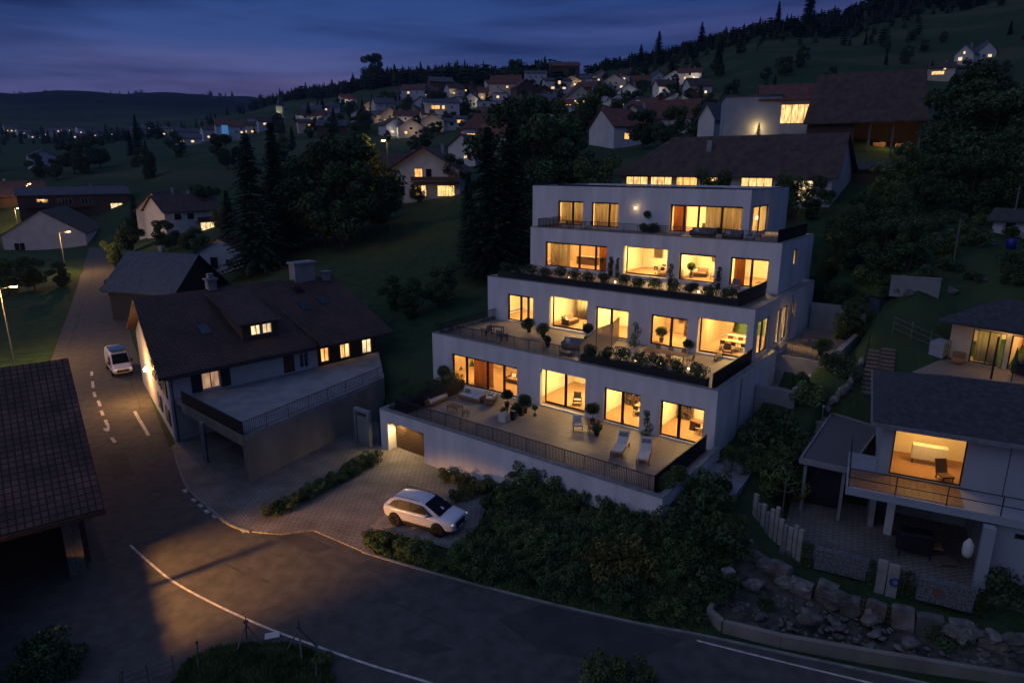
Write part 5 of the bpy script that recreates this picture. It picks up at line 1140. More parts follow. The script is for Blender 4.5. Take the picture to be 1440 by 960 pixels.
for y in (.66, -.66):
    mb = MB(); mb.obox((2.385, y * 1.08, .83), (.16, .30, .075), .45 * (-1 if y > 0 else 1)); mb.build('headlight', M['headlamp'], CAR, bevel=.02)
    mb = MB(); mb.obox((-2.41, y * 1.1, .86), (.12, .38, .10), .2 * (1 if y > 0 else -1)); mb.build('tail_light', M['redlamp'], CAR, bevel=.02)
    mb = MB(); s = 1 if y > 0 else -1; mb.obox((.78, s * 1.03, 1.10), (.16, .22, .15), .2 * s); mb.build('mirror', M['carpaint'], CAR, bevel=.04)
    mb = MB(); mb.box(-1.0, 1.0, s * .955 - .03, s * .955 + .03, .27, .36); mb.build('sill_trim', M['plastic'], CAR)
    mb = MB(); mb.tube((-1.7, s * .66, 1.70), (.1, s * .66, 1.71), .018); mb.build('roof_rail', M['plastic'], CAR)
    mb = MB(); mb.box(-.50, -.20, s * .99 - .015, s * .99 + .015, .82, .85); mb.box(-1.45, -1.15, s * .99 - .015, s * .99 + .015, .82, .85); mb.build('door_handle', M['carpaint'], CAR)
mb = MB(); mb.box(2.5, 2.53, -.26, .26, .43, .53); mb.build('number_plate', M['pot_white'], CAR)

# white rescue style van on the road
vp = (at(152, 530, 0) + at(186, 530, 0)) / 2
VAN = thing('van', 'white van with blue cab roof and orange stripe standing beside the farmhouse', 'van', (vp.x - 1.3, vp.y + 2.2, .004), math.atan2(-vp.y, -vp.x) + .12)
def vs(x, yb, zb, ym, zm, yr, zr): return [(x, 0, zb), (x, yb, zb), (x, yb + .03, zb + .3), (x, ym, zm), (x, yr, zr), (x, yr * .8, zr + .05), (x, 0, zr + .06)]
grid_mesh('body', [vs(-2.6, .92, .4, .95, 1.3, .88, 2.35), vs(-2.55, .95, .35, .98, 1.3, .9, 2.45), vs(0, .97, .33, 1.0, 1.3, .92, 2.5), vs(1.2, .97, .33, 1.0, 1.3, .90, 2.4), vs(1.75, .97, .33, .99, 1.2, .8, 1.75), vs(2.1, .96, .35, .97, 1.05, .78, 1.22), vs(2.6, .92, .38, .93, .85, .74, 1.02), vs(2.72, .84, .45, .84, .75, .7, .86)], M['carpaint'], VAN)
panel('windscreen', [(1.98, .80, 1.30), (1.98, -.80, 1.30), (1.30, -.74, 2.22), (1.30, .74, 2.22)], M['carglass'], VAN, False, th=.17)
mb = MB(); mb.box(-1.2, 1.0, -.78, .78, 2.52, 2.72); mb.build('roof_box', M['blueglass'], VAN, bevel=.06)
mb = MB(); mb.box(.5, 1.15, -.6, .6, 2.5, 2.66); mb.build('light_bar', M['blueglass'], VAN, bevel=.04)
panel('cab_glazing', [(1.7, .99, 1.3), (1.25, .93, 2.0), (.5, .95, 2.0), (.5, 1.0, 1.3)], M['glassdark'], VAN, th=.03)
mb = MB(); mb.box(-2.2, 1.8, -1.005, 1.005, .95, 1.15); mb.build('side_stripe', M['orangepaint'], VAN)
mb = MB(); mb.box(2.62, 2.76, -.6, .6, .55, .8); mb.build('grille', M['plastic'], VAN)
for y in (.7, -.7):
    mb = MB(); mb.obox((2.62, y, .86), (.16, .3, .16)); mb.build('headlight', M['headlamp'], VAN); mb = MB(); s = 1 if y > 0 else -1; mb.obox((1.55, s * 1.12, 1.45), (.1, .2, .3)); mb.build('mirror', M['plastic'], VAN)
    for x in (-1.7, 1.75): wheel(VAN, x, y * 1.28, .36, .24)
mb = MB(); mb.box(2.72, 2.75, -.26, .26, .45, .56); mb.build('number_plate', M['pot_white'], VAN)
# parking grid under the car
mb = MB(); ex = Vector((math.cos(CRZ), math.sin(CRZ), 0))
for i in range(30):
    for j in range(11):
        c = cen + ex * (-2.9 + i * .2 + .1) - _n2 * (1.75 - j * .2)
        if (i + j) % 1 == 0: mb.obox((c.x, c.y, .084), (.2, .045, .03), CRZ); mb.obox((c.x - ex.x * .1, c.y - ex.y * .1, .083), (.045, .2, .03), CRZ)
tag(mb.build('parking_grid', M['stonelight'], None), 'grass paver grid on which the car stands', kind='structure')

# ------------------------------------------------------------------ plants: leaves as small faces through the volume
def leaf_cloud(mb, rg, n, fn, size, flat=.0):
    for _ in range(n):
        c, nrm = fn(rg)
        a = Vector((rg.gauss(0, 1), rg.gauss(0, 1), rg.gauss(0, 1) + .3)); a = (a + Vector(nrm) * .9).normalized(); uu = a.orthogonal().normalized(); uu.rotate(Matrix.Rotation(rg.uniform(0, 6.28), 3, a)); w = a.cross(uu)
        s = size * rg.uniform(.6, 1.35); c = Vector(c)
        mb.add([c - uu * s, c - w * s * .55, c + uu * s, c + w * s * .55], [(0, 1, 2, 3)])
def clump_fn(clumps):
    def fn(rg):
        (cx_, cy_, cz_), r = clumps[rg.randrange(len(clumps))]
        while True:
            p = Vector((rg.uniform(-1, 1), rg.uniform(-1, 1), rg.uniform(-1, 1)))
            if .25 < p.length < 1: break
        k = p.length ** -.35; p = p * k
        return (cx_ + p.x * r, cy_ + p.y * r, cz_ + p.z * r * .85), p.normalized()
    return fn
def crown_mesh(name, m, parent, seed, clumps, n, size):
    mb = MB(); leaf_cloud(mb, random.Random(seed), n, clump_fn(clumps), size); return mb.build(name, m, parent)
def ball_tree(label, loc, h, r, pot='pot_black', leaf='leaf_dark', stem=True, prh=(.22, .42), name='potted_tree', group=None, seed=1, double=False):
    t = thing(name, label, 'potted plant', loc, 0, group)
    mb = MB(); pr, ph = prh; mb.lathe([(pr * .78, 0), (pr, ph), (pr * .9, ph), (pr * .85, ph - .06)], 14); mb.build('pot', M[pot], t, False)
    r *= 1.22; zc = h - r * .85; rg = random.Random(seed)
    if stem: mb = MB(); mb.tube((0, 0, ph - .08), (.03, .02, zc), .028, .02); mb.build('stem', M['bark'], t)
    cl = [((rg.uniform(-.3, .3) * r, rg.uniform(-.3, .3) * r, zc + rg.uniform(-.25, .25) * r), r * rg.uniform(.62, .8)) for _ in range(6)]
    if double: cl += [((0, 0, ph + (zc - ph) * .45), r * .7)]
    crown_mesh('foliage', M[leaf], t, seed, cl, int(1300 * max(.6, r / .45)), .06)
    return t
def column_plant(label, loc, h, r, pot='pot_black', leaf='leaf_dark', seed=1, prh=(.24, .5), group=None):
    t = thing('potted_plant', label, 'potted plant', loc, 0, group); pr, ph = prh
    mb = MB(); mb.lathe([(pr * .75, 0), (pr, ph), (pr * .9, ph), (pr * .85, ph - .06)], 14); mb.build('pot', M[pot], t)
    mb = MB(); mb.tube((0, 0, ph - .1), (0, 0, h * .9), .025, .012); mb.build('stem', M['bark'], t)
    rg = random.Random(seed); cl = [((rg.uniform(-.35, .35) * r, rg.uniform(-.35, .35) * r, ph + (h - ph) * (i + .5) / 8), r * (1.05 - .07 * i) * rg.uniform(.7, 1.05)) for i in range(8)]
    crown_mesh('foliage', M[leaf], t, seed, cl, 700, .06); return t
F1, F2, F3, F4 = 3.125, 7.2, 11.2, 15.385
def T(px, py, z): return at(px, py, z)
PG = 'potted plants on the terraces'
ball_tree('round ball tree beside the sofa on the lowest terrace', T(713, 572, F1), 1.55, .46, seed=2)
ball_tree('wide umbrella shaped pot tree next to the sofa terrace ball tree', T(738, 580, F1), 1.6, .55, seed=3)
ball_tree('low round shrub in a square white planter by the sofa terrace trees', T(727, 583, F1), 1.0, .42, 'pot_white', stem=False, seed=4)
t = thing('white_planter', 'white cube planter glowing beside the black pots of the lowest terrace', 'planter', T(709, 592, F1), ROT_B); part_box('body', 'pot_white', t, -.33, .33, -.33, .33, 0, .75); mb = MB(); leaf_cloud(mb, random.Random(5), 260, clump_fn([((0, 0, .85), .35)]), .06); mb.build('foliage', M['leaf'], t)
for k, (x, y) in enumerate(((722, 590), (733, 584))):
    t = thing('tall_vase', ('tall black square vase in front of the ball trees', 'second tall black square vase behind the first')[k], 'vase', T(x, y, F1), ROT_B); mb = MB(); mb.hexa([(-.14, -.14, 0), (.14, -.14, 0), (.14, .14, 0), (-.14, .14, 0), (-.2, -.2, .75), (.2, -.2, .75), (.2, .2, .75), (-.2, .2, .75)]); mb.build('body', M['pot_black'], t)
ball_tree('dark ball tree between the lounge chairs and the third ground window', T(833, 596, F1), 1.75, .52, seed=6)
ball_tree('small dark shrub in a black pot in front of the throw covered chair', T(839, 612, F1), 1.0, .36, stem=False, seed=7)
column_plant('tall dark climber in a black pot between the last two ground windows', T(909, 620, F1), 2.3, .42, seed=8)
ball_tree('round shrub at the dark side screen of the lowest terrace', T(954, 680, F1), 1.35, .55, stem=False, leaf='leaf', seed=9)
ball_tree('wide shrub in the corner behind the railing of the lowest terrace', T(934, 688, F1), 1.25, .62, stem=False, leaf='leaf', seed=10)
ball_tree('small leafy pot plant at the wall under the second ground window', T(752, 585, F1), .9, .2, 'pot_grey', seed=11, prh=(.14, .2))
ball_tree('umbrella shaped pot tree beside the first window of the second terrace', T(744, 467, F2), 1.5, .62, seed=12)
ball_tree('lower bushy pot tree between the first two second terrace windows', T(764, 474, F2), 1.35, .55, leaf='leaf', seed=13)
ball_tree('dark shrub in a woven pot near the second terrace railing', T(770, 487, F2), 1.0, .34, 'darkwood' if False else 'pot_black', stem=False, seed=14)
ball_tree('round ball tree next to the glass privacy screen', T(824, 480, F2), 1.7, .52, seed=15)
column_plant('tall leafy plant in a tall white pot right of the glass privacy screen', T(892, 500, F2), 2.7, .5, 'pot_white', 'leaf', seed=16, prh=(.28, .75))
ball_tree('round box ball in a white pot between the corner windows', T(968, 495, F2), 1.15, .45, 'pot_white', stem=False, seed=17)
column_plant('slim dark plant right of the widest third storey window', T(858, 388, F3), 1.9, .35, seed=18)
column_plant('two tiered slender plant beside the recessed third storey opening', T(868, 391, F3), 2.0, .3, leaf='leaf', seed=19)
column_plant('columnar plant in a black pot between the dining and living windows', T(942, 400, F3), 1.9, .36, leaf='leaf', seed=20)
column_plant('dark columnar plant right of the bright single window', T(1009, 406, F3), 2.0, .33, seed=21)
ball_tree('ball topped standard tree beside the wall lamp on the top terrace', T(909, 325, F4), 2.2, .45, seed=22)
ball_tree('broad bush in a pot under the wall lamp on the top terrace', T(918, 327, F4), 1.1, .7, stem=False, seed=23)
ball_tree('small bush in a pot left of the broad top terrace bush', T(905, 326, F4), .95, .42, stem=False, leaf='leaf', seed=24)
ball_tree('low round bush on the top terrace in front of the curtain window', T(1012, 330, F4), .9, .4, stem=False, seed=25)
# hedge planter on the lowest terrace
t = thing('hedge_planter', 'long black trough with a clipped hedge at the end of the lowest terrace', 'planter', W(-37.4, 34.2, F1), ROT_B)
part_box('trough', 'darkmetal', t, -.75, .75, 0, 6.8, 0, 1.0); mb = MB(); rg = random.Random(31)
def hf(rg):
    x = rg.uniform(-.78, .78); y = rg.uniform(-.05, 6.85); z = 1.0 + rg.uniform(0, .45) ** 1; e = rg.random()
    if e < .5: z = 1.4 + rg.uniform(-.06, .08)
    return (x, y, z), (0, 0, 1)
leaf_cloud(mb, rg, 3600, hf, .055); mb.build('hedge', M['hedge'], t)
ball_tree('feathery bush between the hedge trough and the first ground window', W(-39.6, 41.4, F1), 1.7, .6, stem=False, leaf='leaf_olive', seed=33)
# planter troughs with shrub balls along the parapets
def trough(label, s0, s1, t0, z, n, seed, h=.6):
    o = thing('planter_trough', label, 'planter', W(s0, t0, z), ROT_B); Lw = s1 - s0
    part_box('trough', 'darkmetal', o, 0, Lw, 0, .55, 0, h); rg = random.Random(seed)
    for i in range(n):
        x = Lw * (i + .5) / n + rg.uniform(-.1, .1); r = rg.uniform(.66, .86); cl = [((x + rg.uniform(-.5, .5) * r, .28 + rg.uniform(-.15, .15), h + r * .45 + rg.uniform(-.15, .35)), r * rg.uniform(.5, .7)) for _ in range(6)]
        crown_mesh('shrub', M['leaf_dark'], o, seed * 50 + i, cl, 950, .065)
    return o
trough('long black planter trough with dark shrubs along the third storey parapet', -41.0, -17.0, 51.05, 11.23, 15, 41, .75)
trough('black planter trough with shrubs at the corner of the second terrace', -25.9, -15.8, 42.36, 7.23, 7, 42, .75)
# small glowing lanterns between the shrubs
for k, (px, py, z, lab) in enumerate(((894, 508, F2, 'first small lantern between the second terrace shrubs'), (928, 513, F2, 'small lantern in the middle of the second terrace planter'), (968, 520, F2, 'small lantern at the right end of the second terrace planter'), (940, 672, F1, 'small lantern between the corner shrubs of the lowest terrace'),
                                    (800, 392, F3, 'small lantern left of centre behind the third storey shrubs'), (865, 398, F3, 'small lantern at the recessed opening of the third storey'), (982, 412, F3, 'small lantern at the right part of the third storey planter'))):
    p = T(px, py, z); t = thing('lantern', lab, 'lantern', p, ROT_B); part_box('base', 'pot_black', t, -.08, .08, -.08, .08, 0, .04, bevel=.005); part_box('glass', 'lampglow2', t, -.055, .055, -.055, .055, .041, .2, bevel=.01); part_box('cap', 'pot_black', t, -.08, .08, -.08, .08, .201, .23, bevel=.005); lamp('lantern_light', (0, 0, .4), 3, WARM, .1, t)

# ------------------------------------------------------------------ terrace furniture
def lounger(label, loc, rz, cush='fabric'):
    t = thing('sun_lounger', label, 'sun lounger', loc, rz, 'sun loungers on the lowest terrace')
    mb = MB(); mb.box(-.36, -.3, 0, 1.95, .26, .33); mb.box(.3, .36, 0, 1.95, .26, .33)
    for i in range(7): mb.box(-.3, .3, .1 + i * .18, .2 + i * .18, .28, .31)
    mb.build('frame', M['wood'], t)
    for x in (-.33, .33):
        for y in (.12, 1.75): part_box('leg', 'wood', t, x - .03, x + .03, y - .03, y + .03, 0, .26, bevel=.005)
    t.scale = (1.2, 1.2, 1.2)
    mb = MB(); mb.box(-.31, .31, .03, 1.25, .32, .44); mb.build('seat_cushion', M[cush], t, bevel=.04)
    mb = MB(); mb.obox((0, 1.55, .68), (.62, .85, .12), 0, .75); mb.build('back_cushion', M[cush], t, bevel=.04)
    mb = MB(); mb.obox((0, 1.6, .82), (.5, .25, .1), 0, .75); mb.build('pillow', M['fabric2'], t, bevel=.04); return t
la = ROT_B + R(14)
lounger('pale sun lounger left of its twin on the lowest terrace', T(866, 644, F1), la); lounger('pale sun lounger nearest the railing corner', T(903, 655, F1), la + .1)
def armchair(label, loc, rz, cush='fabric', frame='wood', throw=None, group='lounge chairs on the terraces'):
    t = thing('lounge_armchair', label, 'armchair', loc, rz, group)
    for x in (-.33, .33):
        for y in (-.3, .32): part_box('leg', frame, t, x - .025, x + .025, y - .025, y + .025, 0, .6 if y < 0 else .5, bevel=.004)
        part_box('arm', frame, t, x - .03, x + .03, -.35, .36, .56, .6, bevel=.01)
    part_box('seat', cush, t, -.3, .3, -.32, .32, .3, .45, bevel=.04); mb = MB(); mb.obox((0, .36, .68), (.6, .12, .6), 0, -.25); mb.build('backrest', M[cush], t, bevel=.04)
    if throw: mb = MB(); mb.obox((.08, .33, .85), (.5, .24, .34), .1, -.25); mb.build('throw', M[throw], t, bevel=.06)
    return t
def sofa(label, loc, rz, w=2.0, cush='fabric', base='wood', name='sofa', corner=False):
    t = thing(name, label, 'sofa', loc, rz); part_box('base', base, t, -w / 2, w / 2, -.42, .42, .08, .32)
    n = max(1, round(w / .75))
    for i in range(n): a = -w / 2 + w * i / n; part_box('seat_cushion', cush, t, a + .01, a + w / n - .01, -.42, .3, .325, .47, bevel=.04)
    for i in range(n): a = -w / 2 + w * (i + .5) / n; mb = MB(); mb.obox((a, .36, .66), (w / n - .03, .18, .42), 0, -.18); mb.build('back_cushion', M[cush], t, bevel=.05)
    for s in (-1, 1): part_box('arm', base, t, s * w / 2 - (.08 if s > 0 else 0), s * w / 2 + (0 if s > 0 else .08), -.42, .42, .325, .58, bevel=.01)
    mb = MB(); mb.obox((-w * .28, .16, .62), (.4, .14, .36), .2, -.4); mb.build('pillow', M['fabric2' if cush == 'fabric' else 'fabric'], t, bevel=.05); return t
def table(label, loc, rz, w, d, h, top='wood', leg='darkmetal', name='table', cat='table', dress=None):
    t = thing(name, label, cat, loc, rz); part_box('tabletop', top, t, -w / 2, w / 2, -d / 2, d / 2, h - .04, h, bevel=.008)
    for x in (-1, 1):
        for y in (-1, 1): part_box('leg', leg, t, x * (w / 2 - .07) - .025, x * (w / 2 - .07) + .025, y * (d / 2 - .07) - .025, y * (d / 2 - .07) + .025, 0, h - .042, bevel=.003)
    return t
def chair(label, loc, rz, m='darkwood', group='dining chairs behind the lit windows', cush='fabric2'):
    t = thing('dining_chair', label, 'chair', loc, rz, group)
    part_box('seat', cush, t, -.23, .23, -.22, .22, .42, .47, bevel=.015); mb = MB(); mb.obox((0, .23, .72), (.42, .04, .36), 0, -.12); mb.build('backrest', M[m], t, bevel=.01)
    for x in (-.2, .2):
        for y in (-.19, .19): part_box('leg', m, t, x - .018, x + .018, y - .018, y + .018, 0, .42, bevel=.002)
    return t
# lowest terrace
t = sofa('wooden daybed with white cushions beside the hedge trough', T(612, 566, F1), ROT_B + R(95), 2.4, 'fabric', 'wood', 'daybed')
sofa('long low wooden sofa with pale cushions before the wide ground window', T(664, 562, F1), ROT_B + R(2), 2.3)
sofa('short wooden sofa end at the right of the long sofa', T(690, 567, F1), ROT_B - R(70), 1.1)
table('low wooden coffee table among the sofas', T(640, 576, F1), ROT_B, 1.1, .8, .36, 'darkwood', name='coffee_table')
table('small dark side table near the railing of the lowest terrace', T(655, 585, F1), ROT_B + .4, .55, .55, .42, 'darkwood', name='side_table')
ball_tree('little flowering plant on the floor beside the long sofa', T(626, 548, F1), .9, .25, 'pot_grey', leaf='leaf_yellow', seed=51, prh=(.16, .25))
armchair('wooden armchair covered with a pale throw beside the dark ball tree', T(812, 603, F1), ROT_B + R(40), throw='fabric'); armchair('wooden armchair close to the second ground window', T(834, 607, F1), ROT_B - R(50), cush='fabric3')
armchair('dark framed lounge chair inside the second ground window', W(-27.0, 43.9, 3.2), ROT_B + R(30), 'fabric2', 'darkwood'); armchair('dark framed lounge chair at the right of the second ground window', W(-25.6, 43.6, 3.2), ROT_B - R(40), 'fabric2', 'darkwood')
# second terrace
table('slim black bar table near the left railing of the second terrace', T(700, 470, F2), ROT_B + .3, 1.1, .6, .75, 'darkmetal'); armchair('dark wire chair left of the slim black table', T(684, 470, F2), ROT_B - R(100), 'fabric2', 'darkmetal'); armchair('dark wire chair in front of the slim black table', T(706, 478, F2), ROT_B + R(170), 'fabric2', 'darkmetal')
s = sofa('garden sofa with a striped throw left of the glass screen', T(806, 490, F2), ROT_B + R(12), 1.9, 'fabric2', 'wood', 'garden_sofa'); table('low table before the striped sofa', T(796, 500, F2), ROT_B, .9, .5, .35, 'wood', name='coffee_table')
table('long wooden dining table behind the second terrace planter', T(935, 507, F2), ROT_B + R(2), 3.4, 1.0, .74, 'fabric3', 'wood', name='dining_table')
for k, (dx, dy, a) in enumerate(((-1.1, .8, 0), (0, .8, 0), (1.1, .8, 0), (-.6, -.8, 180), (.7, -.8, 180), (2.1, 0, -90))):
    q = T(935, 507, F2); p = q + Vector((E1.x * dx + E2.x * dy, E1.y * dx + E2.y * dy, 0)); chair('brown chair drawn up to the long outdoor dining table', p, ROT_B + R(a), 'wood', 'chairs at the outdoor dining table', 'fabric3')
part = table('low wooden bench by the dark screen of the second terrace', T(1010, 505, F2), ROT_B - R(88), 1.3, .4, .4, 'darkwood', name='bench', cat='bench')
armchair('pale armchair right of the second terrace planter lights', T(1022, 500, F2), ROT_B + R(20), 'fabric3', 'darkwood')
# rooms behind the windows
def dining(label, s, tt, z, w, n, gname):
    table(label, W(s, tt, z), ROT_B, w, .9, .74, 'wood', 'darkwood', 'dining_table')
    for i in range(n):
        for sd in (-1, 1): chair(gname, W(s - w / 2 + w * (i + .5) / n, tt + sd * .68, z), ROT_B + (0 if sd > 0 else math.pi), group=gname)
dining('dining table inside the glazed second floor corner room', -17.6, 53.4, 7.31, 2.6, 3, 'chair at the dining table of the glazed corner room')
dining('small dining table inside the recessed third storey opening', -28.4, 61.9, 11.51, 1.4, 2, 'chair at the small table in the recessed third storey opening')
dining('dining table behind the third ground floor window', -21.6, 45.2, 3.21, 1.4, 2, 'chair at the table behind the third ground floor window')
sofa('brown sofa inside the bright single third storey window', W(-24.9, 62.6, 11.51), ROT_B + R(10), 1.6, 'fabric3', 'darkwood'); armchair('small armchair inside the bright single third storey window', W(-22.9, 61.6, 11.51), ROT_B - R(30), 'fabric2', 'darkwood')
sofa('dark sofa in the second terrace lounge window', W(-33.6, 53.0, 7.31), ROT_B + R(90), 1.9, 'fabric3', 'darkwood'); armchair('armchair in the second terrace lounge window', W(-31.3, 52.4, 7.31), ROT_B - R(20), 'fabric2', 'darkwood')
sofa('brown sofa behind the wide ground window', W(-34, 45.2, 3.21), ROT_B, 2.2, 'fabric3', 'darkwood')
sofa('grey sofa behind the top floor curtain window', W(-25.6, 67.4, 15.51), ROT_B + math.pi, 2.2, 'fabric2', 'darkwood')
t = thing('kitchen_island', 'pale kitchen island in the wide third storey room', 'kitchen island', W(-38, 63.2, 11.51), ROT_B); part_box('body', 'darkwood', t, -1.2, 1.2, -.4, .4, 0, .86); part_box('worktop', 'stonelight', t, -1.25, 1.25, -.45, .45, .862, .9)
def shelf(label, s, tt, z, w, h):
    t = thing('bookshelf', label, 'shelf', W(s, tt, z), ROT_B); mb = MB()
    for i in range(5): mb.box(-w / 2, w / 2, -.16, .16, i * h / 4, i * h / 4 + .035)
    mb.box(-w / 2 - .03, -w / 2, -.16, .16, 0, h); mb.box(w / 2, w / 2 + .03, -.16, .16, 0, h); mb.build('boards', M['darkwood'], t); rg = random.Random(int(s * 10))
    mb = MB()
    for i in range(4):
        x = -w / 2 + .05
        while x < w / 2 - .1: bw = rg.uniform(.03, .07); bh = rg.uniform(.5, .85) * (h / 4 - .05); mb.box(x, x + bw, -.12, .1, i * h / 4 + .037, i * h / 4 + .037 + bh); x += bw + rg.choice((.005, .005, .12))
    mb.build('books', M['art'], t); return t
shelf('dark bookshelf behind the third ground floor window', -23.2, 46.4, 3.21, 1.2, 2.0); shelf('dark bookshelf in the second floor study', -22.0, 55.2, 7.31, 1.8, 2.2); shelf('tall bookshelf in the widest third storey room', -34.6, 64.4, 11.51, 1.4, 2.2); shelf('bookshelf in the last ground floor room', -18.6, 46.2, 3.21, 1.0, 2.1)
def picture(label, s, tt, z, w, h):
    t = thing('framed_picture', label, 'picture', W(s, tt, z), ROT_B); mb = MB(); mb.box(-w / 2, w / 2, -.03, 0, 0, h); mb.build('print', M['art'], t); mb = MB()
    for (a, b, c, d_) in ((-w / 2 - .04, w / 2 + .04, -.04, 0), (-w / 2 - .04, w / 2 + .04, h, h + .04), (-w / 2 - .04, -w / 2, 0, h), (w / 2, w / 2 + .04, 0, h)): mb.box(a, b, -.045, 0, c, d_)
    mb.build('frame', M['darkwood'], t)
picture('tall narrow picture on the back wall of the second ground room', -27.9, 48.7, 4.4, .5, 1.1); picture('small picture in the last ground floor room', -16.4, 46.6, 4.9, .5, .5); picture('square picture in the second floor study', -23.3, 55.6, 8.7, .8, .8); picture('wide picture in the third storey living room', -23.8, 64.6, 12.9, 1.3, .8); picture('picture on the wall of the recessed dining room', -30.6, 65.3, 12.8, .9, 1.1)
t = thing('desk', 'dark desk in the last ground floor room', 'desk', W(-16.9, 44.6, 3.21), ROT_B); part_box('desktop', 'darkwood', t, -.7, .7, -.3, .3, .7, .74); part_box('drawer_unit', 'darkwood', t, -.65, -.25, -.25, .25, 0, .69); part_box('leg', 'darkwood', t, .6, .66, -.25, .25, 0, .69); chair('dark chair at the desk in the last ground floor room', W(-16.7, 44.0, 3.21), ROT_B + math.pi, group=None)
t = thing('floor_lamp', 'floor lamp with a pale shade in the top corner room', 'lamp', W(-21.95, 69.4, 15.51), ROT_B); mb = MB(); mb.tube((0, 0, 0), (0, 0, 1.45), .015); mb.lathe([(.16, 0), (.16, .03), (.02, .05)], 12); mb.build('stand', M['darkmetal'], t); mb = MB(); mb.lathe([(.2, 1.3), (.12, 1.6)], 14); mb.build('lamp_shade', M['lampglow2'], t, True)
for k, (s, tt, z, r, lab) in enumerate(((-33.0, 45.6, 3.21, .55, 'leafy houseplant behind the wide ground window'), (-23.6, 51.9, 7.31, .5, 'houseplant in the window of the second floor study'), (-34.6, 61.0, 11.51, .5, 'houseplant at the right end of the widest third storey window'), (-25.3, 61.6, 11.51, .4, 'slender houseplant inside the bright single window'))):
    ball_tree(lab, W(s, tt, z), 1.5, r, 'pot_grey', leaf='leaf', seed=60 + k, name='houseplant')
# third storey terrace and top terrace
armchair('grey armchair in front of the last third storey window', T(1034, 408, F3), ROT_B + R(20), 'fabric2', 'darkwood'); table('black bistro table beside the third storey screen', T(1068, 408, F3), ROT_B, .7, .7, .72, 'darkmetal', name='bistro_table'); chair('black bistro chair next to the third storey screen', T(1078, 409, F3), ROT_B - R(60), 'darkmetal', None, 'fabric2')
table('black dining table before the top floor windows', T(812, 322, F4), ROT_B, 1.5, .8, .74, 'darkmetal'); chair('black chair left of the top terrace table', T(800, 322, F4), ROT_B + R(100), 'darkmetal', None, 'fabric2'); chair('black chair right of the top terrace table', T(828, 323.5, F4), ROT_B - R(80), 'darkmetal', None, 'fabric2')
sofa('long grey outdoor sofa before the wide top floor window', T(988, 333, F4), ROT_B + R(3), 2.4, 'fabric2', 'darkwood'); sofa('second grey outdoor sofa nearer the top corner', T(1030, 337, F4), ROT_B + R(3), 1.8, 'fabric2', 'darkwood'); table('low black table on the top corner terrace', T(1058, 331, F4), ROT_B, .8, .8, .4, 'darkmetal', name='coffee_table'); armchair('pale armchair at the top corner behind the railing', T(1054, 340, F4), ROT_B - R(60), 'fabric', 'darkmetal')
# side patio
table('round edged patio table on the side patio', W(-13.0, 60.2, 6.9), ROT_B, 1.2, .8, .72, 'darkwood'); chair('chair on the side patio', W(-14.0, 60.2, 6.9), ROT_B + R(90), 'darkwood', None)
ball_tree('olive bush in a pot on the side patio', W(-12.0, 57.4, 6.9), 1.7, .7, stem=False, leaf='leaf_olive', seed=70); column_plant('dark shrub at the back of the side patio', W(-12.2, 64.4, 6.9), 2.2, .6, seed=71)
# planters in the paved side court
for k, (x, y) in enumerate(((1024, 660), (1041, 664))):
    column_plant(('bushy dry plant in the first grey pot of the side court', 'bushy dry plant in the second grey pot of the side court')[k], T(x, y, 2.63), 1.7, .5, 'pot_grey', 'leaf_olive' if k == 0 else 'leaf_dark', seed=72 + k, prh=(.34, .62))
# timber stakes, white sign board and small fence at the bottom of the view
def tripod(label, px, py, h, spread, seed):
    b = at(px, py, 0); t = thing('stake_tripod', label, 'wooden tripod', b, seed); top = Vector((0, 0, h))
    for i in range(3): a = R(90 + 120 * i) + .3; mb = MB(); mb.tube((spread * math.cos(a), spread * math.sin(a), -.1), top + Vector((-.12 * math.cos(a), -.12 * math.sin(a), .18)), .045, .035); mb.build('pole', M['greywood'], t)
    mb = MB(); mb.tube((0, 0, h - .15), (.02, 0, h + .45), .05, .02); mb.build('tip', M['darkwood'], t)
tripod('grey timber tripod standing on the grass mound by the white line', 350, 912, 1.35, .9, .2); tripod('second timber tripod nearer the road edge', 424, 922, 1.5, .9, 1.1)
for k, (px, py, h) in enumerate(((279, 946, 1.6), (172, 972, 1.0), (444, 960, 1.0))):
    p = at(px, py, 0); t = thing('wooden_post', ('tall thin stake left of the timber tripods', 'short post at the lower fence of the mound', 'thick stake at the lower road edge')[k], 'post', p); mb = MB(); mb.tube((0, 0, -.2), (.1, .05, h), .05, .04); mb.build('stake', M['greywood'], t); mb = MB(); mb.lathe([(.06, h - .02), (.05, h + .05)], 8, (.1, .05, 0)); mb.build('cap', M['darkwood'], t)
t = thing('wire_fence', 'low wire fence along the grass mound at the lower edge', 'fence', at(172, 975, 0), 0); a = Vector((0, 0, 0)); b = at(245, 948, 0) - at(172, 975, 0)
for k in range(3): mb = MB(); mb.tube(a + Vector((0, 0, .3 + k * .3)), b + Vector((0, 0, .3 + k * .3)), .012); mb.build('wire', M['pot_grey'], t)
for k in range(3): mb = MB(); q = b * (k / 2); mb.tube(q + Vector((0, 0, -.2)), q + Vector((0, 0, 1.05)), .035); mb.build('post', M['greywood'], t)
t = thing('sign_board', 'small white board lying at the white line beside the tripods', 'board', at(383, 894, 0), .3); part_box('board', 'pot_white', t, -.34, .34, -.22, .22, .02, .07, bevel=.01); part_box('support', 'greywood', t, -.3, .3, -.05, .05, -.02, .019, bevel=.003)
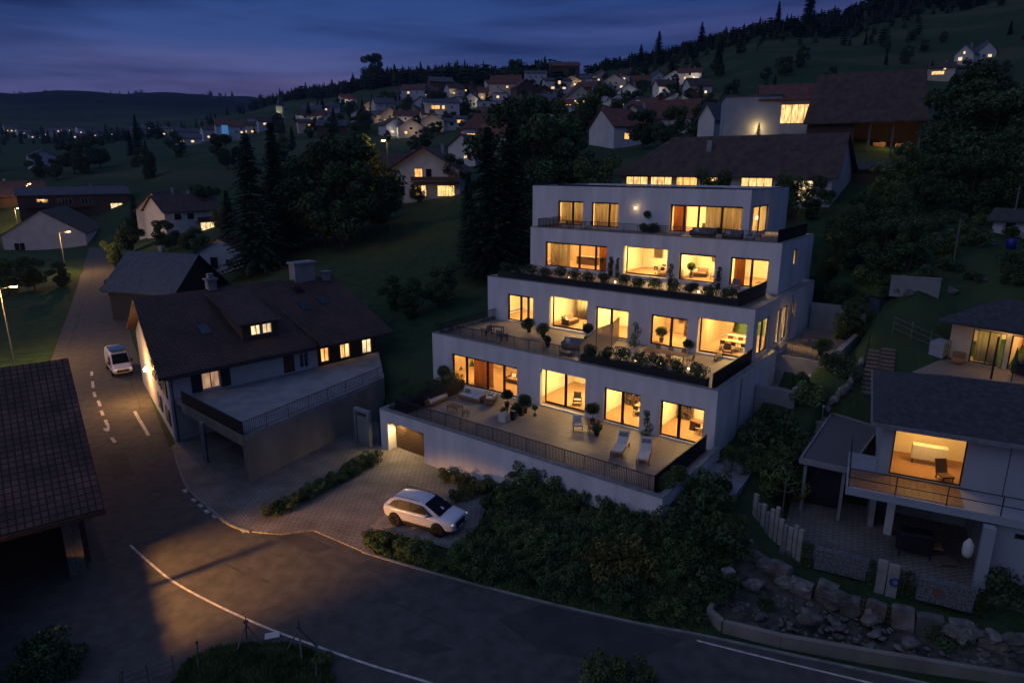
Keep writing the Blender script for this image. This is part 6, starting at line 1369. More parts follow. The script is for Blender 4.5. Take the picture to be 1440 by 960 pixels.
# ------------------------------------------------------------------ trees
def limb_trunk(rg, h, r, nl=7, lean=.4):
    mb = MB(); p = Vector((0, 0, -.6)); n = 6; pts = [p]
    for i in range(n): p = p + Vector((rg.uniform(-.02, .02) * h, rg.uniform(-.02, .02) * h, (h * .8 + .6) / n)); pts.append(p)
    for i in range(n): mb.tube(pts[i], pts[i + 1], r * (1 - .8 * i / n), r * (1 - .8 * (i + 1) / n), 7)
    tips = []
    for k in range(nl):
        b = pts[rg.randrange(2, n)]; a = rg.uniform(0, 6.28); L_ = h * rg.uniform(.18, .34); e = b + Vector((math.cos(a) * L_, math.sin(a) * L_, L_ * rg.uniform(.3, .9))); mb.tube(b, e, r * .35, r * .08, 5); tips.append(e)
    return mb, tips
def proto_broad(name, label, seed, h=10, w=7, leaf='leaf_dark', n=8500, size=.215, low=.13):
    rg = random.Random(seed); t = thing(name, label, 'tree'); tr, tips = limb_trunk(rg, h, .02 * h, 9); tr.build('trunk', M['bark'], t)
    cl = []
    for e in tips: cl.append((tuple(e), rg.uniform(.10, .15) * h))
    for i in range(16):
        z = rg.uniform(low, .95); rad = w / 2 * math.sin(math.pi * min(1, max(.12, (z - low + .12) / (1.12 - low)))) ** .7; a = rg.uniform(0, 6.28); k = rg.uniform(.35, .95)
        cl.append(((rad * k * math.cos(a), rad * k * math.sin(a), z * h), rg.uniform(.10, .17) * h))
    mb = MB(); leaf_cloud(mb, rg, n, clump_fn(cl), size * h / 10); mb.build('crown', M[leaf], t); return t
def proto_conifer(name, label, seed, h=12, w=4.6, n=22, leaf='needle'):
    rg = random.Random(seed); t = thing(name, label, 'tree'); mb = MB(); mb.tube((0, 0, -.6), (0, 0, h * .97), .014 * h, .01, 7); mb.build('trunk', M['bark'], t); mb = MB()
    z = h * .07
    while z < h * .985:
        f = 1 - z / h; rad = w / 2 * (f ** .85) * rg.uniform(.82, 1.12) + .06; nb = max(4, int(5 + 9 * f))
        for i in range(nb):
            a = rg.uniform(0, 6.28); L_ = rad * rg.uniform(.7, 1.12); d = Vector((math.cos(a), math.sin(a), 0)); q = Vector((-d.y, d.x, 0)); drop = .28 * L_
            ns = max(2, int(L_ / .32))
            for s in range(ns):
                k0 = (s + .15) / ns; c = d * (L_ * k0) + Vector((0, 0, z - drop * k0 ** 1.4 + rg.uniform(-.05, .05))); wd = .30 * (1.15 - k0) * (1 + .4 * f) + .09; ln = L_ / ns * 1.5
                for sd in (-1, 1): mb.add([c, c + d * ln * .5 + q * sd * wd * .55 + Vector((0, 0, -.04)), c + d * ln + q * sd * wd * .9 + Vector((0, 0, -.16 - .1 * rg.random())), c + d * ln * 1.1 + Vector((0, 0, -.08))], [(0, 1, 2, 3)])
        z += h / n * rg.uniform(.35, .62) * (.55 + f * .6)
    mb.build('crown', M[leaf], t); return t
P_B = [proto_broad('broadleaf_tree', None, 101, leaf='leaf_dark'), proto_broad('broadleaf_tree', None, 102, h=10, w=8.5, leaf='leaf_dark', n=9500), proto_broad('broadleaf_tree', None, 103, h=10, w=6, leaf='leaf'), proto_broad('broadleaf_tree', None, 104, h=10, w=8, leaf='leaf_olive', n=7000)]
P_C = [proto_conifer('conifer', None, 111), proto_conifer('conifer', None, 112, w=3.6), proto_conifer('conifer', None, 113, w=6.0, n=20)]
_used = set()
def plant(pr, label, loc, h, group=None, rz=None, wide=1.0):
    base = 12 if pr in P_C else 10; s = h / base
    if pr.name in _used: o = copy_tree(pr)
    else: o = pr; _used.add(pr.name)
    o.location = loc; o.scale = (s * wide, s * wide, s); o.rotation_euler = (0, 0, rz if rz is not None else random.uniform(0, 6.28)); o['label'] = label
    if group: o['group'] = group
    elif 'group' in o: del o['group']
    return o
def tree(kind, px, d, h, label, group=None, wide=1.0):
    pr = (P_B + P_C)[kind]; p = G(px, d); p.z -= .2; return plant(pr, label, p, h, group, wide=wide)
NT = 'trees round the houses'
for a in (
    (6, 372, 104, 21.5, 'tallest dark conifer between the road and the meadow'), (5, 406, 112, 22, 'slim tall conifer right of the tallest dark conifer'), (4, 340, 112, 13, 'shorter conifer left of the tallest dark conifer'),
    (1, 470, 112, 17, 'huge round crowned tree at the left of the tall street lamp'), (1, 515, 116, 17.5, 'huge round crowned tree right against the tall street lamp'), (0, 437, 118, 14, 'broad dark tree right of the slim tall conifer'), (1, 492, 108, 14, 'lower round tree in front of the two huge round crowned trees'), (0, 532, 126, 13, 'round tree behind the tall street lamp'),
    (6, 688, 84, 18.5, 'big layered spruce beside the upper terraces'), (4, 720, 86, 19, 'dark spruce directly behind the left end of the terraces'), (5, 662, 92, 12, 'young spruce on the meadow edge left of the layered spruce'),
    (1, 752, 104, 16, 'bulky dark tree behind the top storey'), (0, 716, 118, 17, 'dense tree above the layered spruce'), (0, 792, 106, 12, 'leafy tree behind the flat roof corner'), (2, 826, 98, 9, 'lighter leafy tree next to the long house eaves'), (1, 735, 150, 17, 'tall tree in front of the rust orange roof'), (0, 775, 150, 14, 'dark tree right of the rust orange roof'), (3, 832, 190, 15, 'brownish tall tree left of the lamp lit red roof'),
    (2, 990, 84.5, 6.2, 'tree with lit leaves in front of the long house windows'), (2, 1086, 84, 5.6, 'leafy tree at the corner of the flat roof'), (0, 1128, 82, 5.0, 'tree against the bright window of the long house'), (1, 925, 150, 9, 'broad tree between the red roof and the long house'), (0, 965, 140, 8, 'tree left of the white gabled shed'), (1, 890, 160, 9, 'bushy tree in front of the white gable house'),
    (4, 1113, 113, 5.2, 'little conifer in front of the glowing curtained window'), (4, 1040, 114, 4.0, 'little conifer at the wall of the modern box'),
    (1, 1345, 86, 11.5, 'wide dark tree filling the right hillside'), (0, 1400, 84, 12, 'tallest dark tree at the right edge of the hillside'), (1, 1300, 92, 12, 'dark tree next to the big barn eaves'), (3, 1250, 82, 7, 'olive coloured tree below the dark shed roof'), (3, 1218, 79, 6, 'olive coloured bush tree right of the long house gable'), (0, 1440, 78, 10.5, 'dark tree cut by the right edge of the view'), (0, 1315, 104, 13, 'dark tree right behind the big barn corner'), (1, 1385, 98, 12, 'dark tree between the wide tree and the tallest right edge tree'), (1, 1275, 76, 6.5, 'dark low tree below the wide right hillside tree'), (0, 1370, 74, 8, 'dark tree under the wide right hillside tree'), (1, 1420, 70, 8, 'dark tree beside the wooden hut'), (0, 1240, 68, 5, 'low dark tree beside the square tank'), (1, 1330, 72, 6.5, 'round tree on the terraced garden slope'), (0, 1190, 70, 5.5, 'dark shrub tree against the rear of the white building'), (0, 1172, 66, 5, 'dark shrub tree above the side patio'), (1, 1225, 62, 5.5, 'round dark bush tree above the garden stairs'), (0, 1262, 60, 5, 'dark bush tree left of the patio house roof'), (1, 1200, 58, 4.2, 'dark bush tree at the top of the lawn'),
    (5, 1090, 425, 30, 'lone tall conifer standing out on the ridge'), (5, 1052, 430, 17, 'smaller ridge conifer left of the lone tall one'), (6, 905, 425, 18, 'dark conifer on the ridge above the village'), (6, 958, 428, 16, 'conifer on the ridge right of the village'), (6, 883, 420, 13, 'short conifer at the top edge of the village'),
    (1, 543, 590, 26, 'rounded dark tree rising over the ridge forest'), (1, 722, 470, 17, 'round tree at the top of the village'),
    (0, 163, 300, 15, 'bulky dark tree in the valley left of the meadow'), (1, 143, 305, 14, 'wide dark tree beside the bulky valley tree'), (1, 178, 318, 14, 'wide dark tree right of the bulky valley tree'), (0, 30, 330, 17, 'dark tree left of the white cube house'), (0, 95, 300, 10, 'dark tree right of the white cube house'), (1, 118, 290, 9, 'low tree behind the long low house'), (0, 8, 345, 15, 'dark tree at the left edge of the valley'), (5, 232, 420, 22, 'slim valley conifer beside the tiny lit houses'), (4, 222, 380, 14, 'small conifer in the middle of the valley'),
    (1, 310, 170, 10, 'round tree beside the brown chalet'), (3, 328, 160, 6, 'little tree glowing at the lit chalet window'), (0, 236, 260, 12, 'dark tree in the meadow above the chalet'), (0, 280, 330, 12, 'dark tree at the upper meadow edge'), (1, 345, 250, 13, 'dark bush tree on the upper meadow'), (4, 215, 180, 11, 'dark conifer left of the white gabled brown house'),
    (1, 62, 122, 6.5, 'wide dark bush behind the roadside lawn'), (0, 28, 118, 6.5, 'dark bush under the left street lamp'), (0, 100, 124, 4.6, 'clipped dark bush at the road edge by the lamp post'), (2, 178, 150, 6.0, 'bush right of the road by the thin pole'), (0, 205, 145, 7, 'dark bush beside the road before the blue roof'), (1, 255, 135, 6.5, 'leafy bush between the road and the garden house'), (0, 165, 112, 3.6, 'low bush at the road by the blue roofed house'), (3, 290, 128, 6, 'olive bush near the garden house'),
    (3, 594, 141, 4.5, 'small tree lit from behind by the chalet window'), (0, 640, 145, 8, 'dark tree right of the glowing chalet'), (0, 560, 138, 7, 'dark tree left of the glowing chalet'), (0, 1132, 48.5, 2.4, 'leafy bush at the lawn corner by the side court'), (0, 585, 74, 4.5, 'dark bush at the foot of the meadow behind the farmhouse'), (0, 555, 78, 4, 'dark bush left of the meadow foot'), (1, 620, 76, 5, 'dark bush just left of the second terrace')):
    tree(a[0], a[1], a[2], a[3], a[4], NT)
# bare young tree beside the neighbour's garden
p = LP(-3.2, 3.2); p.z = gz(p.x, p.y); t = thing('bare_tree', 'thin bare young tree with straight side branches in front of the carport', 'tree', p); mb = MB(); mb.tube((0, 0, -.3), (0, 0, 2.7), .05, .03)
for a, l_, z in ((0, 1.3, 2.0), (3.1, 1.4, 2.1), (1.2, .9, 2.3), (4.4, 1.0, 2.2), (2.2, .7, 2.6), (5.4, .7, 2.55)): mb.tube((0, 0, z - .3), (l_ * math.cos(a), l_ * math.sin(a), z + .1), .025, .01, 5)
mb.build('trunk', M['greywood'], t)
for _p in P_B + P_C:
    if _p.name not in _used: print('unused', _p.name)

# small trees scattered between the village houses
rg = random.Random(77)
for i in range(115):
    px = rg.uniform(400, 1000); d = rg.uniform(205, 430)
    if px > 850: d = rg.uniform(215, 400)
    k = rg.choice((0, 1, 0, 1, 4, 6, 0)); h = rg.uniform(4.5, 9) * (1.3 if k > 3 else 1); p = G(px, d); p.z -= .2
    plant((P_B + P_C)[k], 'small dark conifer standing among the village houses' if k > 3 else 'small round tree standing among the village houses', p, h, 'small trees of the hillside village')
for i in range(34):
    px = rg.uniform(1000, 1460); d = rg.uniform(190, 400); k = rg.choice((0, 1, 0, 1, 4)); p = G(px, d); p.z -= .2
    plant((P_B + P_C)[k], 'small tree on the fields of the right hillside', p, rg.uniform(4, 9), 'field trees')

# ------------------------------------------------------------------ the ridge forest, one mass
def forest(name, label, n, seed, fn, h0, h1):
    rg = random.Random(seed); pts = []
    for i in range(n): px, d = fn(rg); q = atd(px, 480, d); pts.append((q.x, q.y))
    zs = ground([p[0] for p in pts], [p[1] for p in pts]); mb = MB()
    for (x, y), z in zip(pts, zs):
        h = rg.uniform(h0, h1) * (1 if rg.random() < .12 else .8); r = h * rg.uniform(.2, .34); c = rg.random() < .5; ly = 5
        for k in range(ly):
            za = z + h * (k / ly) * .92 + (h * .06); zb = z + h * ((k + 1.7) / ly if k < ly - 1 else 1.0); ra = r * (1 - k / ly) * rg.uniform(.8, 1.2); m = 7; a0 = rg.uniform(0, 6)
            if not c: ra = r * 1.5 * math.sin(math.pi * (k + .8) / (ly + .6)); zb = z + h * min(1, (k + 1.6) / ly) * .75
            ring = [(x + ra * (rg.uniform(.7, 1.25)) * math.cos(a0 + 6.28 * j / m), y + ra * (rg.uniform(.7, 1.25)) * math.sin(a0 + 6.28 * j / m), za - rg.uniform(0, .06) * h) for j in range(m)]
            mb.add(ring + [(x + rg.uniform(-.02, .02) * h, y, zb)], [(j, (j + 1) % m, m) for j in range(m)])
    return tag(mb.build(name, M['needle'], None), label, kind='stuff')
def f1(rg):
    px = rg.uniform(385, 780); d = np.interp(px, [385, 430, 540, 640, 700, 780], [860, 830, 600, 595, 560, 500]) + rg.uniform(-60, 50); return px, d
def f2(rg):
    px = rg.uniform(820, 1560); d = np.interp(px, [820, 870, 1000, 1240, 1560], [470, 435, 430, 430, 430]) + rg.uniform(-22, 60); return px, d
def f3(rg):
    px = rg.uniform(870, 1230); d = rg.uniform(370, 425); return px, d
def f4(rg):
    px = rg.uniform(-60, 380); d = rg.uniform(560, 860); return px, d
forest('forest', 'dark conifer forest along the ridge left of the village', 1500, 5, f1, 9, 17)
forest('forest', 'dark forest along the skyline of the right hill', 1500, 6, f2, 5, 10)
forest('forest', 'loose dark woodland below the right skyline', 60, 8, f3, 5, 9)
forest('forest', 'dark groves on the valley floor', 150, 9, f4, 9, 17)
forest('forest', 'woods on top of the distant hills', 420, 10, lambda rg: (rg.uniform(-150, 430), rg.uniform(2350, 2650)), 14, 30)

# ------------------------------------------------------------------ shrubs on the bank, hedges, ground plants
def shrub_proto(seed, leaf, n=1500, size=.085, h=1.5):
    rg = random.Random(seed); cl = [((rg.uniform(-.75, .75), rg.uniform(-.75, .75), rg.uniform(.25, .8) * h), rg.uniform(.32, .55)) for _ in range(12)]
    mb = MB(); leaf_cloud(mb, rg, n, clump_fn(cl), size)
    for i in range(9): a = rg.uniform(0, 6.28); mb.tube((0, 0, -.2), (rg.uniform(.3, .8) * math.cos(a), rg.uniform(.3, .8) * math.sin(a), rg.uniform(.7, 1.15) * h), .014, .006, 4)
    o = mb.build('shrub', M[leaf], None); return o
SH = {k: shrub_proto(200 + i, l) for i, (k, l) in enumerate((('a', 'leaf_dark'), ('b', 'leaf_dark'), ('c', 'leaf'), ('o', 'leaf_olive'), ('y', 'leaf_yellow')))}
_su = set()
def shrub(k, loc, s, label, group, rz=None, sz=1.0):
    o = SH[k]
    if k in _su: o = o.copy(); COL.objects.link(o)
    else: _su.add(k)
    o.location = loc; o.scale = (s, s, s * sz); o.rotation_euler = (0, 0, rz if rz is not None else rg.uniform(0, 6.28)); return tag(o, label, 'shrub', group)
BG = 'shrubs on the bank below the terraces'
bank = px2([(520, 760), (545, 748), (600, 770), (655, 772), (680, 735), (700, 690), (740, 690), (905, 722), (960, 722), (1010, 735), (1035, 770), (1020, 830), (985, 880), (900, 866), (800, 845), (700, 820), (600, 793), (530, 772)])
def in_poly(p, poly): return poly_dist([p], poly)[0] == 0
xs = [p[0] for p in bank]; ys = [p[1] for p in bank]; placed = []
tries = 0
while len(placed) < 150 and tries < 6000:
    tries += 1; p = (rg.uniform(min(xs), max(xs)), rg.uniform(min(ys), max(ys)))
    if not in_poly(p, bank) or any((p[0] - q[0]) ** 2 + (p[1] - q[1]) ** 2 < .62 for q in placed): continue
    if abs((p[0] - cen.x) * _n2.x + (p[1] - cen.y) * _n2.y) < 2.5 and abs((p[0] - cen.x) * ex.x + (p[1] - cen.y) * ex.y) < 3.6: continue
    placed.append(p)
    s = rg.uniform(.5, .95); k = rg.choice('aabbccccoc'); z = gz(*p)
    shrub(k, (p[0], p[1], z - .1), s, 'leafy dark shrub in the dense planting between the garage wall and the road', BG)
for (px, py, k, s, lab) in ((668, 696, 'y', .8, 'ochre grassy shrub right of the feathery shrub at the garage wall'), (690, 690, 'o', .9, 'olive shrub left of the tallest green shrub at the wall'), (646, 704, 'o', .7, 'low olive shrub just behind the parked car'), (655, 690, 'y', .9, 'yellow green feathery shrub at the garage wall behind the car'), (632, 676, 'o', .8, 'olive feathery shrub closest to the garage corner'), (845, 800, 'y', 1.25, 'left ochre shrub on the bank above the road'), (882, 806, 'y', 1.35, 'right ochre shrub on the bank above the road'), (780, 690, 'c', 1.1, 'tall green shrub in front of the railing wall'), (745, 682, 'c', 1.2, 'tallest green shrub against the white retaining wall'), (985, 722, 'b', 1.6, 'big dark round shrub below the corner of the lowest terrace'), (1010, 775, 'a', 1.6, 'big dark shrub at the left of the stone palisade'), (960, 760, 'b', 1.5, 'big dark shrub under the terrace corner wall'), (1002, 830, 'a', 1.3, 'dark shrub at the end of the road wall'),
                             (1095, 690, 'o', 1.7, 'olive shrub above the stone palisade'), (1075, 670, 'c', 1.5, 'green shrub beside the paved side court'), (1120, 690, 'o', 1.3, 'olive shrub left of the bare young tree'), (1425, 850, 'a', 1.4, 'dark bush at the right end of the garden wall'), (1440, 800, 'b', 1.5, 'dark bush at the right edge by the house wall'), (1332, 905, 'a', .8, 'small dark round bush among the loose rocks'), (1078, 855, 'a', .45, 'little green cushion plant among the rocks by the road wall'),
                             (1135, 570, 'c', 1.2, 'shrub on the lawn beside the light well'), (1090, 610, 'b', 1.5, 'dark shrub on the slope beside the white side wall'), (1115, 640, 'a', 1.4, 'dark shrub at the lower end of the lawn'), (1060, 625, 'b', 1.2, 'dark shrub against the white side wall corner'), (1165, 520, 'b', 1.1, 'shrub at the lower corner of the side patio'), (1190, 530, 'a', 1.0, 'shrub between the side patio and the garden stairs'),
                             (60, 925, 'b', 1.1, 'dark shrub in the shade at the lower left corner'), (92, 945, 'a', .9, 'dark shrub beside the lower left corner shrub'), (40, 960, 'b', 1.1, 'dark shrub cut by the lower edge in the left corner'), (850, 960, 'c', 1.0, 'pale leafed shrub poking up at the lower edge of the road'), (890, 965, 'c', .9, 'second leafy shrub at the lower road edge'), (455, 935, 'c', .5, 'reddish low plant at the white line beside the mound')):
    p = hit(px, py); z = p.z
    shrub(k, (p.x, p.y, z - .1), s, lab, 'shrubs round the garden')
n_ = 0
for i in range(400):
    px, py = rg.uniform(1165, 1440), rg.uniform(300, 440)
    if n_ >= 52: break
    if px > 1255 and py > 408 or (px < 1260 and py > 425): continue
    p = hit(px, py)
    if p.y > 85 or tier_floor(np.array([p.x * E1.x + p.y * E1.y]), np.array([p.x * E2.x + p.y * E2.y]))[0] < 1e8: continue
    n_ += 1; shrub(rg.choice('aabbco'), (p.x, p.y, p.z - .15), rg.uniform(.5, 1.25), 'dark shrub on the terraced garden slope above the garden stairs', 'shrubs of the terraced slope')
# hedge strip between the two forecourts: separate low bushes in a row
a = at(392, 722, 0); b = at(524, 650, 0)
for i in range(15):
    p = a.lerp(b, i / 14); shrub('c' if i % 3 else 'b', (p.x + rg.uniform(-.15, .15), p.y + rg.uniform(-.15, .15), .0), rg.uniform(.62, .8) * (1 if i < 11 else 1.15), 'low bush in the row dividing the two paved forecourts', 'bushes between the forecourts', sz=.75)
# clipped hedge blocks of the neighbour
for k, (x, y, w, lab) in enumerate(((1.72, -1.75, .36, 'narrow clipped hedge block between the gabion and the pale slabs'), (3.3, -1.95, .66, 'wider clipped hedge block before the longer gabion'), (-1.45, -1.45, .62, 'mossy clipped hedge block at the end of the palisade'), (6.45, -2.0, .4, 'clipped hedge block at the foot of the pillar'))):
    t = MB(); r2 = random.Random(90 + k)
    def hb(r2, w=w): return (r2.uniform(-w / 2, w / 2), r2.uniform(-.2, .2), r2.uniform(0, 1.35)), (0, -1, .3)
    leaf_cloud(t, r2, 700, hb, .05); o = t.build('clipped_hedge', M['hedge' if k else 'leaf_dark'], None); o.location = LP(x, y, .75); o.rotation_euler = (0, 0, RZL); tag(o, lab, 'hedge')
# grass tufts on the bank edge, the mound and the lawn
def grass(name, label, poly, n, seed, size, hz=None, m='leaf'):
    r3 = random.Random(seed); xs = [p[0] for p in poly]; ys = [p[1] for p in poly]; pts = []
    c = np.stack([np.array([r3.uniform(min(xs), max(xs)) for _ in range(n)]), np.array([r3.uniform(min(ys), max(ys)) for _ in range(n)])], 1); c = c[poly_dist(c, poly) == 0]; zs = hz(c) if hz else ground(c[:, 0], c[:, 1]); mb = MB()
    for (x, y), z in zip(c, zs):
        for _ in range(3):
            a = r3.uniform(0, 6.28); h = size * r3.uniform(.5, 1.3); w = size * .12; dx, dy = math.cos(a), math.sin(a); lx, ly = r3.uniform(-.4, .4) * h, r3.uniform(-.4, .4) * h; ox, oy = r3.uniform(-.1, .1), r3.uniform(-.1, .1)
            mb.add([(x + ox - dx * w, y + oy - dy * w, z - .03), (x + ox + dx * w, y + oy + dy * w, z - .03), (x + ox + lx, y + oy + ly, z + h)], [(0, 1, 2)])
    return tag(mb.build(name, M[m], None), label, kind='stuff')
grass('grass', 'rough grass on the bank between the shrubs and the road', px2([(510, 775), (520, 765), (600, 780), (700, 800), (800, 820), (900, 820), (1000, 800), (1010, 860), (985, 892), (900, 876), (800, 854), (700, 829), (600, 802)]), 9000, 11, .22)
mound = px2([(238, 968), (262, 930), (300, 912), (345, 905), (400, 905), (440, 915), (470, 950), (475, 1000), (230, 1000)])
def mz(c):
    d = np.array([min(1.0, max(0, e)) for e in [min(poly_dist([q], [mound[i], mound[(i + 1) % len(mound)], mound[i]])[0] for i in range(len(mound))) for q in c]]); return .05 + .28 * d
mb = MB(); ring = [(*p, .0) for p in mound]; cpt = Vector((sum(p[0] for p in mound) / len(mound), sum(p[1] for p in mound) / len(mound))); inner = [(*(Vector(p).lerp(cpt, .35)), .32) for p in mound]; n = len(mound)
mb.add(ring + inner, [(i, (i + 1) % n, n + (i + 1) % n, n + i) for i in range(n)] + [tuple(range(n, 2 * n))]); tag(mb.build('grass_mound', bpy.data.materials['grass_ground'], None, True, recalc=True), 'low grass mound beside the road at the lower edge', kind='structure')
grass('grass', 'tall grass on the mound at the lower edge', mound, 7000, 12, .2, mz)
grass('grass', 'lawn grass beside the white building', [W(-14.3, 44)[:2], W(-9, 47)[:2], W(-6.5, 55)[:2], W(-8.5, 60)[:2], LP(.4, 18)[:2], LP(-1, 12)[:2], LP(-3, 8)[:2]], 9000, 13, .13)

# ------------------------------------------------------------------ hillside village: every house on its own
rvt = random.Random(55)
def vh(label, px, py, d, w, hw, hr, yaw, wall, roof, wins, ridge='x', dp=None, **k):
    for q in range(1 if rvt.random() < .35 else 2 if d < 300 else 1):
        kk = rvt.choice((0, 1, 0, 1, 4)); off = rvt.choice((-1, 1)) * rvt.uniform(.35, .8) * w * FPX / d; dd = d - rvt.uniform(7, 12); tp = G(px + off, dd); tp.z -= .2
        plant((P_B + P_C)[kk], 'small dark conifer standing among the village houses' if kk > 3 else 'small round tree standing among the village houses', tp, rvt.uniform(3.2, 6.0) * (1.35 if kk > 3 else 1), 'small trees of the hillside village')
    w *= .86; hw *= .76; hr *= .85; wins = tuple((f_, c_ * .86, z_ * .76, a_ * .82, b_ * .76, m_) for f_, c_, z_, a_, b_, m_ in wins)
    return house_at(label, px, py, d, w, dp or w * .8, hw, hr, yaw, wall, roof, wins, ridge=ridge, group=VG, chimney=k.pop('chimney', True), **k)
def wf(c, z, w=1.1, h=1.2, m='glassdark'): return ('f', c, z, w, h, m)
ww, wb, wc, wn = 'wallwhite', 'wallblue', 'wallcream', 'wallbrown'
vh('small white house with a grey roof at the left end of the village', 463, 158, 420, 13, 4, 3, 10, wb, 'tile_grey', (wf(-3, 1, 1.4, 1.3, W2_), wf(2, 1)))
vh('pale house with a low dark roof under the left village trees', 487, 160, 430, 14, 4, 2.5, -14, wb, 'tile_brown', (wf(-3, 1.2), wf(3, 1.2, 1.2, 1.1, W3)))
vh('bright white house with warm light on its gable end', 510, 172, 330, 10, 5.0, 2.4, -20, ww, 'tile_grey', (wf(1.6, 2.6, 1.6, 1.6, W2_), wf(-2, 1), wf(2, .5, 1.4, 1.2, W1)), ridge='y')
vh('white house with a wide grey roof above the bright white gable', 539, 157, 362, 12, 5, 3.4, 16, ww, 'tile_grey', (wf(-3, 2.6), wf(1, 2.6), wf(3.5, .7)))
vh('house with red roof and pale blue gable just below the ridge forest', 583, 135, 430, 16, 4.4, 3.6, -12, wb, 'tile_red', (wf(-3, 1, 1.6, 1.5, W2_), wf(3, 1)))
vh('grey roofed farmhouse at the upper edge of the village', 619, 124, 470, 18, 4.6, 4, 12, wn, 'tile_grey', (wf(3, 1),))
vh('white villa with a wide orange glowing window front', 620, 157, 320, 18, 4.6, 2.2, 6, ww, 'tile_grey', (wf(-3.4, .8, 4.4, 1.9, W3), wf(.6, .8, 1.4, 1.9, W1), wf(5, 1.2)))
vh('stepped white modern block left of the maroon roofs', 690, 158, 340, 15, 6, 0, 4, wb, 'tile_grey', (wf(-4, 3.2, 1.6, 1.5), wf(0, 3.2, 1.4, 1.5), wf(4, .8, 1.8, 1.4, W2_)), flat=True)
vh('tower like white block on top of the stepped block', 703, 148, 352, 8, 7, 0, 4, ww, 'tile_grey', (wf(-1.4, 4, 1.5, 1.5, W2_), wf(2, 4)), flat=True)
vh('small white shed wall glowing under a bright lamp', 648, 175, 300, 6, 3, 1.4, -8, ww, 'tile_grey', (wf(0, .8, 3.4, 1.4, W1),), chimney=False)  # glowing pane stands in for a lamp and its light on the wall
vh('pale low garage left of the glowing shed', 630, 178, 292, 7, 2.6, 1.6, 12, wb, 'tile_grey', (wf(1.2, .3, 1.8, 1.8),), chimney=False)
vh('large maroon roofed house at the top of the village', 712, 128, 385, 19, 4.4, 5.4, -10, wc, 'tile_red', (wf(-4, 1), wf(2, 1, 1.4, 1.4, W3)))
vh('second maroon roofed house set against the larger one', 736, 134, 372, 13, 4.6, 4.8, 22, wn, 'tile_red', (wf(-2, 1), wf(2.4, 1)), ridge='y')
vh('pale blue house front beside the top maroon roofs', 753, 114, 430, 15, 5.2, 2, 4, wb, 'tile_grey', (wf(-4, 1.6), wf(0, 1.6), wf(4, 1.6)))
vh('long brown roof on the skyline above the village', 793, 102, 460, 22, 4, 3.6, 4, wn, 'tile_red', (wf(4, 1),))
vh('white house with one piercing bright upper window', 782, 129, 378, 16, 6.6, 2, 8, ww, 'tile_brown', (wf(1, 4.2, 1.6, 2.2, W2_), wf(-3, 1, 2, 1.4, W2_), wf(4, 1, 2, 1.4, W2_)))
vh('small pale house right of the piercing bright window', 826, 121, 400, 9, 5, 2.2, -10, wb, 'tile_grey', (wf(-1.6, 2.6), wf(1.8, .8, 1.3, 1.2)))
vh('cream double gabled house with lit ground floor', 866, 128, 342, 14, 5.2, 3.6, -14, wc, 'tile_grey', (wf(-3, 1, 1.8, 1.4, W2_), wf(1, 1, 1.6, 1.4), wf(-2, 3.6, 1.2, 1.2), wf(1.4, 3.6, 1.2, 1.2), wf(4.4, 1, 1.6, 1.2, W2_)), ridge='y')
vh('maroon roofed house between two white gables', 900, 124, 350, 10, 4, 3.2, 8, wn, 'tile_red', (wf(0, 1),))
vh('white gabled house shining at the right end of the village', 922, 121, 352, 9, 4.8, 3.6, 24, ww, 'tile_grey', (wf(1.6, .8, 2, 1.5, W1), wf(-1.4, 1), wf(0, 4, 1, 1)), ridge='y')
vh('warmly lit gable with red roof in the middle of the village', 812, 150, 292, 12, 5.0, 5.0, 16, wc, 'tile_red', (wf(-2.6, .6, 3.6, 2.0, W1), wf(2.4, .6, 2.4, 2.0, W1), wf(-1.2, 5, .9, .9), wf(1.2, 5, .9, .9)), ridge='y')
vh('low extension with a glowing roof edge left of the warm gable', 795, 154, 285, 7, 2.8, 2.0, 20, wc, 'tile_orange', (wf(0, .5, 3.6, 1.7, W1),), chimney=False)
vh('flat roofed grey apartment block with one bright strip window', 874, 154, 272, 14, 6.2, 0, -14, wb, 'tile_grey', (wf(-3.4, 3.4, 4.2, 1.4), wf(3, 3.4, 4.2, 1.4), wf(3.0, .9, 3.4, 1.5, W2_), wf(-3, .9, 3, 1.4)), flat=True)
vh('yellow windowed white house left of the central village', 728, 154, 318, 9, 5, 2.4, 6, ww, 'tile_brown', (wf(-2, 1), wf(2.8, 1, 1.6, 2, W3)))
vh('white house with two window bays below the blue front', 764, 154, 300, 13, 5.2, 2.6, -12, ww, 'tile_grey', (wf(-4.4, 2, 1.6, 1.8, W1), wf(0, 2.6), wf(3.4, 2.6), wf(1.4, .6)))
vh('white gabled house with a dark lower floor beneath the warm gable', 802, 176, 252, 8.5, 5.4, 3.0, -16, wb, 'tile_grey', (wf(-1.2, 4.4, .9, 1), wf(1.2, 4.4, .9, 1), wf(2.6, 2.4, 1.4, 1.4, W2_)), ridge='y')
vh('low grey garage row in the centre of the village', 728, 165, 300, 11, 2.8, 0, 4, wb, 'tile_grey', (wf(-2.6, .4, 2.2, 1.8), wf(1.6, .4, 2.2, 1.8)), flat=True)
vh('white garden house in front of the hipped red roof', 742, 178, 262, 6.5, 3.4, 1.8, 14, ww, 'tile_grey', (wf(1, .8, 1.2, 1.2, W2_),))
vh('house with a bright blue lit bay in the valley', 324, 190, 382, 17, 6, 3.4, 6, wb, 'tile_red', (wf(3, 1.2), wf(6, 1.2, 1.4, 1.2, W2_), wf(6, 3.6)), dp=12)
MB_blue = None
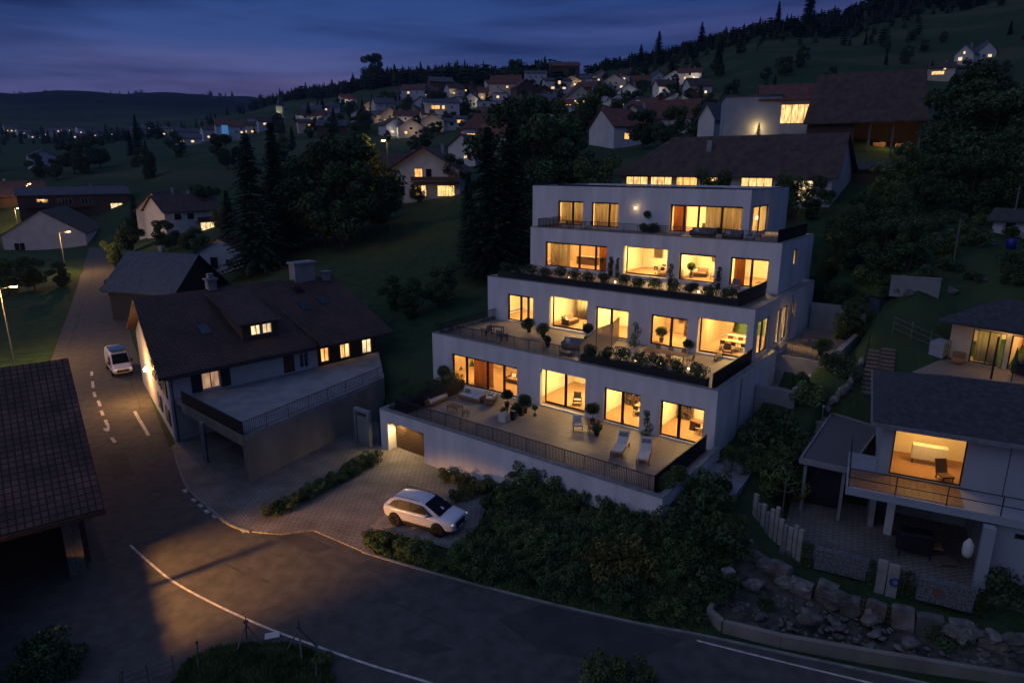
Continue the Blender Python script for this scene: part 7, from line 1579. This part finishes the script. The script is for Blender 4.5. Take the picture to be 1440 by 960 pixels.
p = atd(317, 190, 375); t = thing('lit_bay', 'bright blue lit glass bay in front of the valley house', 'glass bay', p, face_cam(p)); MB().box(-1.6, 1.6, -.9, .9, -2, 5.0).build('bay_wall', emat('blue_lit_glass', (.12, .42, .9), .35, (.1, .2, .3)), t); MB().box(-1.8, 1.8, -1.1, 1.1, 5.0, 5.25).build('bay_roof', M['tile_grey'], t)
vh('row house with lit ground floor windows in the valley', 264, 202, 420, 18, 4, 2.6, 2, wb, 'tile_grey', (wf(-4, .8, 3.4, 1.5, W2_), wf(3, .8, 2.0, 1.5, W2_)))
vh('small valley house at the foot of the hill with a warm window', 372, 178, 420, 9, 4, 2.6, 10, wb, 'tile_brown', (wf(0, 1, 2.6, 1.5, W2_),))
vh('grey roofed house between the valley and the village', 440, 163, 400, 12, 4.4, 2.8, -10, wb, 'tile_grey', (wf(-2, 1), wf(2, 1, 1.3, 1.2, W2_)))
vh('low pale house in front of the tall conifers', 432, 180, 360, 11, 3.4, 2, 6, wc, 'tile_brown', (wf(1, .8, 1.6, 1.2, W3),))
vh('low brown roofed house behind the great round trees', 468, 186, 300, 14, 3.4, 2.8, -4, wn, 'tile_grey', (wf(3, 1),))
vh('tall gable lit cool white high on the right slope', 1358, 88, 330, 9, 4.6, 4.4, -20, ww, 'tile_grey', (wf(-1.6, .8, 2, 2, W2_), wf(1.6, .8, 1.6, 1.6), wf(0, 4.4, 1, 1.4, W2_)), ridge='y')
vh('second cool lit gable beside the first on the right slope', 1382, 84, 332, 9, 4.6, 4.4, 26, ww, 'tile_grey', (wf(-1.6, .8, 1.6, 1.6), wf(1.4, .8, 2, 1.6, W2_)), ridge='y')
vh('house with an orange lit terrace under the two white gables', 1322, 108, 300, 11, 4.2, 2.8, 6, wc, 'tile_brown', (wf(-1.6, .6, 5.4, 1.7, W1), wf(1, 3.0, 1, .9, W2_)))
vh('low pale annex right of the orange lit terrace', 1346, 110, 298, 9, 2.6, 1.2, 6, wb, 'tile_grey', (wf(0, .8),), chimney=False)
vh('dark weathered shed at the upper right edge', 1424, 205, 104, 7, 3.4, 1.4, -12, wn, 'tile_grey', (wf(-1, .8, 1, 1.2),), chimney=False)
vh('dark wooden hut on the terraced slope at the right edge', 1425, 330, 66, 3.4, 2.2, .9, -16, wb, 'eternit', (wf(0, .1, 1.0, 1.7),), chimney=False)
# the rest of the village, smaller houses between the ones above
rq = random.Random(91); seen_l = set(); spots = [(463,158),(487,160),(510,172),(539,157),(583,135),(619,124),(620,157),(690,158),(712,128),(736,134),(753,114),(782,129),(826,121),(866,128),(900,124),(922,121),(812,150),(874,154),(764,154),(802,176),(728,165),(742,178),(702,204),(872,203),(935,192),(648,175)]
cnt = 0; tries = 0
while cnt < 50 and tries < 3000:
    tries += 1; px = rq.uniform(425, 980); lo = np.interp(px, [425, 540, 700, 870, 980], [158, 134, 122, 108, 112]); py = rq.uniform(lo, lo + (62 if px > 520 else 34))
    if px > 930 and py > 165: continue
    if any(abs(px - a) < 17 and abs(py - b) < 9 for a, b in spots): continue
    hp = hit(px, py, 170, 620, 600); d = hp.y
    if d < 185 or d > 560 or any(abs(px - a) < 14 and abs(py - b) < 12 for a, b in spots): continue
    wc_, wl = rq.choice(((ww, 'white'), (ww, 'white'), (wb, 'pale grey'), (wc, 'cream'), (wn, 'timber'))); rc_, rl = rq.choice((('tile_red', 'red'), ('tile_brown', 'brown'), ('tile_grey', 'grey'), ('tile_brown', 'dark brown'), ('tile_red', 'maroon')))
    lit = rq.choice((0, 1, 1, 2)); row = 'upper' if py < lo + 18 else 'middle' if py < lo + 40 else 'lower'; part_ = 'left end' if px < 520 else 'left half' if px < 640 else 'centre' if px < 770 else 'right half' if px < 880 else 'right end'
    side = rq.choice((0, 1)); lab = '%s house, %s %s roof, %s, %s row, village %s' % (wl, rl, ('ridged', 'gabled')[side], ('unlit', 'one lit window', 'two lit windows')[lit], row, part_)
    if lab in seen_l: continue
    seen_l.add(lab); spots.append((px, py)); cnt += 1
    vh(lab, px, py, d, rq.uniform(9, 13), rq.uniform(4, 5.4), rq.uniform(2.4, 3.6), rq.uniform(-26, 26), wc_, rc_, tuple(wf(x, z, 1.3, 1.2, m) for x, z, m in ((-2.4, .9, W1 if lit else DK), (2.2, .9, W2_ if lit > 1 else DK), (0, 3.0, DK))), ridge='xy'[side])
    if rq.random() < .5: p = atd(px + rq.uniform(-6, 6), py - rq.uniform(4, 9), d - 7); lamp('porch_light', p, rq.uniform(80, 260), rq.choice((WARM, (1, .8, .55), (1, .9, .75))), .25)
# distant settlement on the valley floor
rg = random.Random(21)
for i, px in enumerate((14, 32, 48, 63, 76, 92, 103, 117, 131, 146, 162, 178, 196, 212, 240, 258, 284, 300, 346, 360)):
    py = 184 + rg.uniform(-4, 3) if px < 230 else 176 + rg.uniform(-4, 8); d = rg.uniform(760, 940) if px < 230 else rg.uniform(520, 640); m = rg.choice((W2_, W2_, W1))
    w = rg.uniform(12, 22); p = atd(px, py, d); p.z = gz(p.x, p.y)
    h = house('valley_house', 'tiny pale house of the distant valley settlement with lit windows', p, face_cam(p, rg.uniform(-20, 20)), w, 11, rg.uniform(4, 7), rg.uniform(1.5, 3.5), rg.choice((wb, ww, wc)), rg.choice(('tile_grey', 'tile_brown')),
              tuple(wf(x, 1.0, 1.7, 1.4, m if rg.random() < .6 else DK) for x in (-w * .3, 0, w * .3)), base=4, chimney=False, group='distant valley settlement')
p = atd(395, 166, 450); t = thing('church_spire', 'slender pale church spire lit greenish yellow at its foot', 'church spire', p); mb = MB(); mb.box(-2, 2, -2, 2, -3, 7); mb.build('tower', M['wallwhite'], t); mb = MB(); mb.lathe([(2.6, 7), (.2, 14.5), (.05, 15.5)], 4); mb.build('spire', M['tile_grey'], t); lamp('spire_light', (-1.5, -5, -.5), 900, (.9, .9, .3), .3, t)

# lamps that light house fronts
def porch(px, py, d, power, col=WARM, off=2.5):
    p = atd(px, py, d - off); lamp('porch_light', p, power, col, .25)
for a in ((512, 163, 330, 500), (615, 150, 320, 450), (806, 141, 292, 900), (875, 146, 272, 500), (866, 122, 342, 500, (1, .8, .55)), (922, 115, 352, 600, (1, .8, .55)), (785, 122, 378, 600, (1, .8, .6)), (1360, 80, 330, 900, (.7, .85, 1)), (1384, 76, 332, 700, (.8, .9, 1)), (1320, 103, 300, 500), (900, 184, 182, 220), (1066, 181, 119, 170), (752, 145, 300, 300), (606, 262, 150, 260), (322, 185, 382, 500, (.3, .6, 1)), (735, 172, 262, 120, (1, .85, .7)), (1130, 262, 92, 60)): porch(*a)

# ------------------------------------------------------------------ street lamps
def street_lamp(label, base, h, arm=1.6, rz=0.0, power=2500, wood=False, group='street lamps', col=(1, .52, .17)):
    t = thing('street_lamp', label, 'street lamp', base, rz, group)
    mb = MB(); mb.tube((0, 0, -.4), (0, 0, h), .10 if not wood else .13, .055, 10); mb.build('pole', M['greywood'] if wood else M['pot_grey'], t)
    mb = MB(); mb.tube((0, 0, h - .05), (arm, 0, h + .25), .04); mb.build('arm', M['pot_grey'], t)
    mb = MB(); mb.box(arm - .1, arm + .65, -.14, .14, h + .21, h + .33); hd = mb.build('lamp_head', M['pot_grey'], t, bevel=.04); mb = MB(); mb.box(arm, arm + .6, -.12, .12, h + .14, h + .205); mb.build('lens', M['lampglow'], hd)
    lamp('street_light', (arm + .3, 0, h + .05), power, col, .12, t, 'POINT'); return t
street_lamp('street lamp at the bend in front of the white barn', at(93, 385, 0), 8.6, 1.4, R(20), 5200)
street_lamp('street lamp at the left edge over the lawn', at(20, 512, 0), 8.8, 1.2, R(10), 4200)
street_lamp('tall wooden lamp mast on the meadow below the chalet', G(557, 118), 14.8, .3, R(180), 900, True)
p = atd(25, 318, 215); street_lamp('street lamp low at the far left houses', (p.x, p.y, gz(p.x, p.y)), 6.5, .8, R(0), 3000)
p = atd(42, 285, 235); street_lamp('street lamp before the long low house', (p.x, p.y, gz(p.x, p.y)), 8.5, .8, R(0), 3000)
p = atd(862, 203, 176); street_lamp('street lamp left of the lamp lit red roof', (p.x, p.y, gz(p.x, p.y)), 4.2, .4, R(-30), 1200)
street_lamp('street lamp at the yard below the frame edge beyond the tiled barn', (-33.8, 19.6, -.05), 6.0, .6, R(35), 300, col=(1, .47, .13))
o = lamp('yard_floodlight', (-33.3, 19.9, 5.9), 95000, (1, .45, .12), .3, kind='SPOT', spot=38)
o.data.spot_blend = .75; o.rotation_euler = Vector((math.cos(R(37)), math.sin(R(37)), -math.tan(R(24)))).to_track_quat('-Z', 'Y').to_euler()
for px, d, h, lab in ((183, 130, 7.5, 'thin bare pole beside the bushes right of the road'), (1322, 60, 4.2, 'thin bare pole on the dark slope'), (1393, 66, 4.5, 'blue grey pole on the slope near the right edge')):
    p = G(px, d); t = thing('utility_pole', lab, 'pole', p); mb = MB(); mb.tube((0, 0, -.4), (0, 0, h), .1, .07); mb.build('pole_shaft', M['greywood'], t); mb = MB(); mb.tube((-.3, 0, h - .3), (.3, 0, h - .3), .04); mb.build('crossarm', M['greywood'], t)
# pole throwing the thin shadow on the road, and the low shed left of the frame
t = thing('yard_post', 'stout post between the barn and the road', 'post', (-25.6, 26.4, 0)); mb = MB(); mb.tube((0, 0, -.3), (0, 0, 3.4), .15, .13); mb.build('shaft', M['greywood'], t); mb = MB(); mb.lathe([(.18, 3.4), (.02, 3.55)], 8); mb.build('cap', M['darkmetal'], t)
t = thing('lean_to_shed', 'dark tiled lean-to shed at the left edge below the barn', 'shed', (-27.6, 30.2, 0), math.atan2(-.83, .55))
mb = MB(); mb.slab([Vector(q) for q in ((-1, -3.2, 1.8), (14, -3.2, 1.8), (14, .3, 2.4), (-1, .3, 2.4))], .12); mb.build('roof', M['tile_barn'], t); mb = MB(); mb.box(.1, 13.8, -.1, 0, -.2, 2.2); mb.box(.1, .2, -3, -.1, -.2, 1.8); mb.build('wall', M['wallbrown'], t)
# garden bits on the dark terraced slope
rgs = random.Random(9)
for i in range(26):
    px = rgs.uniform(1180, 1440); d = rgs.uniform(54, 70); p = G(px, d); rock((p.x, p.y, p.z + .05), rgs.uniform(.25, .6), rgs.randrange(3), 'pale stone of the rock terraces on the dark slope', group='stones of the terraced slope', rz=rgs.uniform(0, 6))
for k, (px, d, lab) in enumerate(((1396, 62, 'blue water barrel by the dark hut'), (1191, 66, 'blue bucket on the slope behind the side patio'))):
    p = G(px, d); t = thing('water_barrel', lab, 'barrel', p); mb = MB(); mb.lathe([(.36, -.1), (.42, .35), (.42, .6), (.36, .95)], 16); mb.build('body', M['blue'], t, True); mb = MB(); mb.lathe([(.38, .951), (.38, 1.0)], 16); mb.build('lid', M['pot_black'], t)
p = G(1230, 57); t = thing('water_tank', 'square dark blue tank on the slope above the garden stairs', 'tank', p, .2); part_box('body', 'slate_blue', t, -.6, .6, -.6, .6, -.3, 1.1, bevel=.05); part_box('lid', 'pot_black', t, -.62, .62, -.62, .62, 1.101, 1.16, bevel=.01)
p = atd(1282, 432, 55); t = thing('garden_wall', 'pale concrete wall left of the patio house', 'garden wall', (p.x, p.y, gz(p.x, p.y)), R(-25)); part_box('wall', 'concrete2', t, -1.8, 1.8, -.12, .12, -.6, 1.1, bevel=.02); part_box('coping', 'stonelight', t, -1.85, 1.85, -.16, .16, 1.101, 1.16, bevel=.01)
# ------------------------------------------------------------------ dusk sky, soft skylight
wd = bpy.data.worlds.new('World'); SC.world = wd; wd.use_nodes = True
nt = wd.node_tree; nt.nodes.clear(); N = nt.nodes.new; L = nt.links.new
out = N('ShaderNodeOutputWorld'); bg = N('ShaderNodeBackground'); L(bg.outputs[0], out.inputs[0])
tc = N('ShaderNodeTexCoord'); sx = N('ShaderNodeSeparateXYZ'); L(tc.outputs['Generated'], sx.inputs[0])
el = N('ShaderNodeMapRange'); el.inputs[1].default_value = -.05; el.inputs[2].default_value = .6; L(sx.outputs['Z'], el.inputs[0])
ramp = N('ShaderNodeValToRGB'); cr = ramp.color_ramp
cr.elements[0].position = 0; cr.elements[0].color = (.055, .05, .115, 1)
cr.elements[1].position = 1; cr.elements[1].color = (.075, .125, .29, 1)
for p, c in ((.12, (.11, .105, .23)), (.18, (.15, .14, .31)), (.25, (.088, .115, .30)), (.32, (.044, .085, .265)), (.41, (.024, .062, .225)), (.55, (.045, .075, .20)), (.75, (.065, .105, .25))):
    e = cr.elements.new(p); e.color = (*c, 1)
L(el.outputs[0], ramp.inputs[0])
# stretched cloud bands
mp = N('ShaderNodeMapping'); mp.inputs['Scale'].default_value = (1.1, 1.1, 10.0); mp.inputs['Location'].default_value = (.3, .1, .4); L(tc.outputs['Generated'], mp.inputs[0])
cn = N('ShaderNodeTexNoise'); cn.inputs['Scale'].default_value = 1.9; cn.inputs['Detail'].default_value = 9; cn.inputs['Roughness'].default_value = .55; cn.inputs['Distortion'].default_value = .3; L(mp.outputs[0], cn.inputs['Vector'])
cm = N('ShaderNodeMapRange'); cm.inputs[1].default_value = .38; cm.inputs[2].default_value = .60; L(cn.outputs['Fac'], cm.inputs[0])
dk = N('ShaderNodeMix'); dk.data_type = 'RGBA'; dk.blend_type = 'MULTIPLY'; dk.inputs[7].default_value = (.30, .33, .42, 1); L(cm.outputs[0], dk.inputs[0]); L(ramp.outputs[0], dk.inputs[6])
# faint rose light under the clouds near the horizon
mp2 = N('ShaderNodeMapping'); mp2.inputs['Scale'].default_value = (.9, .9, 16.0); mp2.inputs['Location'].default_value = (2.3, .7, .2); L(tc.outputs['Generated'], mp2.inputs[0])
pn = N('ShaderNodeTexNoise'); pn.inputs['Scale'].default_value = 1.6; pn.inputs['Detail'].default_value = 7; L(mp2.outputs[0], pn.inputs['Vector'])
pm = N('ShaderNodeMapRange'); pm.inputs[1].default_value = .5; pm.inputs[2].default_value = .72; L(pn.outputs['Fac'], pm.inputs[0])
pe = N('ShaderNodeValToRGB'); pc = pe.color_ramp; pc.elements[0].color = (0, 0, 0, 1); pc.elements[1].color = (0, 0, 0, 1); pc.elements[1].position = .45
e = pc.elements.new(.24); e.color = (1, 1, 1, 1); L(el.outputs[0], pe.inputs[0])
pf = N('ShaderNodeMath'); pf.operation = 'MULTIPLY'; L(pm.outputs[0], pf.inputs[0]); L(pe.outputs[0], pf.inputs[1])
ad = N('ShaderNodeMix'); ad.data_type = 'RGBA'; ad.blend_type = 'ADD'; ad.inputs[7].default_value = (.06, .026, .035, 1); L(pf.outputs[0], ad.inputs[0]); L(dk.outputs[2], ad.inputs[6])
# the physical sky with the sun just under the horizon
sk = N('ShaderNodeTexSky'); sk.sky_type = 'NISHITA'; sk.sun_disc = False; sk.sun_elevation = R(-4); sk.sun_rotation = R(200)
sc_ = N('ShaderNodeVectorMath'); sc_.operation = 'SCALE'; sc_.inputs['Scale'].default_value = .05; L(sk.outputs[0], sc_.inputs[0])
sm = N('ShaderNodeVectorMath'); sm.operation = 'ADD'; L(ad.outputs[2], sm.inputs[0]); L(sc_.outputs[0], sm.inputs[1])
hs = N('ShaderNodeHueSaturation'); hs.inputs['Saturation'].default_value = 1.0; hs.inputs['Value'].default_value = 1.12; L(sm.outputs[0], hs.inputs['Color']); L(hs.outputs[0], bg.inputs[0]); bg.inputs[1].default_value = 1.0
# last glow of the sky behind the camera: one very weak, very soft sun
o = lamp('dusk_sun', (-40, -60, 80), .34, (.84, .82, 1.0), kind='SUN'); o.data.angle = R(70)
o.rotation_euler = Vector((.78, .42, -.62)).to_track_quat('-Z', 'Y').to_euler()
# evening air
hz = MB(); hz.box(-3900, 3900, -500, 4300, -60, 700); hz = hz.build('haze', None)
hm = bpy.data.materials.new('evening_haze'); hm.use_nodes = True; hn = hm.node_tree; hn.nodes.clear(); ho = hn.nodes.new('ShaderNodeOutputMaterial'); hv = hn.nodes.new('ShaderNodeVolumePrincipled'); hv.inputs['Color'].default_value = (.4, .6, 1, 1); hv.inputs['Density'].default_value = .0001; hn.links.new(hv.outputs[0], ho.inputs['Volume']); hz.data.materials.append(hm)
tag(hz, 'thin evening haze over the valley', kind='stuff')
SC.view_settings.view_transform = 'Standard'; SC.view_settings.look = 'None'; SC.view_settings.exposure = 0; SC.view_settings.gamma = 1
SC.view_settings.use_curve_mapping = False
SC.render.engine = 'CYCLES'
cy = SC.cycles; cy.use_denoising = True; cy.max_bounces = 6; cy.diffuse_bounces = 3; cy.glossy_bounces = 3; cy.transparent_max_bounces = 12; cy.transmission_bounces = 3
cy.caustics_reflective = False; cy.caustics_refractive = False; cy.sample_clamp_indirect = 4; cy.use_light_tree = True
